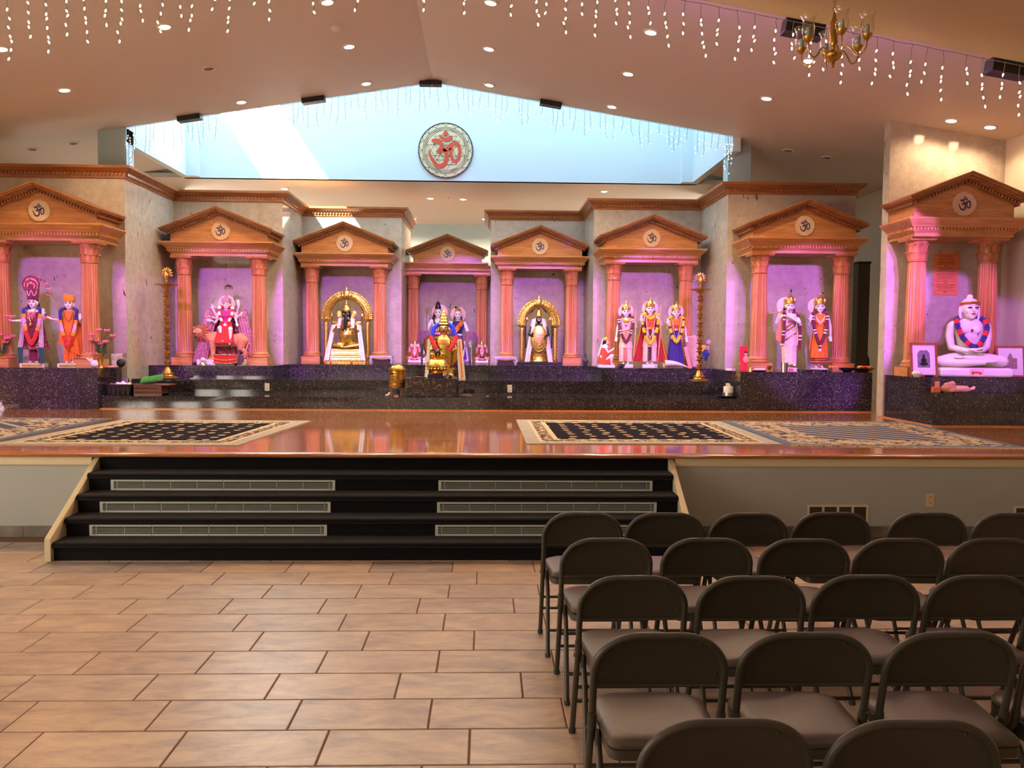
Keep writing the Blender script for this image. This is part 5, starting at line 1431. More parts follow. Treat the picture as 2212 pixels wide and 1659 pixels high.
# ================= goddess on a lion
def goddess():
    Y = 13.45; k = Y/FPX
    o = at(490, 789, Y)
    t = thing('goddess_on_lion_statue', 'many-armed goddess statue with red and white garland seated on a standing lion', 'statue', o, R(10), 'marble deity statues')
    z = .085
    G().box(-.44, .44, -.16, .16, 0, z).obj('base', M_marble, t, bevel=.006)
    # lion: facing left, head turned to the viewer
    g = G()
    g.loft([[(x, ry*math.cos(a*math.pi/10), zc + rz*math.sin(a*math.pi/10)) for a in range(20)] for x, zc, ry, rz in
        ((-.24,.42,.05,.06),(-.21,.42,.085,.105),(-.14,.41,.10,.125),(-.04,.40,.09,.11),(.06,.39,.082,.098),(.14,.40,.088,.11),(.21,.41,.085,.115),(.26,.41,.06,.08),(.28,.41,.02,.03))])
    g.cap_tube([(-.22, -.02, .44), (-.31, -.06, .52)], [.085, .075], 14)
    hc = Vector((-.345, -.10, .53)); g.ell(hc, (.068, .07, .066)); g.ell(hc + Vector((-.042, -.045, -.012)), (.034, .04, .022)); g.ell(hc + Vector((-.035, -.04, -.055)), (.028, .034, .014))
    for s in (-1, 1): g.ell(hc + Vector((.0 + s*.045, .0, .06)), (.018, .012, .02))
    for fx, fy, kx, px_ in ((-.17, -.07, -.165, -.16), (-.20, .07, -.25, -.22)):      # fore legs: shoulder, wrist, paw
        g.cap_tube([(fx, fy, .40), (kx, fy, .22)], [.055, .033]); g.cap_tube([(kx, fy, .22), (px_, fy, .11)], [.033, .025]); g.ell((px_ - .03, fy, .10), (.045, .03, .018))
    for fx, fy in ((.22, -.07), (.20, .07)):       # hind legs: knee forward, hock backward
        g.cap_tube([(fx, fy, .40), (fx - .035, fy, .27)], [.075, .045]); g.cap_tube([(fx - .035, fy, .27), (fx + .045, fy, .19)], [.04, .026]); g.cap_tube([(fx + .045, fy, .19), (fx + .03, fy, .11)], [.025, .022]); g.ell((fx, fy, .10), (.045, .028, .017))
    g.xf(Matrix.Diagonal((1.22, 1, 1.0, 1)))
    hc = Vector((hc.x*1.22, hc.y, hc.z))
    li = g.obj('lion', cloth('tan lion paint', (214,150,110), sheen=0), t, remesh=.0065)
    g = G()
    for i in range(26):
        a = i*2*math.pi/13; r1 = .068 if i < 13 else .085; q = hc + Vector((.02 + .02*(i >= 13), -.012 + .035*(i >= 13), -.005)) + Vector((math.cos(a)*r1, 0, math.sin(a)*r1*1.05))
        g.cap_tube([q, q + Vector((math.cos(a)*.045 + .02, .015, math.sin(a)*.045 - .025))], [.030, .010], 8)
    g.obj('mane', cloth('brown mane paint', (170,96,70), sheen=0), li)
    g = G().tube([(.33, -.02, .43), (.36, -.05, .40), (.335, -.10, .30), (.30, -.12, .20), (.25, -.13, .14), (.24, -.14, .10), (.275, -.14, .095), (.30, -.14, .14), (.32, -.13, .22)], [.02, .017, .014, .013, .012, .011, .011, .011, .02], 8); g.obj('tail', cloth('tail paint', (214,140,120), sheen=0), li)
    g = G()
    for s in (-1, 1): g.ell(hc + Vector((-.045 + s*.022, -.062 + (s < 0)*.012, .018)), .008)
    g.ell(hc + Vector((-.07, -.078, -.006)), (.010, .010, .007)); g.ell(hc + Vector((-.045, -.055, -.036)), (.03, .032, .012)); g.obj('eyes', M_eye, li)
    # goddess
    H = .86; zz = .16
    arms = [((-.105, .02, .80), (-.17, -.05, .68), (-.235, -.13, .70), (-.9, -.3, .2), (0, 0, 1), -1), ((-.10, .03, .81), (-.18, .0, .74), (-.235, -.04, .86), (-.1, 0, 1), (0, -1, 0), -1, .9),
            ((-.10, .02, .78), (-.19, -.06, .60), (-.25, -.12, .64), (-.9, -.4, .1), (0, -1, 0), -1), ((.10, .02, .80), (.17, -.03, .68), (.20, -.12, .60), (.2, -.5, -.6), (0, -1, 0), 1),
            ((.105, .03, .81), (.19, .0, .76), (.225, -.06, .87), (.1, 0, 1), (0, -1, 0), 1, .9), ((.10, .02, .79), (.20, -.04, .70), (.25, -.10, .74), (.7, -.3, .7), (0, -1, 0), 1)]
    g = G(); torso(g, female=True); g.cap_tube([(0, .006, .82), (0, .002, .90)], [.028, .025], 12); p0, M = head(g, (0, 0, HZ), 0, 0, HS); limbs(g, arms)
    g.cap_tube([(-.05, -.02, .50), (-.10, -.15, .50)], [.06, .045]); g.cap_tube([(-.10, -.15, .50), (-.04, -.17, .28)], [.04, .025])
    g.cap_tube([(.05, -.02, .50), (.09, -.15, .48)], [.06, .045]); g.cap_tube([(.09, -.15, .48), (.08, -.17, .22)], [.04, .022]); g.ell((.08, -.20, .20), (.02, .045, .016)); g.ell((-.04, -.20, .26), (.02, .045, .016))
    gobj(t, g, H, zz, 'body', M_marble, remesh=.005)
    p = lambda x, y, q: p0(x, y, q)*H + Vector((0, 0, zz)); face(p, M, t, H*HS)
    G().ell(p(0, .020, .018), (.057*H*HS, .056*H*HS, .062*H*HS), 16, 10).obj('hair', M_hair, t)
    halo(t, p(0, 0, .02), .15*H, M_halo, .08*H); crown(t, p, M_shawl, H*HS, h=.15)
    gobj(t, (lambda g_: (torso(g_, .008, .63, .835, female=True), g_)[1])(G()), H, zz, 'blouse', C_['magenta'])
    gobj(t, drape(.62, .22, (.10, .09), (.17, .13), 8, .10, cy0=-.05, cy1=-.12, cx1=-.03, rows=12), H, zz, 'skirt', C_['red'])
    gm = [C_['scarlet'], C_['white']]
    gobj(t, garland(upath(.125, .88, .55, -.16, ytop=-.04), .028, [(.07,0),(.08,1)]*7 + [(.07,0)], 2), H, zz, 'garland', gm)
    for s, m_ in ((-1, 1.0), (1, 1.0)):
        gobj(t, panel((s*.12, .06, .90), (s*.36, .0, .84), (s*.60, -.08, -.14), (s*.36, -.04, -.14), 5, .02, bow=.03), H, zz, 'shawl', M_shawl)
    gobj(t, panel((-.36, .10, .86), (.36, .10, .86), (.48, .12, -.04), (-.48, .12, -.04), 8, .012), H, zz, 'back_drape', M_brom)
    g = G().tube(S_(H, zz, [(-.235, -.05, .93), (-.225, -.05, 1.0), (-.20, -.05, 1.05), (-.165, -.05, 1.08)]), [.016, .015, .011, .003], 8, flat=.4); g.obj('curved_sword', M_steel, t)
    g = G().cap_tube(S_(H, zz, [(.235, -.08, .91), (.225, -.08, 1.0)]), [.018, .028], 8); g.obj('conch', M_marble, t)
    for q in ((-.27, -.16, .74), (.27, -.14, .80)):
        G().tube(S_(H, zz, [q, (q[0]*1.02, q[1], q[2] + .14)]), .006, 8).obj('mace', M_gold, t)
goddess()

# ================= golden arches
def arch(t, w, h, hs, r_, nm='arch'):
    """w half width, hs spring height, h top"""
    g = G(); n = 40; path = []
    for i in range(n + 1):
        a = math.pi*i/n; path.append((-w*math.cos(a), 0, hs + (h - hs)*math.sin(a)))
    g.tube(path, [r_*(1 + .10*math.cos(i*math.pi)) for i in range(n + 1)], 12, fu=.4)
    g.tube([(q[0]*1.0, -.03, q[2]) for q in path], r_*.42, 8)
    for i in range(n + 1):
        a = math.pi*i/n; g.ell((-(w + r_)*math.cos(a), -.01, hs + (h + r_*.9 - hs)*math.sin(a)), (r_*.36, r_*.3, r_*.36), 8, 6)
        g.ell((-(w - r_*.2)*math.cos(a), -r_*.6, hs + (h - r_*.2 - hs)*math.sin(a)), (r_*.22, r_*.2, r_*.22), 6, 4)
    g.obj(nm, M_gold, t)
    g = G().ell((0, -r_*.7, h + r_*.2), (r_*.9, r_*.5, r_*1.1)).ell((0, -r_*.7, h + r_*1.3), (r_*.35, r_*.3, r_*.7)).lathe([(.001, 0), (r_*.3, r_*.3), (.001, r_*.9)], c=(0, -r_*.5, h + r_*1.4), n=10)
    for s in (-1, 1): g.ell((s*r_*.9, -r_*.7, h), (r_*.5, r_*.3, r_*.6))
    g.obj('arch_finial', M_gold, t)
    for s in (-1, 1):
        g = G().lathe([(.07, 0), (.07, .03), (.05, .04), (.058, .06)] + [(.038 + .010*(i % 2), .06 + i*(hs - .12)/16) for i in range(17)] + [(.055, hs - .05), (.068, hs - .03), (.072, hs)], c=(s*w, 0, 0), n=16)
        g.obj('arch_pillar', M_gold, t)
def elephant_idol():
    Y = 15.0; o = at(750, 784, Y); k = Y/FPX
    t = thing('elephant_headed_idol', 'dark elephant-headed idol dressed in gold, seated inside a wide gold arch', 'statue', o, 0, 'marble deity statues')
    arch(t, .375, 1.22, .80, .075)
    g = G(); 
    for z0, z1, w in ((.0, .10, .36), (.10, .135, .33), (.135, .22, .28), (.22, .25, .31)): g.rects([(z0, -w, w, -.2, .12), (z1 - .015, -w, w, -.2, .12), (z1, -w + .012, w - .012, -.19, .11)])
    for i in range(22): g.ell((-.33 + i*.0314, -.2, .05), (.013, .01, .028), 8, 5)
    g.obj('pedestal', M_gold, t)
    g = G(); z = .25
    g.ell((0, -.03, .26 + z), (.155, .13, .165)); g.ell((0, .02, .42 + z), (.14, .09, .12))
    for s in (-1, 1):
        g.cap_tube([(s*.09, -.05, .07 + z), (s*.25, -.12, .07 + z)], [.075, .055]); g.cap_tube([(s*.25, -.12, .07 + z), (s*.06, -.20, .04 + z)], [.05, .034]); g.ell((s*.02, -.21, .035 + z), (.05, .03, .022))
        g.cap_tube([(s*.14, .0, .46 + z), (s*.26, -.03, .38 + z)], [.045, .034]); g.cap_tube([(s*.26, -.03, .38 + z), (s*.22, -.14, .32 + z)], [.032, .024]); hand(g, (s*.22, -.14, .32 + z), (-s*.3, -.6, .4), (0, -.4, 1), s, .1)
        g.cap_tube([(s*.14, .02, .48 + z), (s*.27, .03, .48 + z)], [.04, .03]); g.cap_tube([(s*.27, .03, .48 + z), (s*.27, -.02, .60 + z)], [.03, .022]); hand(g, (s*.27, -.02, .60 + z), (0, 0, 1), (0, -1, 0), s, .09)
    g.obj('body', M_gold, t, remesh=.007)
    g = G(); hc = Vector((0, -.06, .62 + z))
    g.ell(hc, (.085, .085, .095)); g.ell(hc + Vector((-.035, -.02, .05)), (.045, .05, .045)); g.ell(hc + Vector((.035, -.02, .05)), (.045, .05, .045))
    g.cap_tube([hc + Vector(q) for q in ((0, -.07, -.02), (0, -.10, -.09), (0, -.115, -.17), (-.012, -.13, -.24), (-.04, -.14, -.28), (-.07, -.145, -.265))], [.045, .036, .030, .026, .022, .018], 12)
    g.obj('elephant_head', M_dark, t, remesh=.006)
    g = G()
    for s in (-1, 1): g.ell(hc + Vector((s*.125, .0, -.01)), (.055, .014, .085), 16, 10, 0, Matrix.Rotation(s*.3, 3, 'Y'))
    g.obj('ears', M_gold, t)
    for s in (-1, 1): G().cap_tube([hc + Vector((s*.04, -.075, -.055)), hc + Vector((s*.055, -.12, -.075))], [.012, .005], 8).obj('tusk', M_marble, t)
    g = G()
    for s in (-1, 1): g.ell(hc + Vector((s*.042, -.078, .012)), (.014, .008, .009))
    g.ell(hc + Vector((0, -.082, .06)), (.035, .012, .008)); g.obj('eyes', M_gold, t)
    G().lathe([(.08, 0), (.086, .015), (.07, .05), (.06, .08), (.035, .11), (.04, .12), (.018, .15), (.022, .16), (.001, .20)], c=hc + Vector((0, .01, .07)), n=24).obj('crown', M_gold, t)
    for s in (-1, 1):
        g = G(); panel((s*.08, -.09, .56 + z), (s*.15, -.06, .56 + z), (s*.15, -.15, .38 + z), (s*.09, -.17, .38 + z), 2, .008, g=g); panel((s*.19, -.10, .44 + z), (s*.26, -.08, .44 + z), (s*.37, -.24, -.20 + z), (s*.28, -.26, -.20 + z), 2, .012, bow=.015, g=g)
        g.obj('stole', C_['pink'] if False else C_['white'], t)
    G().tube([(-.155, -.10, .40 + z), (-.08, -.16, .42 + z), (.08, -.16, .42 + z), (.155, -.10, .40 + z)], .012, 8).obj('chest_band', C_['red'], t)
    return o
elephant_idol()
def dark_idol():
    Y = 15.1; o = at(1163, 786, Y)
    t = thing('gold_robed_idol', 'small black-faced idol covered in gold, standing inside a narrow gold arch', 'statue', o, 0, 'marble deity statues')
    arch(t, .305, 1.10, .72, .075)
    G().box(-.42, .42, -.22, .14, 0, .035).obj('base', M_black, t, bevel=.004)
    g = G().lathe([(.19, .035), (.20, .05), (.18, .065), (.17, .14), (.19, .15), (.19, .17), (.14, .18), (.15, .22), (.16, .23), (.001, .24)], n=32, sx=1, sy=.7); g.obj('pedestal', M_gold, t)
    g = G(); z = .24
    g.loft([[(rx*math.cos(a*math.pi/12), -.0 + ry*math.sin(a*math.pi/12), zz + z) for a in range(24)] for zz, rx, ry in ((0,.12,.09),(.1,.13,.10),(.25,.13,.10),(.38,.135,.09),(.45,.13,.07),(.49,.05,.045))])
    g.cap_tube([(0, 0, .48 + z), (0, 0, .53 + z)], [.03, .03]); g.ell((0, -.01, .575 + z), (.055, .055, .062))
    for s in (-1, 1): g.cap_tube([(s*.13, 0, .43 + z), (s*.18, -.05, .30 + z)], [.032, .026]); g.cap_tube([(s*.18, -.05, .30 + z), (s*.12, -.14, .27 + z)], [.025, .02]); hand(g, (s*.12, -.14, .27 + z), (0, -.3, -1 if s > 0 else 1), (0, -1, 0), s, .08)
    g.obj('body', M_dark, t, remesh=.006)
    g = G(); rows = []
    g.ell((0, -.10, .20 + z), (.155, .035, .27), 24, 14)
    for r_ in (.05, .09, .125): g.tube([(r_*1.0*math.sin(a*math.pi/12 - math.pi/2), -.14 + r_*.05, .18 + z - r_*1.5*math.cos(a*math.pi/12 - math.pi/2)) for a in range(13)], .007, 6)
    for i in range(30): a = i*2*math.pi/30; g.ell((.15*math.cos(a), -.105, .20 + z + .26*math.sin(a)), .011, 8, 5)
    g.obj('gold_breastplate', M_gold, t)
    g = G().lathe([(.05, 0), (.062, .02), (.052, .07), (.045, .10), (.028, .14), (.032, .15), (.012, .18), (.001, .205)], c=(0, 0, .62 + z), n=20); g.obj('crown', M_gold, t)
    g = G().ribbon([(-.022, .60 + z), (-.018, .565 + z), (0, .548 + z), (.018, .565 + z), (.022, .60 + z)], .010, -.072, -.062); g.obj('forehead_mark', M_marble, t)
    for s in (-1, 1):
        g = G(); panel((s*.05, -.04, .60 + z), (s*.13, .02, .58 + z), (s*.26, -.08, -.20 + z), (s*.17, -.12, -.20 + z), 2, .012, bow=.02, g=g); g.obj('stole', C_['white'], t)
        g = G().ell((s*.22, .0, .58 + z), (.04, .02, .05)).ell((s*.22, .0, .64 + z), (.02, .015, .035)); g.obj('gold_emblem', M_gold, t)
        g = G().tube([(0, .03, .86 + z), (s*.12, .03, .74 + z), (s*.235, .03, .66 + z)], .018, 8); g.obj('black_canopy', M_black, t)
        g = G().tube([(s*.235, .02, .60 + z), (s*.245, -.01, .35 + z), (s*.24, -.03, .05 + z)], .014, 8); g.obj('bead_rope', M_black, t)
dark_idol()

# ================= centre shrine
def seated_pair():
    Y = 16.35; k = Y/FPX
    H = 1.12; o = at(952, 784, Y); zz = .02
    t = thing('seated_blue_throated_statue', 'white seated statue with piled dark hair and a trident, at left of the centre pair', 'statue', at(946, 784, Y), 0, 'marble deity statues')
    def up(H_, zz_, arms, female):
        g = G(); torso(g, female=female); g.cap_tube([(0, .006, .82), (0, .002, .90)], [.030, .026], 12); p0, M = head(g, (0, 0, .935), 0, 0, 1.06)
        for s in (-1, 1): g.ell((s*.098, 0, .80), (.036, .036, .036), 12, 8)
        limbs(g, arms); return g, p0, M
    arms = [((-.105, 0, .80), (-.17, -.02, .67), (-.165, -.06, .80), (0, 0, 1), (.6, -1, 0), -1, .9), ((.105, 0, .80), (.155, -.03, .66), (.10, -.12, .57), (-.3, -.5, -.6), (0, -1, 0), 1)]
    g, p0, M = up(H, zz, arms, False)
    g.cap_tube([(-.05, -.02, .48), (-.15, -.16, .46)], [.062, .05]); g.cap_tube([(-.15, -.16, .46), (-.13, -.16, .23)], [.045, .028]); g.ell((-.13, -.20, .215), (.024, .05, .02))
    g.cap_tube([(.05, -.02, .48), (.14, -.16, .47)], [.062, .05]); g.cap_tube([(.14, -.16, .47), (-.02, -.20, .44)], [.042, .03]); g.ell((-.06, -.21, .43), (.05, .024, .02))
    H2 = 1.28; gobj(t, g, H2, -.23, 'body', M_marble, remesh=.006)
    p = lambda x, y, q: p0(x, y, q)*H2 + Vector((0, 0, -.23)); face(p, M, t, H2); halo(t, p(.02, 0, .01), .125*H2, M_halo, .10)
    g = G().ell(p(0, .02, .022), (.056*H2, .055*H2, .058*H2)).lathe([(.055, 0), (.062, .04), (.045, .08), (.05, .10), (.025, .14), (.001, .15)], c=p(0, .0, .055), n=16)
    for s in (-1, 1): g.cap_tube([p(s*.05, .02, 0), p(s*.07, .01, -.08), p(s*.06, -.03, -.16)], [.026, .022, .008], 8)
    g.obj('hair', M_hair, t)
    G().tube([p(0, -.0, .15), p(.008, 0, .175), p(-.01, 0, .19)], [.008, .006, .002], 6).obj('crescent_ornament', M_steel, t)
    gobj(t, drape(.55, .22, (.085, .07), (.20, .12), 9, .07, cy0=-.03, cy1=-.10, rows=12), H2, -.23, 'dhoti', C_['cream'])
    for z in (.64, .60): gobj(t, G().tube([(.088*math.cos(a*math.pi/10), .066*math.sin(a*math.pi/10), z) for a in range(21)], .008, 6), H2, -.23, 'waist_band', C_['magenta'])
    gobj(t, G().tube(upath(.06, .84, .72, -.085, back=False), .012, 8), H2, -.23, 'snake_necklace', M_dark)
    g = G(); base = Vector((-.165, -.10, 0))
    g.tube([base*H2 + Vector((0, 0, .58)), base*H2 + Vector((0, 0, -.23 + .98*H2))], .010, 8)
    top = base*H2 + Vector((0, 0, -.23 + .93*H2))
    for s in (-1, 0, 1): g.tube([top, top + Vector((s*.035, 0, .02)), top + Vector((s*.035, 0, .09)), top + Vector((s*.03, 0, .11))], [.008, .008, .007, .002], 6)
    g.obj('trident', M_brass, t)
    G().rects([(0, -.24, .24, -.22, .16), (.10, -.24, .24, -.22, .16), (.30, -.18, .20, -.14, .14), (.36, -.16, .18, -.02, .14)]).obj('seat', C_['lilac'], t, bevel=.02)
    # companion
    t = thing('seated_sari_statue', 'white seated statue in dark blue sari at right of the centre pair', 'statue', at(989, 784, Y), 0, 'marble deity statues')
    arms = [((-.105, 0, .80), (-.14, -.03, .66), (-.125, -.10, .74), (0, 0, 1), (0, -1, 0), -1), ((.105, 0, .80), (.17, -.02, .64), (.205, -.10, .50), (.1, -.3, -1), (0, -1, 0), 1)]
    g, p0, M = up(H, zz, arms, True)
    for s in (-1, 1): g.cap_tube([(s*.05, -.02, .48), (s*.08, -.17, .47)], [.062, .05]); g.cap_tube([(s*.08, -.17, .47), (s*.08, -.18, .23)], [.045, .028])
    H3 = 1.22; gobj(t, g, H3, -.21, 'body', M_marble, remesh=.006)
    p = lambda x, y, q: p0(x, y, q)*H3 + Vector((0, 0, -.21)); face(p, M, t, H3); halo(t, p(0, 0, .01), .125*H3, M_halo, .09)
    g = G().ell(p(0, .02, .022), (.056*H3, .055*H3, .06*H3)).ell(p(-.035, .0, .115), .024)
    for s in (-1, 1): g.cap_tube([p(s*.05, .02, 0), p(s*.06, .01, -.08)], [.018, .012], 8)
    g.obj('hair', M_hair, t); crown(t, p, M_brass, H3, h=.10, r_=.04)
    g = G(); torso(g, .009, .63, .835, female=True); gobj(t, g, H3, -.21, 'blouse', C_['navy'])
    gobj(t, panel((-.09, -.085, .66), (-.03, -.095, .62), (.09, -.08, .80), (.05, -.08, .85), 2, .006), H3, -.21, 'sari_sash', C_['orange'])
    gobj(t, drape(.60, .22, (.09, .075), (.15, .12), 10, .09, cy0=-.04, cy1=-.14, rows=14), H3, -.21, 'sari', C_['navy'])
    G().rects([(0, -.20, .22, -.20, .16), (.30, -.17, .18, -.12, .14), (.36, -.15, .16, -.0, .14)]).obj('seat', C_['lilac'], t, bevel=.02)
    # fly whisks
    for x, lab, s in ((912, 'mauve horsehair fly whisk fanned beside the left of the centre pair', -1), (1022, 'mauve horsehair fly whisk fanned beside the right of the centre pair', 1)):
        o = at(x, 784, Y - .15); t = thing('fly_whisk', lab, 'fly whisk', o, 0, 'fly whisks')
        rnd = random.Random(x); g = G()
        for i in range(90):
            a = rnd.uniform(-1.25, 1.25); L = rnd.uniform(.26, .34); pts = []
            for q in range(7):
                u = q/6; pts.append((.05*s*-1 + math.sin(a)*L*.55*u**.7, rnd.uniform(-.004, .004) + .05*math.cos(i)*u, .58 + math.cos(a)*.05*math.sin(u*2.6) - L*.95*u**2*(.7 + .3*math.cos(a)) + .08*u))
            g.tube(pts, [.006]*6 + [.002], 4)
        h = g.obj('hair_tuft', cloth('mauve hair', (150,100,130)), t); G().tube([(-.05*s, 0, .60), (-.03*s, 0, .12), (-.02*s, 0, 0)], [.02, .014, .02], 10).obj('handle', M_steel, t)
seated_pair()
def mini(x, Y, lab, robe, skin, sc=.34, ears=False):
    t = thing('seated_figurine', lab, 'figurine', at(x, 785, Y), 0, 'small seated figurines')
    s = sc; g = G()
    g.ell((0, 0, .34*s), (.16*s, .13*s, .20*s)); g.ell((0, .01*s, .55*s), (.15*s, .09*s, .11*s)); g.ell((0, -.03*s, .74*s), (.10*s, .10*s, .115*s))
    for q in (-1, 1):
        g.cap_tube([(q*.08*s, -.03*s, .20*s), (q*.26*s, -.12*s, .18*s)], [.085*s, .06*s]); g.cap_tube([(q*.26*s, -.12*s, .18*s), (0, -.2*s, .14*s)], [.055*s, .04*s])
        g.cap_tube([(q*.15*s, 0, .60*s), (q*.25*s, -.05*s, .48*s)], [.045*s, .038*s]); g.cap_tube([(q*.25*s, -.05*s, .48*s), (q*.24*s, -.12*s, .60*s)], [.036*s, .03*s]); hand(g, (q*.24*s, -.12*s, .60*s), (0, 0, 1), (0, -1, 0), q, .12*s)
    if ears:
        g.cap_tube([(0, -.12*s, .72*s), (0, -.16*s, .60*s), (-.03*s, -.18*s, .50*s)], [.045*s, .035*s, .025*s])
        for q in (-1, 1): g.ell((q*.15*s, .0, .76*s), (.07*s, .02*s, .09*s))
    g.obj('body', skin, t, remesh=.0045)
    G().rects([(0, -.3*s, .3*s, -.24*s, .16*s), (.12*s, -.27*s, .27*s, -.22*s, .14*s)]).obj('base', M_marble, t, bevel=.004)
    G().lathe([(.09*s, 0), (.10*s, .02*s), (.07*s, .10*s), (.03*s, .15*s), (.001, .2*s)], c=(0, -.02*s, .82*s), n=16).obj('crown', M_gold, t)
    garl = garland([(q[0]*s, q[1]*s, q[2]*s) for q in upath(.14, .62, .22, -.17, ytop=-.08)], .032*s, [(1, 0)], 3); garl.obj('garland', [robe], t)
    g = G()
    for q in (-1, 1): g.ell((q*.04*s, -.118*s, .76*s), (.02*s, .01*s, .012*s))
    g.obj('eyes', M_eye, t)
    g = panel((-.12*s, -.10*s, .28*s), (.12*s, -.10*s, .28*s), (.2*s, -.26*s, .10*s), (-.2*s, -.26*s, .10*s), 4, .01); g.obj('cloth', robe, t)
mini(896, 15.9, 'small pink figurine with red cloth left of the centre pair', C_['red'], simple('pink painted stone', s2l(236,190,190), .35), .42, True)
mini(1041, 15.9, 'small elephant-headed figurine in dark maroon cloth right of the centre pair', C_['maroon'], simple('rose painted stone', s2l(220,160,150), .35), .42, True)
mini(925, 15.7, 'small white figurine half hidden behind the gold arch group', C_['orange'], M_marble, .34)

# gold festival idol and pot on the black marble block
def gold_group():
    Yt = 12.1
    o = Vector((P(957, 800, 12.75).x, 12.95, H2))
    t = thing('gold_festival_idol', 'gold bust idol with tiered crown, blue tufts and red garland against a gold shield', 'statue', o, 0, 'marble deity statues')
    G().rects([(0, -.20, .20, -.13, .13), (.03, -.20, .20, -.13, .13), (.03, -.16, .16, -.11, .11), (.15, -.15, .15, -.10, .10), (.15, -.18, .18, -.12, .12), (.17, -.18, .18, -.12, .12)]).obj('pedestal', M_gold, t)
    g = G(); n = 28; f = []
    poly = [(-.30, .62), (-.31, .50), (-.27, .36), (-.20, .25), (-.10, .17), (.10, .17), (.20, .25), (.27, .36), (.31, .50), (.30, .62), (.22, .68), (-.22, .68)]
    G().prism(poly, .02, .045).obj('shield', M_brass, t, smooth=False)
    G().tube([(x, .01, z) for x, z in poly] + [(poly[0][0], .01, poly[0][1])], .013, 8).obj('shield_rim', C_['wine'], t)
    g = G().lathe([(.10, .17), (.13, .26), (.15, .40), (.16, .52), (.13, .62), (.06, .68), (.055, .72)], n=28, sy=.55); g.ell((0, -.02, .78), (.075, .075, .095))
    g.ell((0, -.095, .775), (.014, .016, .022)); 
    for s in (-1, 1): g.ell((s*.085, -.0, .77), (.02, .02, .05)); g.cap_tube([(s*.14, -.0, .58), (s*.19, -.07, .46), (s*.10, -.13, .44)], [.04, .032, .025])
    g.obj('body', M_gold, t, remesh=.006)
    G().lathe([(.08, 0), (.088, .015), (.07, .04), (.078, .055), (.06, .09), (.066, .10), (.045, .14), (.05, .15), (.028, .19), (.03, .20), (.001, .25)], c=(0, -.01, .84), n=28).obj('crown', M_gold, t)
    g = G()
    for s in (-1, 1): g.ell((s*.03, -.088, .80), (.016, .008, .008)); 
    g.ell((0, -.092, .735), (.018, .006, .006)); g.obj('eyes', M_eye, t)
    for s in (-1, 1): garland([(s*.07, .02, .86), (s*.15, .0, .80), (s*.18, -.03, .68), (s*.19, -.03, .62)], .034, [(1, 0)], 2).obj('blue_tuft', [C_['blue']], t)
    for s in (-1, 1): garland([(s*.20, -.04, .66), (s*.16, -.11, .56), (s*.10, -.16, .44)], .034, [(1, 0)], 3).obj('red_garland', [C_['scarlet']], t)
    for s, w in ((-1, .05), (1, .08)):
        g = panel((s*.20, -.02, .62), (s*.20 + s*w, .0, .62), (s*(.22 + w*1.6), -.05, .0), (s*.24, -.08, .0), 2, .01)
        g.obj('white_stole', C_['white'], t)
    b = panel((.235, -.065, .60), (.26, -.06, .60), (.31, -.09, .02), (.285, -.09, .02), 1, .003); b.obj('stole_stripe', C_['orange'], t)
    # block
    bx0, bx1 = P(876, 840, 11.62).x, P(985, 840, 11.62).x
    t = thing('marble_block_table', 'black veined marble block standing on the lowest granite step at centre', 'table', ((bx0 + bx1)/2, 11.75, H1))
    hw = (bx1 - bx0)/2; h = PT - .155 - H1
    h = P(930, 818, 11.55).z - H1
    G().box(-hw, hw, -.2, .2, 0, h - .012).obj('block', M_bmarble, t, smooth=False, bevel=.003)
    G().box(-hw - .006, hw + .006, -.206, .206, h - .012, h).obj('top_slab', M_bmarble, t, smooth=False, bevel=.003)
    zt = H1 + h
    # dark purple stand and gold pot
    x = P(944, 810, 11.75).x
    t = thing('purple_stand', 'low dark purple stand on the black marble block, under the gold vessel', 'stand', (x, 11.8, zt)); G().rects([(0, -.13, .13, -.1, .1), (.05, -.13, .13, -.1, .1), (.06, -.12, .12, -.09, .09)]).obj('stand_body', simple('purple lacquer', s2l(50,22,70), .3), t)
    t = thing('gold_vessel', 'bulging polished gold vessel topped with leaves on the purple stand', 'vessel', (x + .0, 11.8, zt + .06))
    G().lathe([(.07, 0), (.09, .01), (.075, .03), (.13, .06), (.16, .11), (.15, .16), (.11, .20), (.085, .215), (.10, .235), (.06, .24), (.001, .24)], n=36).obj('pot', M_gold, t)
    g = G()
    for i in range(18): a = i*2*math.pi/18; g.ell((.145*math.cos(a), .145*math.sin(a), .075), (.014, .014, .02), 8, 5)
    g.obj('embossing', M_gold, t)
    g = G()
    for i in range(9): a = i*2*math.pi/9; g.ell((.06*math.cos(a), .05*math.sin(a), .265), (.05, .012, .02), 10, 6, 0, Matrix.Rotation(a, 3, 'Z') @ Matrix.Rotation(-.7, 3, 'Y'))
    g.obj('gold_leaves', M_gold, t)
    G().ell((0, 0, .30), (.05, .05, .045)).cap_tube([(-.02, 0, .33), (-.06, -.01, .35)], .014).cap_tube([(.02, 0, .33), (.055, -.01, .35)], .012).obj('dark_fruit', M_dark, t)
    x2 = P(961, 812, 11.68).x; t = thing('steel_cup', 'small fluted steel cup beside the gold vessel on the marble block', 'cup', (x2, 11.66, zt)); G().lathe([(.028, 0), (.03, .008), (.018, .015), (.045, .04), (.048, .075), (.052, .085), (.048, .085), (.04, .045), (.001, .03)], n=24).obj('cup_body', M_steel, t)
    x3 = P(973, 812, 11.7).x; t = thing('white_shell', 'small white conch with black stand at right end of the marble block', 'conch', (x3, 11.72, zt)); G().cap_tube([(-.03, 0, .045), (.0, 0, .05), (.035, 0, .04)], [.01, .022, .006], 12).obj('shell', M_marble, t); G().lathe([(.035, 0), (.03, .012), (.015, .02), (.028, .03)], n=16).obj('shell_stand', M_black, t)
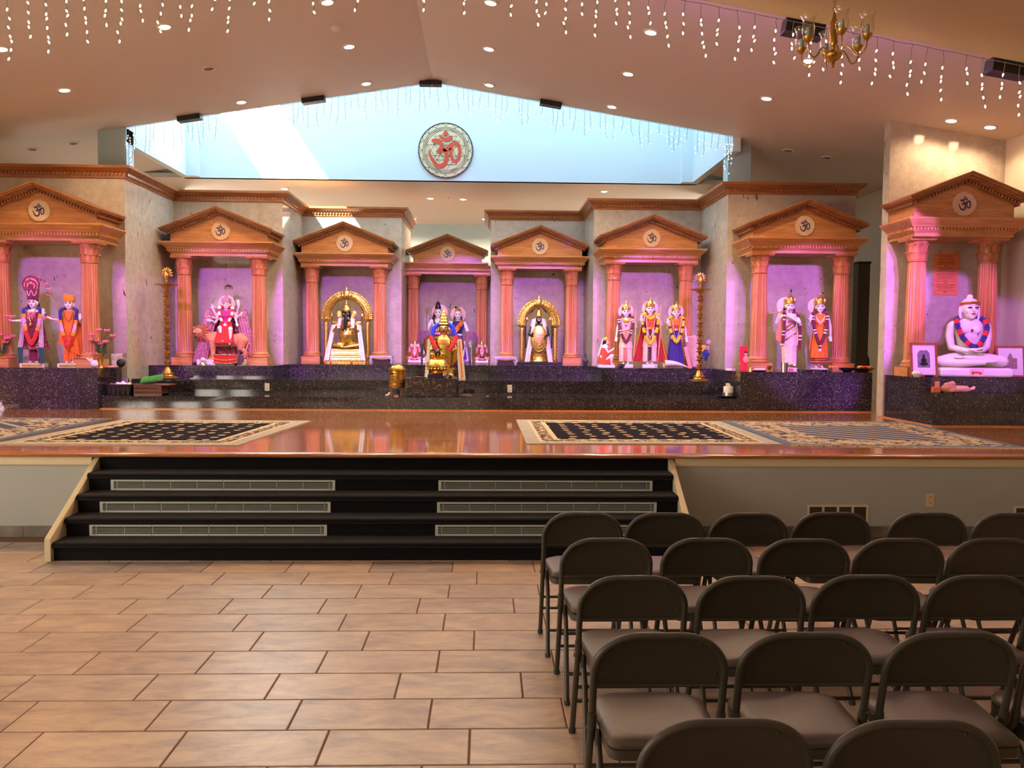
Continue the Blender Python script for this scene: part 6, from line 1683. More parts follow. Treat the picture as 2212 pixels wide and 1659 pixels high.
    x4 = P(903, 815, 11.7).x; t = thing('round_tray', 'flat dark tray with a small pink lamp on left of the marble block', 'tray', (x4, 11.74, zt)); G().lathe([(.001, .004), (.10, .004), (.115, .014), (.118, .012), (.10, 0), (.001, 0)], n=32).obj('tray_dish', M_black, t); G().lathe([(.02, .006), (.03, .02), (.028, .022), (.001, .015)], n=16).obj('clay_lamp', C_['rose'], t)
gold_group()

# ================= white marble seated statue, far right
def seated_jina():
    Y = 10.15; k = Y/FPX; o = Vector((P(2094, 812, Y).x, Y, PT))
    t = thing('seated_marble_statue', 'large white marble statue seated cross-legged with hands in lap and blue red garland', 'statue', o, R(-10), 'marble deity statues')
    g = G().rects([(0, -.40, .40, -.20, .16), (.02, -.42, .42, -.22, .18), (.10, -.42, .42, -.22, .18), (.12, -.39, .39, -.20, .16)]); g.obj('base', M_marble, t, bevel=.012)
    g = G(); z = .12; cx = -.02
    # crossed legs
    for s in (-1, 1):
        g.cap_tube([(cx + s*.09, .02, .10 + z), (cx + s*.24, -.05, .085 + z), (cx + s*.36, -.10, .075 + z)], [.095, .088, .068], 16)
    g.cap_tube([(cx - .36, -.10, .07 + z), (cx - .16, -.18, .055 + z), (cx + .10, -.21, .065 + z)], [.062, .055, .035], 14)
    g.cap_tube([(cx + .36, -.10, .07 + z), (cx + .16, -.17, .10 + z), (cx - .10, -.19, .12 + z)], [.062, .050, .032], 14)
    g.ell((cx - .17, -.185, .125 + z), (.075, .04, .022)); g.ell((cx + .18, -.215, .075 + z), (.08, .035, .02))
    # torso
    rings = []
    for zz, rx, ry, yy in ((.02,.16,.12,.03),(.10,.145,.11,.03),(.20,.118,.085,.025),(.28,.112,.078,.02),(.38,.135,.088,.015),(.46,.155,.09,.015),(.53,.165,.085,.02),(.575,.145,.07,.025),(.60,.09,.06,.025),(.62,.05,.05,.02)):
        rings.append([(cx + rx*1.14*math.cos(a*math.pi/16), yy + ry*math.sin(a*math.pi/16), zz + z) for a in range(32)])
    g.loft(rings)
    for s in (-1, 1): g.ell((cx + s*.062, -.055, .47 + z), (.062, .03, .05)); g.ell((cx + s*.19, .02, .525 + z), (.056, .052, .06))
    g.cap_tube([(cx, .02, .58 + z), (cx, .01, .68 + z)], [.052, .048], 14)
    for s in (-1, 1):
        g.cap_tube([(cx + s*.205, .02, .51 + z), (cx + s*.225, .02, .39 + z), (cx + s*.205, .0, .25 + z)], [.056, .051, .044], 14)
        g.cap_tube([(cx + s*.205, .0, .25 + z), (cx + s*.12, -.12, .22 + z), (cx + s*.03, -.20, .205 + z)], [.042, .034, .026], 14)
    hand(g, (cx + .08, -.19, .20 + z), (-1, -.25, .02), (0, -.1, 1), 1, .17, .3); hand(g, (cx - .07, -.20, .225 + z), (1, -.2, .05), (0, -.1, 1), -1, .17, .3)
    hc = Vector((cx - .005, -.005, .735 + z)); turn = .04
    p0, M = head(g, (0, 0, 0), turn); st = len(g.v)
    # head() was added at the origin in unit scale: rescale just those vertices
    g.obj  # keep reference
    n_head = None
    return t, g, hc, turn, cx, z
def finish_jina():
    t, g, hc, turn, cx, z = seated_jina()
    # locate head vertices: they were appended last around the origin
    g2 = G(); p0, M = head(g2, (0, 0, 0), turn); k = len(g2.v); S = 2.0
    for i in range(len(g.v) - k, len(g.v)): g.v[i] = g.v[i]*S + hc
    g.ell(hc + Vector((0, .012, .040)), (.104, .114, .100), 20, 12); g.ell(hc + Vector((0, .01, .148)), (.038, .038, .034), 14, 8)
    for s in (-1, 1): g.cap_tube([hc + Vector((s*.106, .012, .02)), hc + Vector((s*.112, .01, -.05)), hc + Vector((s*.106, .0, -.12))], [.019, .017, .017], 10)
    g.obj('body', M_marble, t, remesh=.005)
    p = lambda x, y, q: p0(x, y, q)*S + hc
    g = G()
    for s in (-1, 1): g.ell(p(s*.021, -.0545, .006), (.013*S, .005*S, .0045*S), 12, 6)
    for s in (-1, 1): g.tube([p(s*(.009 + .0065*i), -.0585 + .0018*i*i*.5, .018 + .004*math.sin(i*.8)) for i in range(5)], .0022, 5)
    g.obj('eyes', M_eye, t); G().ell(p(0, -.0555, -.033), (.014*S, .005*S, .004*S), 10, 6).obj('lips', M_lip, t)
    g = G()
    for a in range(-8, 9):
        q = a*math.pi/18; g.ell(hc + Vector((.108*math.sin(q), .012 - .118*math.cos(q), .066 + .012*math.cos(q))), (.012, .007, .013), 8, 5)
    g.obj('jewelled_headband', M_brass, t)
    g = G().tube([hc + Vector((.111*math.sin(a*math.pi/18), .012 - .121*math.cos(a*math.pi/18), .050 + .012*math.cos(a*math.pi/18))) for a in range(-9, 10)], .005, 6); g.obj('headband_ribbon', C_['red'], t)
    b = [C_['navy'], C_['scarlet']]
    path = [(cx - .11, .06, .62 + z), (cx - .165, -.03, .60 + z), (cx - .175, -.09, .53 + z), (cx - .155, -.115, .44 + z), (cx - .11, -.13, .35 + z), (cx - .03, -.15, .27 + z), (cx + .03, -.155, .255 + z), (cx + .10, -.14, .33 + z), (cx + .155, -.125, .44 + z), (cx + .175, -.09, .53 + z), (cx + .155, -.03, .60 + z), (cx + .11, .06, .62 + z)]
    # smooth the path
    path = [Vector(q) for q in path]
    for _ in range(2): path = [path[0]] + sum([[a.lerp(c, .25), a.lerp(c, .75)] for a, c in zip(path, path[1:])], []) + [path[-1]]
    garland(path, .031, [(.10,0),(.045,1),(.07,0)] + [(.05,1),(.08,0)]*4 + [(.05,1),(.10,0)], 4, 16).obj('garland', b, t)
    g = G().ell((cx, -.09, .46 + z), (.016, .010, .022)).ell((cx - .085, -.082, .42 + z), (.011, .008, .008)).ell((cx + .075, -.085, .42 + z), (.011, .008, .008)); g.obj('chest_jewel', C_['wine'], t)
    g = G().box(-.08, .08, -.224, -.22, .015, .105); g.obj('base_emblem', simple('rose engraved marble', s2l(236,196,190), .4), t, smooth=False)
    g = G().tube([(-.045, -.226, .06), (-.01, -.226, .065), (.03, -.226, .062), (.055, -.226, .05)], .008, 6).tube([(-.04, -.226, .06), (-.045, -.226, .03)], .004, 5).tube([(.03, -.226, .06), (.034, -.226, .03)], .004, 5).tube([(-.055, -.226, .075), (-.05, -.226, .045)], .007, 5)
    g.obj('emblem_animal', C_['red'], t)
finish_jina()
# ------------------------------------------------------------------ tall brass oil lamps
def brass_lamp(px, ybase, Y, ytop, lab):
    zb = H2; X = P(px, ybase, Y).x; Ht = P(px, ytop, Y).z - zb
    t = thing('tall_brass_lamp', lab, 'oil lamp', (X, Y, zb), 0, 'tall brass oil lamps')
    G().lathe([(.155, 0), (.16, .012), (.15, .02), (.10, .035), (.085, .06), (.10, .07), (.06, .10), (.045, .14), (.03, .17), (.001, .17)], n=40).obj('lamp_base', M_brass, t)
    prof = [(.02, .165)]; z = .17; n_ = 9; zs = Ht*.80; L = (zs - z)/n_
    for i in range(n_):
        prof += [(.024, z + L*.08), (.054, z + L*.15), (.064, z + L*.19), (.038, z + L*.26), (.022, z + L*.34), (.040, z + L*.50), (.048, z + L*.62), (.032, z + L*.76), (.018, z + L*.90)]
        z += L
    prof.append((.001, zs))
    G().lathe(prof, n=24).obj('stem', M_brass, t)
    G().lathe([(.02, zs - .005), (.035, zs + .01), (.06, zs + .03), (.085, zs + .05), (.16, zs + .062), (.168, zs + .074), (.05, zs + .062), (.02, zs + .07), (.018, zs + .10), (.028, zs + .12), (.012, zs + .14), (.001, zs + .14)], n=36).obj('oil_dish', M_brass, t)
    g = G(); c = Vector((0, 0, zs + .14)); h = Ht - zs - .14
    g.cap_tube([c, c + Vector((.0, 0, h*.35)), c + Vector((-.005, -.01, h*.62))], [.02, .042, .020], 12); g.ell(c + Vector((-.008, -.02, h*.74)), (.024, .028, .020)); g.cap_tube([c + Vector((-.02, -.04, h*.72)), c + Vector((-.045, -.05, h*.66))], [.010, .004])
    for i in range(9):
        a = R(-100 + i*25); g.ell(c + Vector((math.sin(a)*.062, .02, h*.45 + math.cos(a)*.075)), (.015, .009, .034), 8, 6, 0, Matrix.Rotation(a, 3, 'Y'))
    g.obj('peacock_finial', M_brass, t)
brass_lamp(362, 819, 12.55, 577, 'tall tiered brass oil lamp with peacock finial, left of the goddess shrine')
brass_lamp(1510, 823, 12.6, 588, 'tall tiered brass oil lamp with peacock finial, right of the three crowned statues')

# ------------------------------------------------------------------ brass donation drum
def drum():
    Y = 11.75; X = P(858, 857, Y).x; k = Y/FPX
    t = thing('brass_donation_drum', 'engraved brass donation drum with domed lid and slot on a legged stand', 'donation box', (X, Y, H1))
    r_ = 17.5*k; z0 = .135; z1 = .40
    G().lathe([(r_*1.0, z0), (r_*1.04, z0 + .01), (r_, z0 + .02), (r_*.98, z0 + .05), (r_*1.02, z0 + .055), (r_*.98, z0 + .065), (r_*.98, z1 - .04), (r_*1.05, z1 - .03), (r_*1.05, z1 - .015), (r_*.9, z1 + .01), (r_*.6, z1 + .035), (r_*.2, z1 + .045), (.02, z1 + .05), (.02, z1 + .06), (.001, z1 + .062)], n=48).obj('drum_body', M_brass, t)
    G().box(-r_*.75, -r_*.15, -r_*1.0, -r_*.8, z1 - .085, z1 - .07).obj('coin_slot', M_hole, t, smooth=False)
    g = G()
    for i in range(10): a = i*2*math.pi/10; g.ell((-.03 + .028*math.cos(a), -r_*.96, .25 + .045*math.sin(a)), (.010, .008, .012), 8, 5)
    g.ell((-.03, -r_*.97, .25), (.016, .008, .03)); g.obj('embossed_figure', M_brass, t)
    G().lathe([(r_*.98, z0), (r_*1.0, z0 - .012), (.001, z0 - .012)], n=40).obj('stand_top', M_brass, t)
    for x, y in ((-r_*.7, -.05), (r_*.55, -.05), (r_*.55, .06), (-r_*.7, .06)): G().box(x - .009, x + .009, y - .009, y + .009, 0, z0 - .01).obj('leg', cloth('rose wood', (190,120,96), sheen=0), t, smooth=False)
drum()
t = thing('white_wax_lump', 'small white crumpled tissue on the granite step left of the brass drum', 'tissue', (P(838, 856, 11.6).x, 11.62, H1)); G().cap_tube([(-.03, 0, .015), (0, 0, .02), (.02, 0, .05)], [.014, .02, .014], 8).obj('crumple', M_white, t, remesh=.004)
t = thing('folded_hat', 'dark brown folded cap on the lowest granite step right of the marble block', 'cap', (P(1008, 857, 11.6).x, 11.62, H1)); G().ell((0, 0, .01), (.095, .06, .035), 24, 10).ell((.03, -.04, .006), (.06, .03, .012), 16, 6).obj('cap_cloth', simple('brown felt', s2l(74,56,40), .9), t)
t = thing('paper_note', 'small pinkish card on the granite step under the brass drum', 'card', (P(856, 856, 11.55).x, 11.55, H1)); G().box(-.03, .03, 0, .012, 0, .022).obj('card', C_['peach'], t, smooth=False)
t = thing('loose_incense_stick', 'single short peach stick on the lowest granite step', 'stick', (P(1053, 855, 11.8).x, 11.8, H1)); G().box(-.022, .022, -.008, .008, 0, .006).obj('stick_body', C_['peach'], t, smooth=False)

# ------------------------------------------------------------------ low carved stools on the platform
def stool(px, Y, lab):
    X = P(px, 785, Y).x; t = thing('low_carved_stool', lab, 'stool', (X, Y, PT), 0, 'low carved stools'); k = Y/FPX; w = 23*k
    M_ = simple('silver blue carved wood', s2l(190,190,214), .35)
    G().rects([(.10, -w, w, -.14, .14), (.125, -w - .008, w + .008, -.148, .148), (.14, -w - .008, w + .008, -.148, .148)]).obj('stool_top', M_, t, bevel=.003)
    for s in (-1, 1):
        for y in (-.12, .12): G().cap_tube([(s*(w - .02), y, .10), (s*(w + .0), y, .065), (s*(w - .02), y, .03), (s*(w - .005), y, .015)], [.022, .022, .015, .015], 10).obj('leg', M_, t)
    G().prism([(-w + .04, .03), (-w + .06, .07), (-w + .04, .085), (0, .075), (w - .04, .085), (w - .06, .07), (w - .04, .03), (w - .04, .0), (-w + .04, .0)], -.10, .10).obj('under_box', simple('dark brown box', s2l(60,34,26), .6), t, smooth=False)
stool(825, 14.35, 'low silver blue stool right of the elephant-headed idol')
stool(1092, 14.35, 'low silver blue stool left of the gold robed idol')
for x, lab in ((702, 'orange ball sweet at the far left of the elephant idol pedestal'), (714, 'orange ball sweet second from left at the elephant idol pedestal'), (759, 'orange ball sweet right of centre at the elephant idol pedestal')):
    t = tag(G().ell((0, 0, .028), .028).obj('orange_fruit', C_['orange'], None, loc=(P(x, 785, 14.6).x, 14.6, PT)), lab, 'fruit', 'oranges')

# hanging canopy bell over the goddess
def canopy_bell():
    Y = 13.5; p = P(494, 620, Y)
    t = thing('hanging_umbrella_ornament', 'small silver umbrella ornament hanging on a thread over the goddess statue', 'ornament', p)
    G().tube([(0, 0, .06), (0, 0, PT + 1.74 - p.z)], .0012, 5).obj('thread', M_white, t)
    G().lathe([(.001, .055), (.008, .05), (.012, .035), (.045, .025), (.068, .0), (.064, 0), (.03, .018), (.001, .02)], n=28).obj('umbrella', M_steel, t)
    for i in range(14):
        a = i*2*math.pi/14; G().tube([(.064*math.cos(a), .064*math.sin(a), 0), (.064*math.cos(a), .064*math.sin(a), -.04)], .0035, 6).obj('dangle', M_steel, t)
canopy_bell()
def gold_box():
    Y = 13.05; X = P(489, 784, Y).x
    t = thing('gold_trimmed_cloth_box', 'small red box edged with gold fringe in front of the lion', 'box', (X, Y, PT)); w = .17
    G().box(-w, w, -.09, .09, .03, .17).obj('box_body', C_['red'], t, bevel=.006)
    for z in (.045, .10, .165):
        g = G()
        for i in range(13): x = -w + i*2*w/12; g.ell((x, -.092, z - .02*math.sin(i/12*math.pi)*(z < .16)), (.014, .008, .012), 8, 5)
        g.obj('gold_fringe', M_gold, t)
    G().box(-w + .02, w - .02, -.08, .08, 0, .03).obj('box_foot', M_dark, t)
gold_box()
t = thing('white_conch', 'small white conch at the left corner of the lion statue base', 'conch', (P(437, 786, 13.15).x, 13.15, PT)); G().cap_tube([(-.04, 0, .075), (.01, 0, .085), (.05, 0, .07)], [.012, .035, .008], 12).obj('shell', M_marble, t); G().lathe([(.05, 0), (.04, .02), (.03, .045)], n=16).obj('shell_stand', M_steel, t)
t = thing('round_fan', 'dark round woven fan leaning beside the gold-trimmed box', 'fan', (P(516, 784, 13.1).x, 13.1, PT)); G().lathe([(.001, 0), (.085, 0), (.09, .006), (.085, .012), (.001, .012)], n=28).xf(Matrix.Translation((0, 0, .088)) @ Matrix.Rotation(R(75), 4, 'X')).obj('fan_disc', simple('dark woven cane', s2l(70,50,60), .7), t)

# ------------------------------------------------------------------ flowers
def bouquet(px, Y, lab, s=1.0, vase=None, wire=False):
    X = P(px, 792, Y).x; s = 1.3; t = thing('flower_vase', lab, 'flowers', (X, Y, PT), 0, 'pink flower vases'); rnd = random.Random(px)
    G().lathe([(.028*s, 0), (.018*s, .02*s), (.024*s, .10*s), (.034*s, .15*s), (.03*s, .155*s), (.001, .12*s)], n=20).obj('vase', vase or M_brass, t)
    for i in range(9):
        a = i*2.4; r_ = (.04 + .07*(i/9))*s; q = Vector((math.cos(a)*r_*1.25, math.sin(a)*r_*.7, (.24 + .10*rnd.random() + .03*(i % 3))*s))
        G().tube([(0, 0, .12*s), q*.5 + Vector((0, 0, .08*s)), q], .003*s, 5).obj('stem', simple('leaf green %s%d' % (px, i), s2l(44,84,40), .6), t)
        g = G()
        for j in range(7): b = j*2*math.pi/7; g.ell(q + Vector((math.cos(b)*.016*s, math.sin(b)*.016*s, .006*s)), (.018*s, .010*s, .014*s), 8, 5, 0, Matrix.Rotation(b, 3, 'Z') @ Matrix.Rotation(-.7, 3, 'Y'))
        g.ell(q, .012*s, 8, 5); g.obj('blossom', C_['rose'], t)
    g = G()
    for i in range(10): a = i*2.1; g.ell((math.cos(a)*.045*s, math.sin(a)*.03*s, (.16 + .01*i)*s), (.028*s, .004*s, .012*s), 8, 5, 0, Matrix.Rotation(a, 3, 'Z') @ Matrix.Rotation(-.8, 3, 'Y'))
    g.obj('leaves', simple('dark leaf %d' % px, s2l(36,66,34), .6), t)
bouquet(218, 11.5, 'vase of pink flowers right of the orange-robed statue')
bouquet(3, 11.5, 'vase of pink flowers cut by the left edge of the picture')
def elephant_pot():
    t = thing('white_elephant_pot', 'small white elephant-shaped pot at the right of the orange-robed statue', 'pot', (P(204, 793, 11.46).x, 11.46, PT))
    g = G().ell((0, 0, .055), (.055, .045, .055), 20, 12).ell((-.04, -.01, .10), (.035, .03, .03)).cap_tube([(-.06, -.015, .11), (-.085, -.02, .13), (-.095, -.02, .12)], [.013, .010, .007], 8).ell((-.02, -.03, .115), (.018, .006, .024))
    g.obj('pot_body', M_white, t, remesh=.004)
elephant_pot()
def misc_left():
    X = P(247, 790, 11.6).x
    t = thing('open_photo_card', 'white card standing behind the base of the left shrine column', 'card', (P(252, 790, 11.95).x, 11.95, PT)); G().box(-.075, .075, 0, .01, 0, .19).obj('card', M_white, t, smooth=False)
    t = thing('dark_round_bag', 'dark rounded bag at the right end of the left shrine platform', 'bag', (P(268, 790, 11.9).x, 11.8, PT)); G().ell((0, 0, .06), (.06, .05, .06)).obj('bag_body', M_black, t)
    t = thing('pink_coin_dish', 'flat dish with pink cloth near the platform corner, beside the elephant pot', 'dish', (P(240, 791, 11.5).x, 11.5, PT)); G().lathe([(.001, .006), (.08, .006), (.10, .014), (.10, .010), (.08, 0), (.001, 0)], n=28).obj('dish_body', cloth('wood dish', (170,110,80), sheen=0), t); G().ell((0, 0, .016), (.05, .03, .012)).obj('folded_cloth', C_['peach'], t)
    # bin of cloths and wooden crate on the lowest step
    Y = 11.72; X0, X1 = P(229, 853, Y).x, P(293, 853, Y).x; w = (X1 - X0)/2
    t = thing('black_plastic_tub', 'ribbed black plastic tub on the lowest granite step below the left shrine', 'tub', ((X0 + X1)/2 + .01, Y, H1)); h = .145
    g = G().rects([(0, -w*.88, w*.88, -.15, .15), (h, -w, w, -.18, .18), (h, -w - .01, w + .01, -.19, .19), (h + .012, -w - .01, w + .01, -.19, .19), (h + .012, -w + .005, w - .005, -.175, .175), (.02, -w*.84, w*.84, -.14, .14)])
    for i in range(6): x = -w*.8 + i*w*.32; g.box(x - .008, x + .008, -.172, -.15, .01, h - .02)
    g.obj('tub_body', M_black, t, smooth=False)
    for nm, c, q, r_ in (('white_cloth', C_['white'], (.02, -.02, .14), (.09, .09, .045)), ('red_cloth', C_['red'], (-.09, -.03, .14), (.05, .07, .03)), ('white_cloth', C_['cream'], (.12, -.04, .135), (.06, .07, .035))):
        g = G().ell(q, r_, 20, 10)
        for i, v in enumerate(g.v): v += Vector((0, 0, .012*math.sin(v.x*70 + v.y*40)))
        tag(g.obj(nm, c, None, loc=((X0 + X1)/2 + .01, Y, H1)), {'white_cloth': 'white crumpled cloth in the black tub, %s' % ('biggest' if c is C_['white'] else 'right-hand smaller'), 'red_cloth': 'red crumpled cloth at the left in the black tub'}[nm], 'cloth', 'cloths in the tub')
    X0, X1 = P(298, 853, Y).x, P(357, 853, Y).x; w = (X1 - X0)/2
    t = thing('wooden_crate', 'reddish wooden crate on the lowest granite step beside the black tub', 'crate', ((X0 + X1)/2, Y, H1)); M_ = wood('red brown crate wood', s2l(92,44,34), s2l(130,70,50), .5)
    for z in (0, .05, .10): G().box(-w, w, -.14, -.125, z, z + .042).obj('slat', M_, t, smooth=False)
    G().box(-w, w, -.125, .12, 0, .02).box(-w, -w + .015, -.125, .12, 0, .142).box(w - .015, w, -.125, .12, 0, .142).box(-w, w, .10, .12, 0, .142).obj('crate_sides', M_, t, smooth=False)
    G().box(-w - .01, w + .12, -.15, .13, .142, .155).obj('board', M_, t, smooth=False)
    g = G().rects([(0, -.13, .10, -.10, .08), (.03, -.14, .11, -.11, .09), (.085, -.12, .12, -.09, .09), (.09, -.10, .11, -.08, .08)])
    for v in g.v: v.z += .18*v.x + .02; 
    zz = min(v.z for v in g.v)
    for v in g.v: v.z -= zz
    tag(g.obj('green_cloth', C_['green'], None, loc=((X0 + X1)/2 + .02, Y, H1 + .155), bevel=.01), 'bright green folded cloth bundle on top of the wooden crate', 'cloth')
misc_left()

# ------------------------------------------------------------------ props at the three crowned statues
def vessel(nm, lab, cat, px, Y, prof, mat, zb=PT, n=28, extra=None):
    t = thing(nm, lab, cat, (P(px, 795, Y).x, Y, zb)); G().lathe(prof, n=n).obj('vessel_body', mat, t)
    if extra: extra(t)
    return t
bowl = lambda r_, h: [(r_*.5, 0), (r_*.9, h*.5), (r_, h), (r_*.96, h), (r_*.85, h*.5), (.001, h*.15)]
cupp = lambda r_, h: [(r_, 0), (r_, h), (r_*1.05, h), (r_*1.05, h + .004), (r_*.95, h), (r_*.92, .008), (.001, .008)]
vessel('steel_bowl', 'steel bowl in front of the left crowned statue', 'bowl', 1341, 13.0, bowl(.075, .06), M_steel)
vessel('glass_bowl', 'small clear bowl right of the middle crowned statue', 'bowl', 1421, 13.0, bowl(.06, .05), M_glass)
def cone_cloth():
    t = thing('cream_cloth_cone', 'cream cloth rolled into a cone lying in front of the indigo sari statue', 'cloth', (P(1435, 794, 13.05).x, 13.02, PT))
    g = G(); rings = []
    for i in range(12):
        f = i/11; x = -.01 + .40*f; r_ = .065*(1 - f)**.8 + .006; z = .062*(1 - f) + .006 + .03*math.sin(f*math.pi)
        rings.append([(x, r_*math.cos(a*math.pi/12)*1.3, z + r_*math.sin(a*math.pi/12)*(.85) * (1 if z > r_ else z/r_)) for a in range(24)])
    inner = [[(x + .0, y*.8, zc) for x, y, zc in r_] for r_ in rings[:4][::-1]]
    g.loft(rings, cap0=False); g.obj('rolled_cloth', C_['cream'], t)
    G().ell((.04, 0, .06), (.012, .07, .045)).obj('cone_mouth', C_['cream'], t)
cone_cloth()
def leaning_bag():
    t = thing('beige_wrapped_bundle', 'beige cloth bundle leaning behind the right brass lamp', 'bundle', (P(1492, 790, 13.25).x, 13.25, PT))
    G().rects([(0, .0, .17, -.06, .06), (.25, -.08, .14, -.07, .07), (.52, -.13, .08, -.05, .05)]).obj('bundle_cloth', simple('beige canvas', s2l(190,160,140), .85, var=.1), t, bevel=.03)
    G().box(-.06, .0, -.10, -.085, .0, .36).xf(Matrix.Rotation(R(-14), 4, 'Y')).obj('rolled_poster', C_['peach'], t, smooth=False)
    t = thing('mixed_flower_vase', 'glass vase of yellow and blue flowers behind the right brass lamp', 'flowers', (P(1519, 790, 13.3).x, 13.4, PT))
    G().lathe([(.05, 0), (.04, .02), (.055, .20), (.075, .30), (.072, .30), (.05, .2), (.001, .01)], n=20).obj('vase', M_glass, t); rnd = random.Random(8)
    for i in range(14):
        q = Vector((rnd.uniform(-.17, .10), rnd.uniform(-.05, .05), rnd.uniform(.28, .50))); c = ('yellow', 'yellow', 'lilac', 'blue', 'teal')[i % 5]
        if c in ('blue', 'teal'): q.z -= .15; q.x = abs(q.x)*.5 + .02
        g = G()
        for j in range(6): b = j*math.pi/3; g.ell(q + Vector((math.cos(b)*.022, 0, math.sin(b)*.022)), (.018, .012, .018), 8, 5)
        g.obj('blossom', C_[c], t); G().tube([(0, 0, .02), (q.x*.4, 0, .2), q], .003, 5).obj('stem', simple('stalk %d' % i, s2l(60,96,50), .6), t)
leaning_bag()
t = thing('small_stone_figure', 'small dark stone figure at the right of the gold robed idol shrine', 'figurine', (P(1259, 790, 15.3).x, 15.0, PT)); G().cap_tube([(0, 0, .05), (0, 0, .11)], [.05, .04], 12).ell((0, -.01, .165), (.03, .03, .035)).cap_tube([(-.04, -.02, .1), (-.02, -.06, .06)], [.015, .012]).cap_tube([(.04, -.02, .1), (.02, -.06, .06)], [.015, .012]).obj('figure_body', simple('grey stone', s2l(90,80,84), .6), t, remesh=.005)
# candle block on tray at lower right of the steps
def candle_block():
    Y = 11.72; X = P(1573, 858, Y).x; t = thing('black_tray', 'black tray on the lowest step against the seventh shrine base', 'tray', (X, Y, H1)); G().rects([(0, -.12, .12, -.09, .09), (.03, -.145, .145, -.11, .11), (.03, -.135, .135, -.10, .10), (.012, -.11, .11, -.085, .085)]).obj('tray_body', M_black, t, smooth=False)
    t = thing('steel_canister', 'round steel tin standing on the black tray', 'tin', (X - .0, Y, H1 + .013)); G().lathe(cupp(.085, .06), n=32).obj('tin_body', M_steel, t)
    t = thing('white_paper_roll', 'white block of tissue standing in the steel tin', 'tissue', (X - .0, Y, H1 + .022)); G().lathe([(.068, 0), (.07, .13), (.062, .145), (.001, .145)], n=28).obj('roll', M_white, t); G().rects([(.14, -.03, .035, -.02, .02), (.19, -.035, .01, -.015, .02)]).obj('tissue_tip', M_white, t)
candle_block()
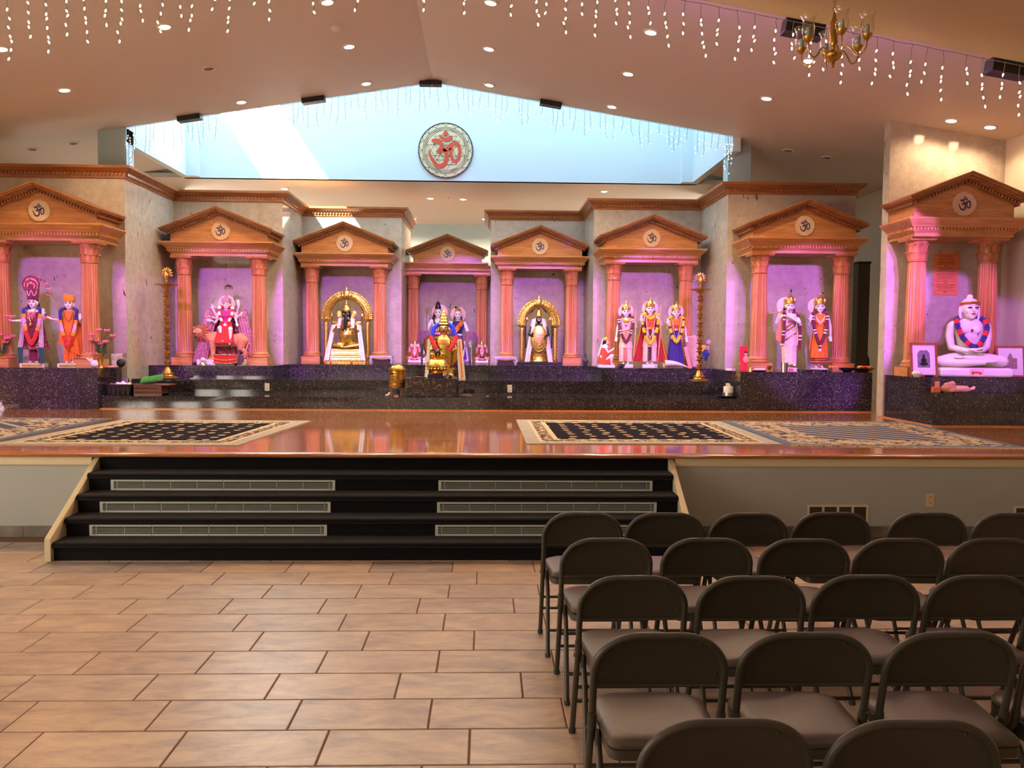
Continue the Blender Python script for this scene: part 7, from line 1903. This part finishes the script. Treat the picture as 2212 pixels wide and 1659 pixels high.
# things in front of the flute player
def row_right():
    Y = 11.75
    t = thing('red_portrait_card', 'small red card with a portrait leaning on the left column of the flute shrine', 'picture', (P(1606, 796, 11.95).x, 11.95, PT)); G().box(-.06, .06, 0, .012, 0, .36).obj('card', C_['scarlet'], t, smooth=False); G().ell((.03, -.004, .25), (.022, .005, .03)).ell((.03, -.003, .17), (.04, .005, .05)).obj('printed_face', C_['peach'], t); G().ell((.03, -.005, .275), (.026, .006, .02)).obj('printed_hair', M_hair, t)
    vessel('brass_hand_bell', 'slender brass hand bell left of the flute player', 'bell', 1621, 11.7, [(.032, 0), (.030, .008), (.022, .03), (.016, .055), (.007, .06), (.008, .09), (.005, .10), (.009, .12), (.006, .14), (.011, .16), (.004, .185), (.001, .20)], M_brass)
    vessel('glass_oil_jar', 'clear glass jar beside the brass hand bell', 'jar', 1600, 11.75, [(.03, 0), (.042, .02), (.042, .08), (.02, .11), (.022, .14), (.018, .14), (.038, .08), (.001, .01)], M_glass)
    vessel('brass_water_cup', 'pale brass cup on a foot, left of the tall steel tumbler', 'cup', 1662, 11.65, [(.022, 0), (.024, .006), (.014, .02), (.032, .045), (.035, .085), (.032, .085), (.001, .03)], M_brass)
    vessel('steel_tumbler', 'tall steel tumbler in front of the flute player', 'tumbler', 1694, 11.65, cupp(.052, .125), M_steel)
    vessel('small_pink_cup', 'small pink and silver cup right of the tall steel tumbler', 'cup', 1709, 11.62, cupp(.033, .045), C_['rose'])
    vessel('steel_plate', 'wide shallow steel plate in front of the flute player and orange sari statues', 'plate', 1740, 11.68, [(.001, .006), (.10, .006), (.125, .035), (.13, .035), (.105, 0), (.001, 0)], M_steel, n=40)
    vessel('steel_plate', 'shallow steel plate directly below the orange sari statue', 'plate', 1773, 11.75, [(.001, .006), (.08, .006), (.10, .03), (.105, .03), (.085, 0), (.001, 0)], M_steel, n=40)
    def fl(t):
        g = G(); rnd = random.Random(2)
        for i in range(14): g.ell((rnd.uniform(-.06, .06), rnd.uniform(-.05, .05), .06 + rnd.uniform(0, .03)), (.022, .006, .012), 8, 5, 0, Matrix.Rotation(rnd.random()*3, 3, 'Z') @ Matrix.Rotation(rnd.uniform(-.8, .8), 3, 'Y'))
        g.obj('petals', C_['saffron'], t)['kind'] = 'stuff'
    vessel('petal_basket', 'clear box heaped with orange petals right of the orange sari statue', 'box', 1800, 11.7, [(.10, 0), (.11, .05), (.105, .05), (.09, .006), (.001, .006)], M_glass, extra=fl)
    vessel('black_bowl', 'wide black bowl near the right end of the flute shrine platform', 'bowl', 1830, 11.75, [(.05, 0), (.09, .03), (.12, .06), (.125, .06), (.10, .025), (.001, .01)], M_black)
    def fr(t):
        for i, (x, y, c) in enumerate(((-.07, 0, 'peach'), (0, -.03, 'red'), (.05, .02, 'orange'), (.07, -.03, 'saffron'), (-.02, .04, 'saffron'))): G().ell((x, y, .07), (.03, .03, .022)).obj('offering', C_[c], t)
    vessel('brass_offering_plate', 'wide brass plate heaped with fruit offerings at the right end of the flute shrine platform', 'plate', 1866, 11.7, [(.08, 0), (.10, .01), (.16, .055), (.165, .055), (.10, .02), (.001, .015)], M_brass, n=40, extra=fr)
    vessel('white_saucer', 'small stack of white paper at the left end of the flute shrine platform', 'paper', 1578, 12.0, [(.07, 0), (.07, .03), (.001, .03)], M_white, n=4)
    vessel('black_flat_tray', 'long black tray with white garland left of the brass water cup', 'tray', 1640, 11.72, [(.09, 0), (.11, .012), (.10, .012), (.001, .006)], M_black, n=32, extra=lambda t: garland([(-.08, -.02, .03), (0, -.03, .03), (.08, -.01, .03)], .014, [(1, 0)]).obj('white_garland', [C_['white']], t))
    # tall dark cabinet in the bay
    t = thing('tall_dark_panel', 'tall narrow black cabinet standing in the bay right of the flute shrine', 'cabinet', (P(1858, 700, 13.6).x, 13.6, ST)); h = P(1858, 570, 13.6).z - ST
    G().box(-.10, .10, -.1, .2, 0, h).obj('cabinet_body', simple('dark olive steel', s2l(58,56,46), .5), t, smooth=False, bevel=.006); G().box(-.11, .11, -.11, .2, h, h + .03).obj('cabinet_cap', M_black, t, smooth=False)
    t = thing('black_hose_pipe', 'curved black pipe rising behind the platform right of the flute shrine', 'pipe', (P(1868, 790, 13.9).x, 13.9, ST)); z = P(1868, 790, 13.9).z - ST
    G().tube([(.06, 0, 0), (.06, 0, z), (.05, 0, z + .12), (.02, 0, z + .19), (-.06, 0, z + .25)], .022, 10).obj('pipe', M_black, t)
row_right()
# far right shrine props
def frame_picture(px, py, w, h, rz, lab, dark):
    Y = 10.04; k = Y/FPX; p = P(px, py, Y)
    t = thing('framed_picture', lab, 'picture', (p.x, Y, PT), rz, 'framed pictures beside the seated marble statue')
    W_, H_ = w*k/2, h*k; tilt = Matrix.Rotation(R(-8), 4, 'X')
    f = .026
    g = G().box(-W_, W_, -.02, .0, 0, f).box(-W_, W_, -.02, .0, H_ - f, H_).box(-W_, -W_ + f, -.02, .0, f, H_ - f).box(W_ - f, W_, -.02, 0, f, H_ - f); g.xf(tilt); g.obj('frame', wood('cherry frame ' + str(px), s2l(130,60,46), s2l(170,90,66), .35), t, smooth=False)
    G().box(-W_ + f, W_ - f, -.010, -.004, f, H_ - f).xf(tilt).obj('mat_board', M_white, t, smooth=False)
    pc = simple('faded print ' + str(px), s2l(*dark), .6, var=.3, scale=30)
    iw, i0, i1 = W_*.46, H_*.27, H_*.78
    G().prism([(-iw, i0), (iw, i0), (iw, i1 - .04), (iw*.6, i1), (-iw*.6, i1), (-iw, i1 - .04)] if px < 2100 else [(-iw, i0), (iw, i0), (iw, i0 + .13), (iw*.3, i0 + .14), (iw*.35, i1 - .05), (0, i1), (-iw*.35, i1 - .05), (-iw*.3, i0 + .14), (-iw, i0 + .13)], -.012, -.009).xf(tilt).obj('print', pc, t, smooth=False)
    if px < 2100: G().ell((0, -.013, i0 + .085), (.035, .003, .045)).ell((0, -.013, i0 + .045), (.055, .003, .02)).ell((0, -.013, i0 + .145), (.016, .003, .02)).xf(tilt).obj('printed_figure', M_dark, t)
frame_picture(1996, 812, 60, 75, 0, 'cherry framed picture of a dark seated idol, left of the seated marble statue', (120,110,130))
frame_picture(2183, 812, 62, 70, R(-6), 'cherry framed picture of a crowned bust, right of the seated marble statue', (150,120,120))
t = tag(G().ell((0, 0, .008), (.012, .01, .009)).obj('marigold_bloom', C_['yellow'], None, loc=(P(1995, 742, 10.18).x, 10.17, PT + 75*10.12/FPX + .0 )), 'single yellow marigold on top of the left framed picture', 'flower')
def wall_paper():
    Yw = 10.7 - .004; a = P(2018, 547, Yw); b = P(2068, 638, Yw); w, h = (b.x - a.x), (a.z - b.z)
    t = thing('printed_orange_notice', 'tall orange sheet printed with centred text lines on the stone behind the seated statue', 'notice', (a.x + w/2, Yw, b.z))
    G().box(-w/2, w/2, -.003, 0, 0, h).obj('sheet', simple('orange paper', s2l(226,140,84), .7, var=.04), t, smooth=False)
    rnd = random.Random(1); g = G(); z = h - .03
    while z > .02:
        L = rnd.uniform(.28, .44)*w*2 if rnd.random() < .75 else .15*w; L = min(L, w*.88); x = -L/2
        while x < L/2: q = rnd.uniform(.008, .022); g.box(x, min(x + q, L/2), -.0036, -.003, z, z + .006); x += q + .005
        z -= rnd.choice((.014, .014, .014, .024))
    g.obj('text_lines', simple('dark red print', s2l(120,50,30), .7), t, smooth=False)
wall_paper()
vessel('amber_bottle', 'small amber bottle with dark cap left of the left framed picture', 'bottle', 1949, 10.45, [(.022, 0), (.022, .075), (.010, .10), (.010, .115), (.001, .115)], simple('amber glass', s2l(170,110,30), .15), extra=lambda t: G().lathe([(.012, .113), (.012, .15), (.001, .152)], n=16).obj('bottle_cap', M_black, t) and G().lathe([(.0226, .02), (.0226, .065)], n=20).obj('bottle_label', C_['yellow'], t))
vessel('white_hexagon_bowl', 'white faceted bowl in front of the left framed picture', 'bowl', 1981, 9.985, [(.035, 0), (.055, .03), (.062, .045), (.04, .075), (.001, .078)], M_white, n=8)
t = thing('small_wooden_box', 'small wooden box behind the amber bottle', 'box', (P(1962, 805, 10.5).x, 10.55, PT)); G().box(-.06, .06, -.04, .04, 0, .095).obj('box_body', M_oak, t, smooth=False, bevel=.003)
t = thing('black_pen_case', 'flat black case between the white bowl and the marble statue', 'case', (P(2009, 812, 10.0).x, 10.0, PT)); G().cap_tube([(-.05, 0, .014), (.05, .02, .012)], [.014, .008], 10).obj('case_body', M_black, t)
def bags():
    Y = 9.84; zb = EYE - .575
    t = thing('clear_snack_bag', 'clear plastic bag with orange contents and paper label on the right granite step', 'bag', (P(2021, 850, Y).x, Y, zb)); 
    G().rects([(0, -.05, .05, -.03, .03), (.09, -.055, .055, -.03, .03), (.19, -.05, .05, -.01, .01)]).obj('plastic', M_glass, t); G().rects([(.005, -.045, .045, -.025, .025), (.075, -.045, .045, -.025, .025)]).obj('contents', C_['orange'], t); G().box(-.03, .025, -.034, -.031, .06, .14).obj('paper_label', C_['peach'], t, smooth=False)
    t = thing('tan_crumpled_sack', 'tan crumpled paper sack beside the clear bag on the right granite step', 'sack', (P(2048, 850, Y).x, Y, zb))
    g = G().ell((0, 0, .05), (.09, .05, .055), 24, 12).cap_tube([(-.03, 0, .09), (.05, 0, .11), (.08, 0, .08)], [.03, .032, .02], 10).ell((.03, -.02, .03), (.06, .045, .03))
    rnd = random.Random(6)
    for v in g.v: v += Vector((rnd.uniform(-.006, .006), 0, rnd.uniform(-.004, .006)))
    g.obj('sack_paper', simple('tan kraft', s2l(196,146,110), .7, var=.15), t, angle=15)
    t = thing('knotted_plastic_bag', 'pale knotted plastic bag at the right end of the crumpled sack', 'bag', (P(2085, 850, Y).x, Y, zb)); g = G().cap_tube([(-.10, 0, .045), (0, 0, .045), (.06, 0, .035)], [.044, .042, .02], 14).cap_tube([(.06, 0, .035), (.10, 0, .06)], [.014, .024], 10)
    for v in g.v: v += Vector((0, 0, .005*math.sin(v.x*120)))
    g.obj('bag_film', simple('pale peach film', s2l(220,176,140), .25), t)
bags()
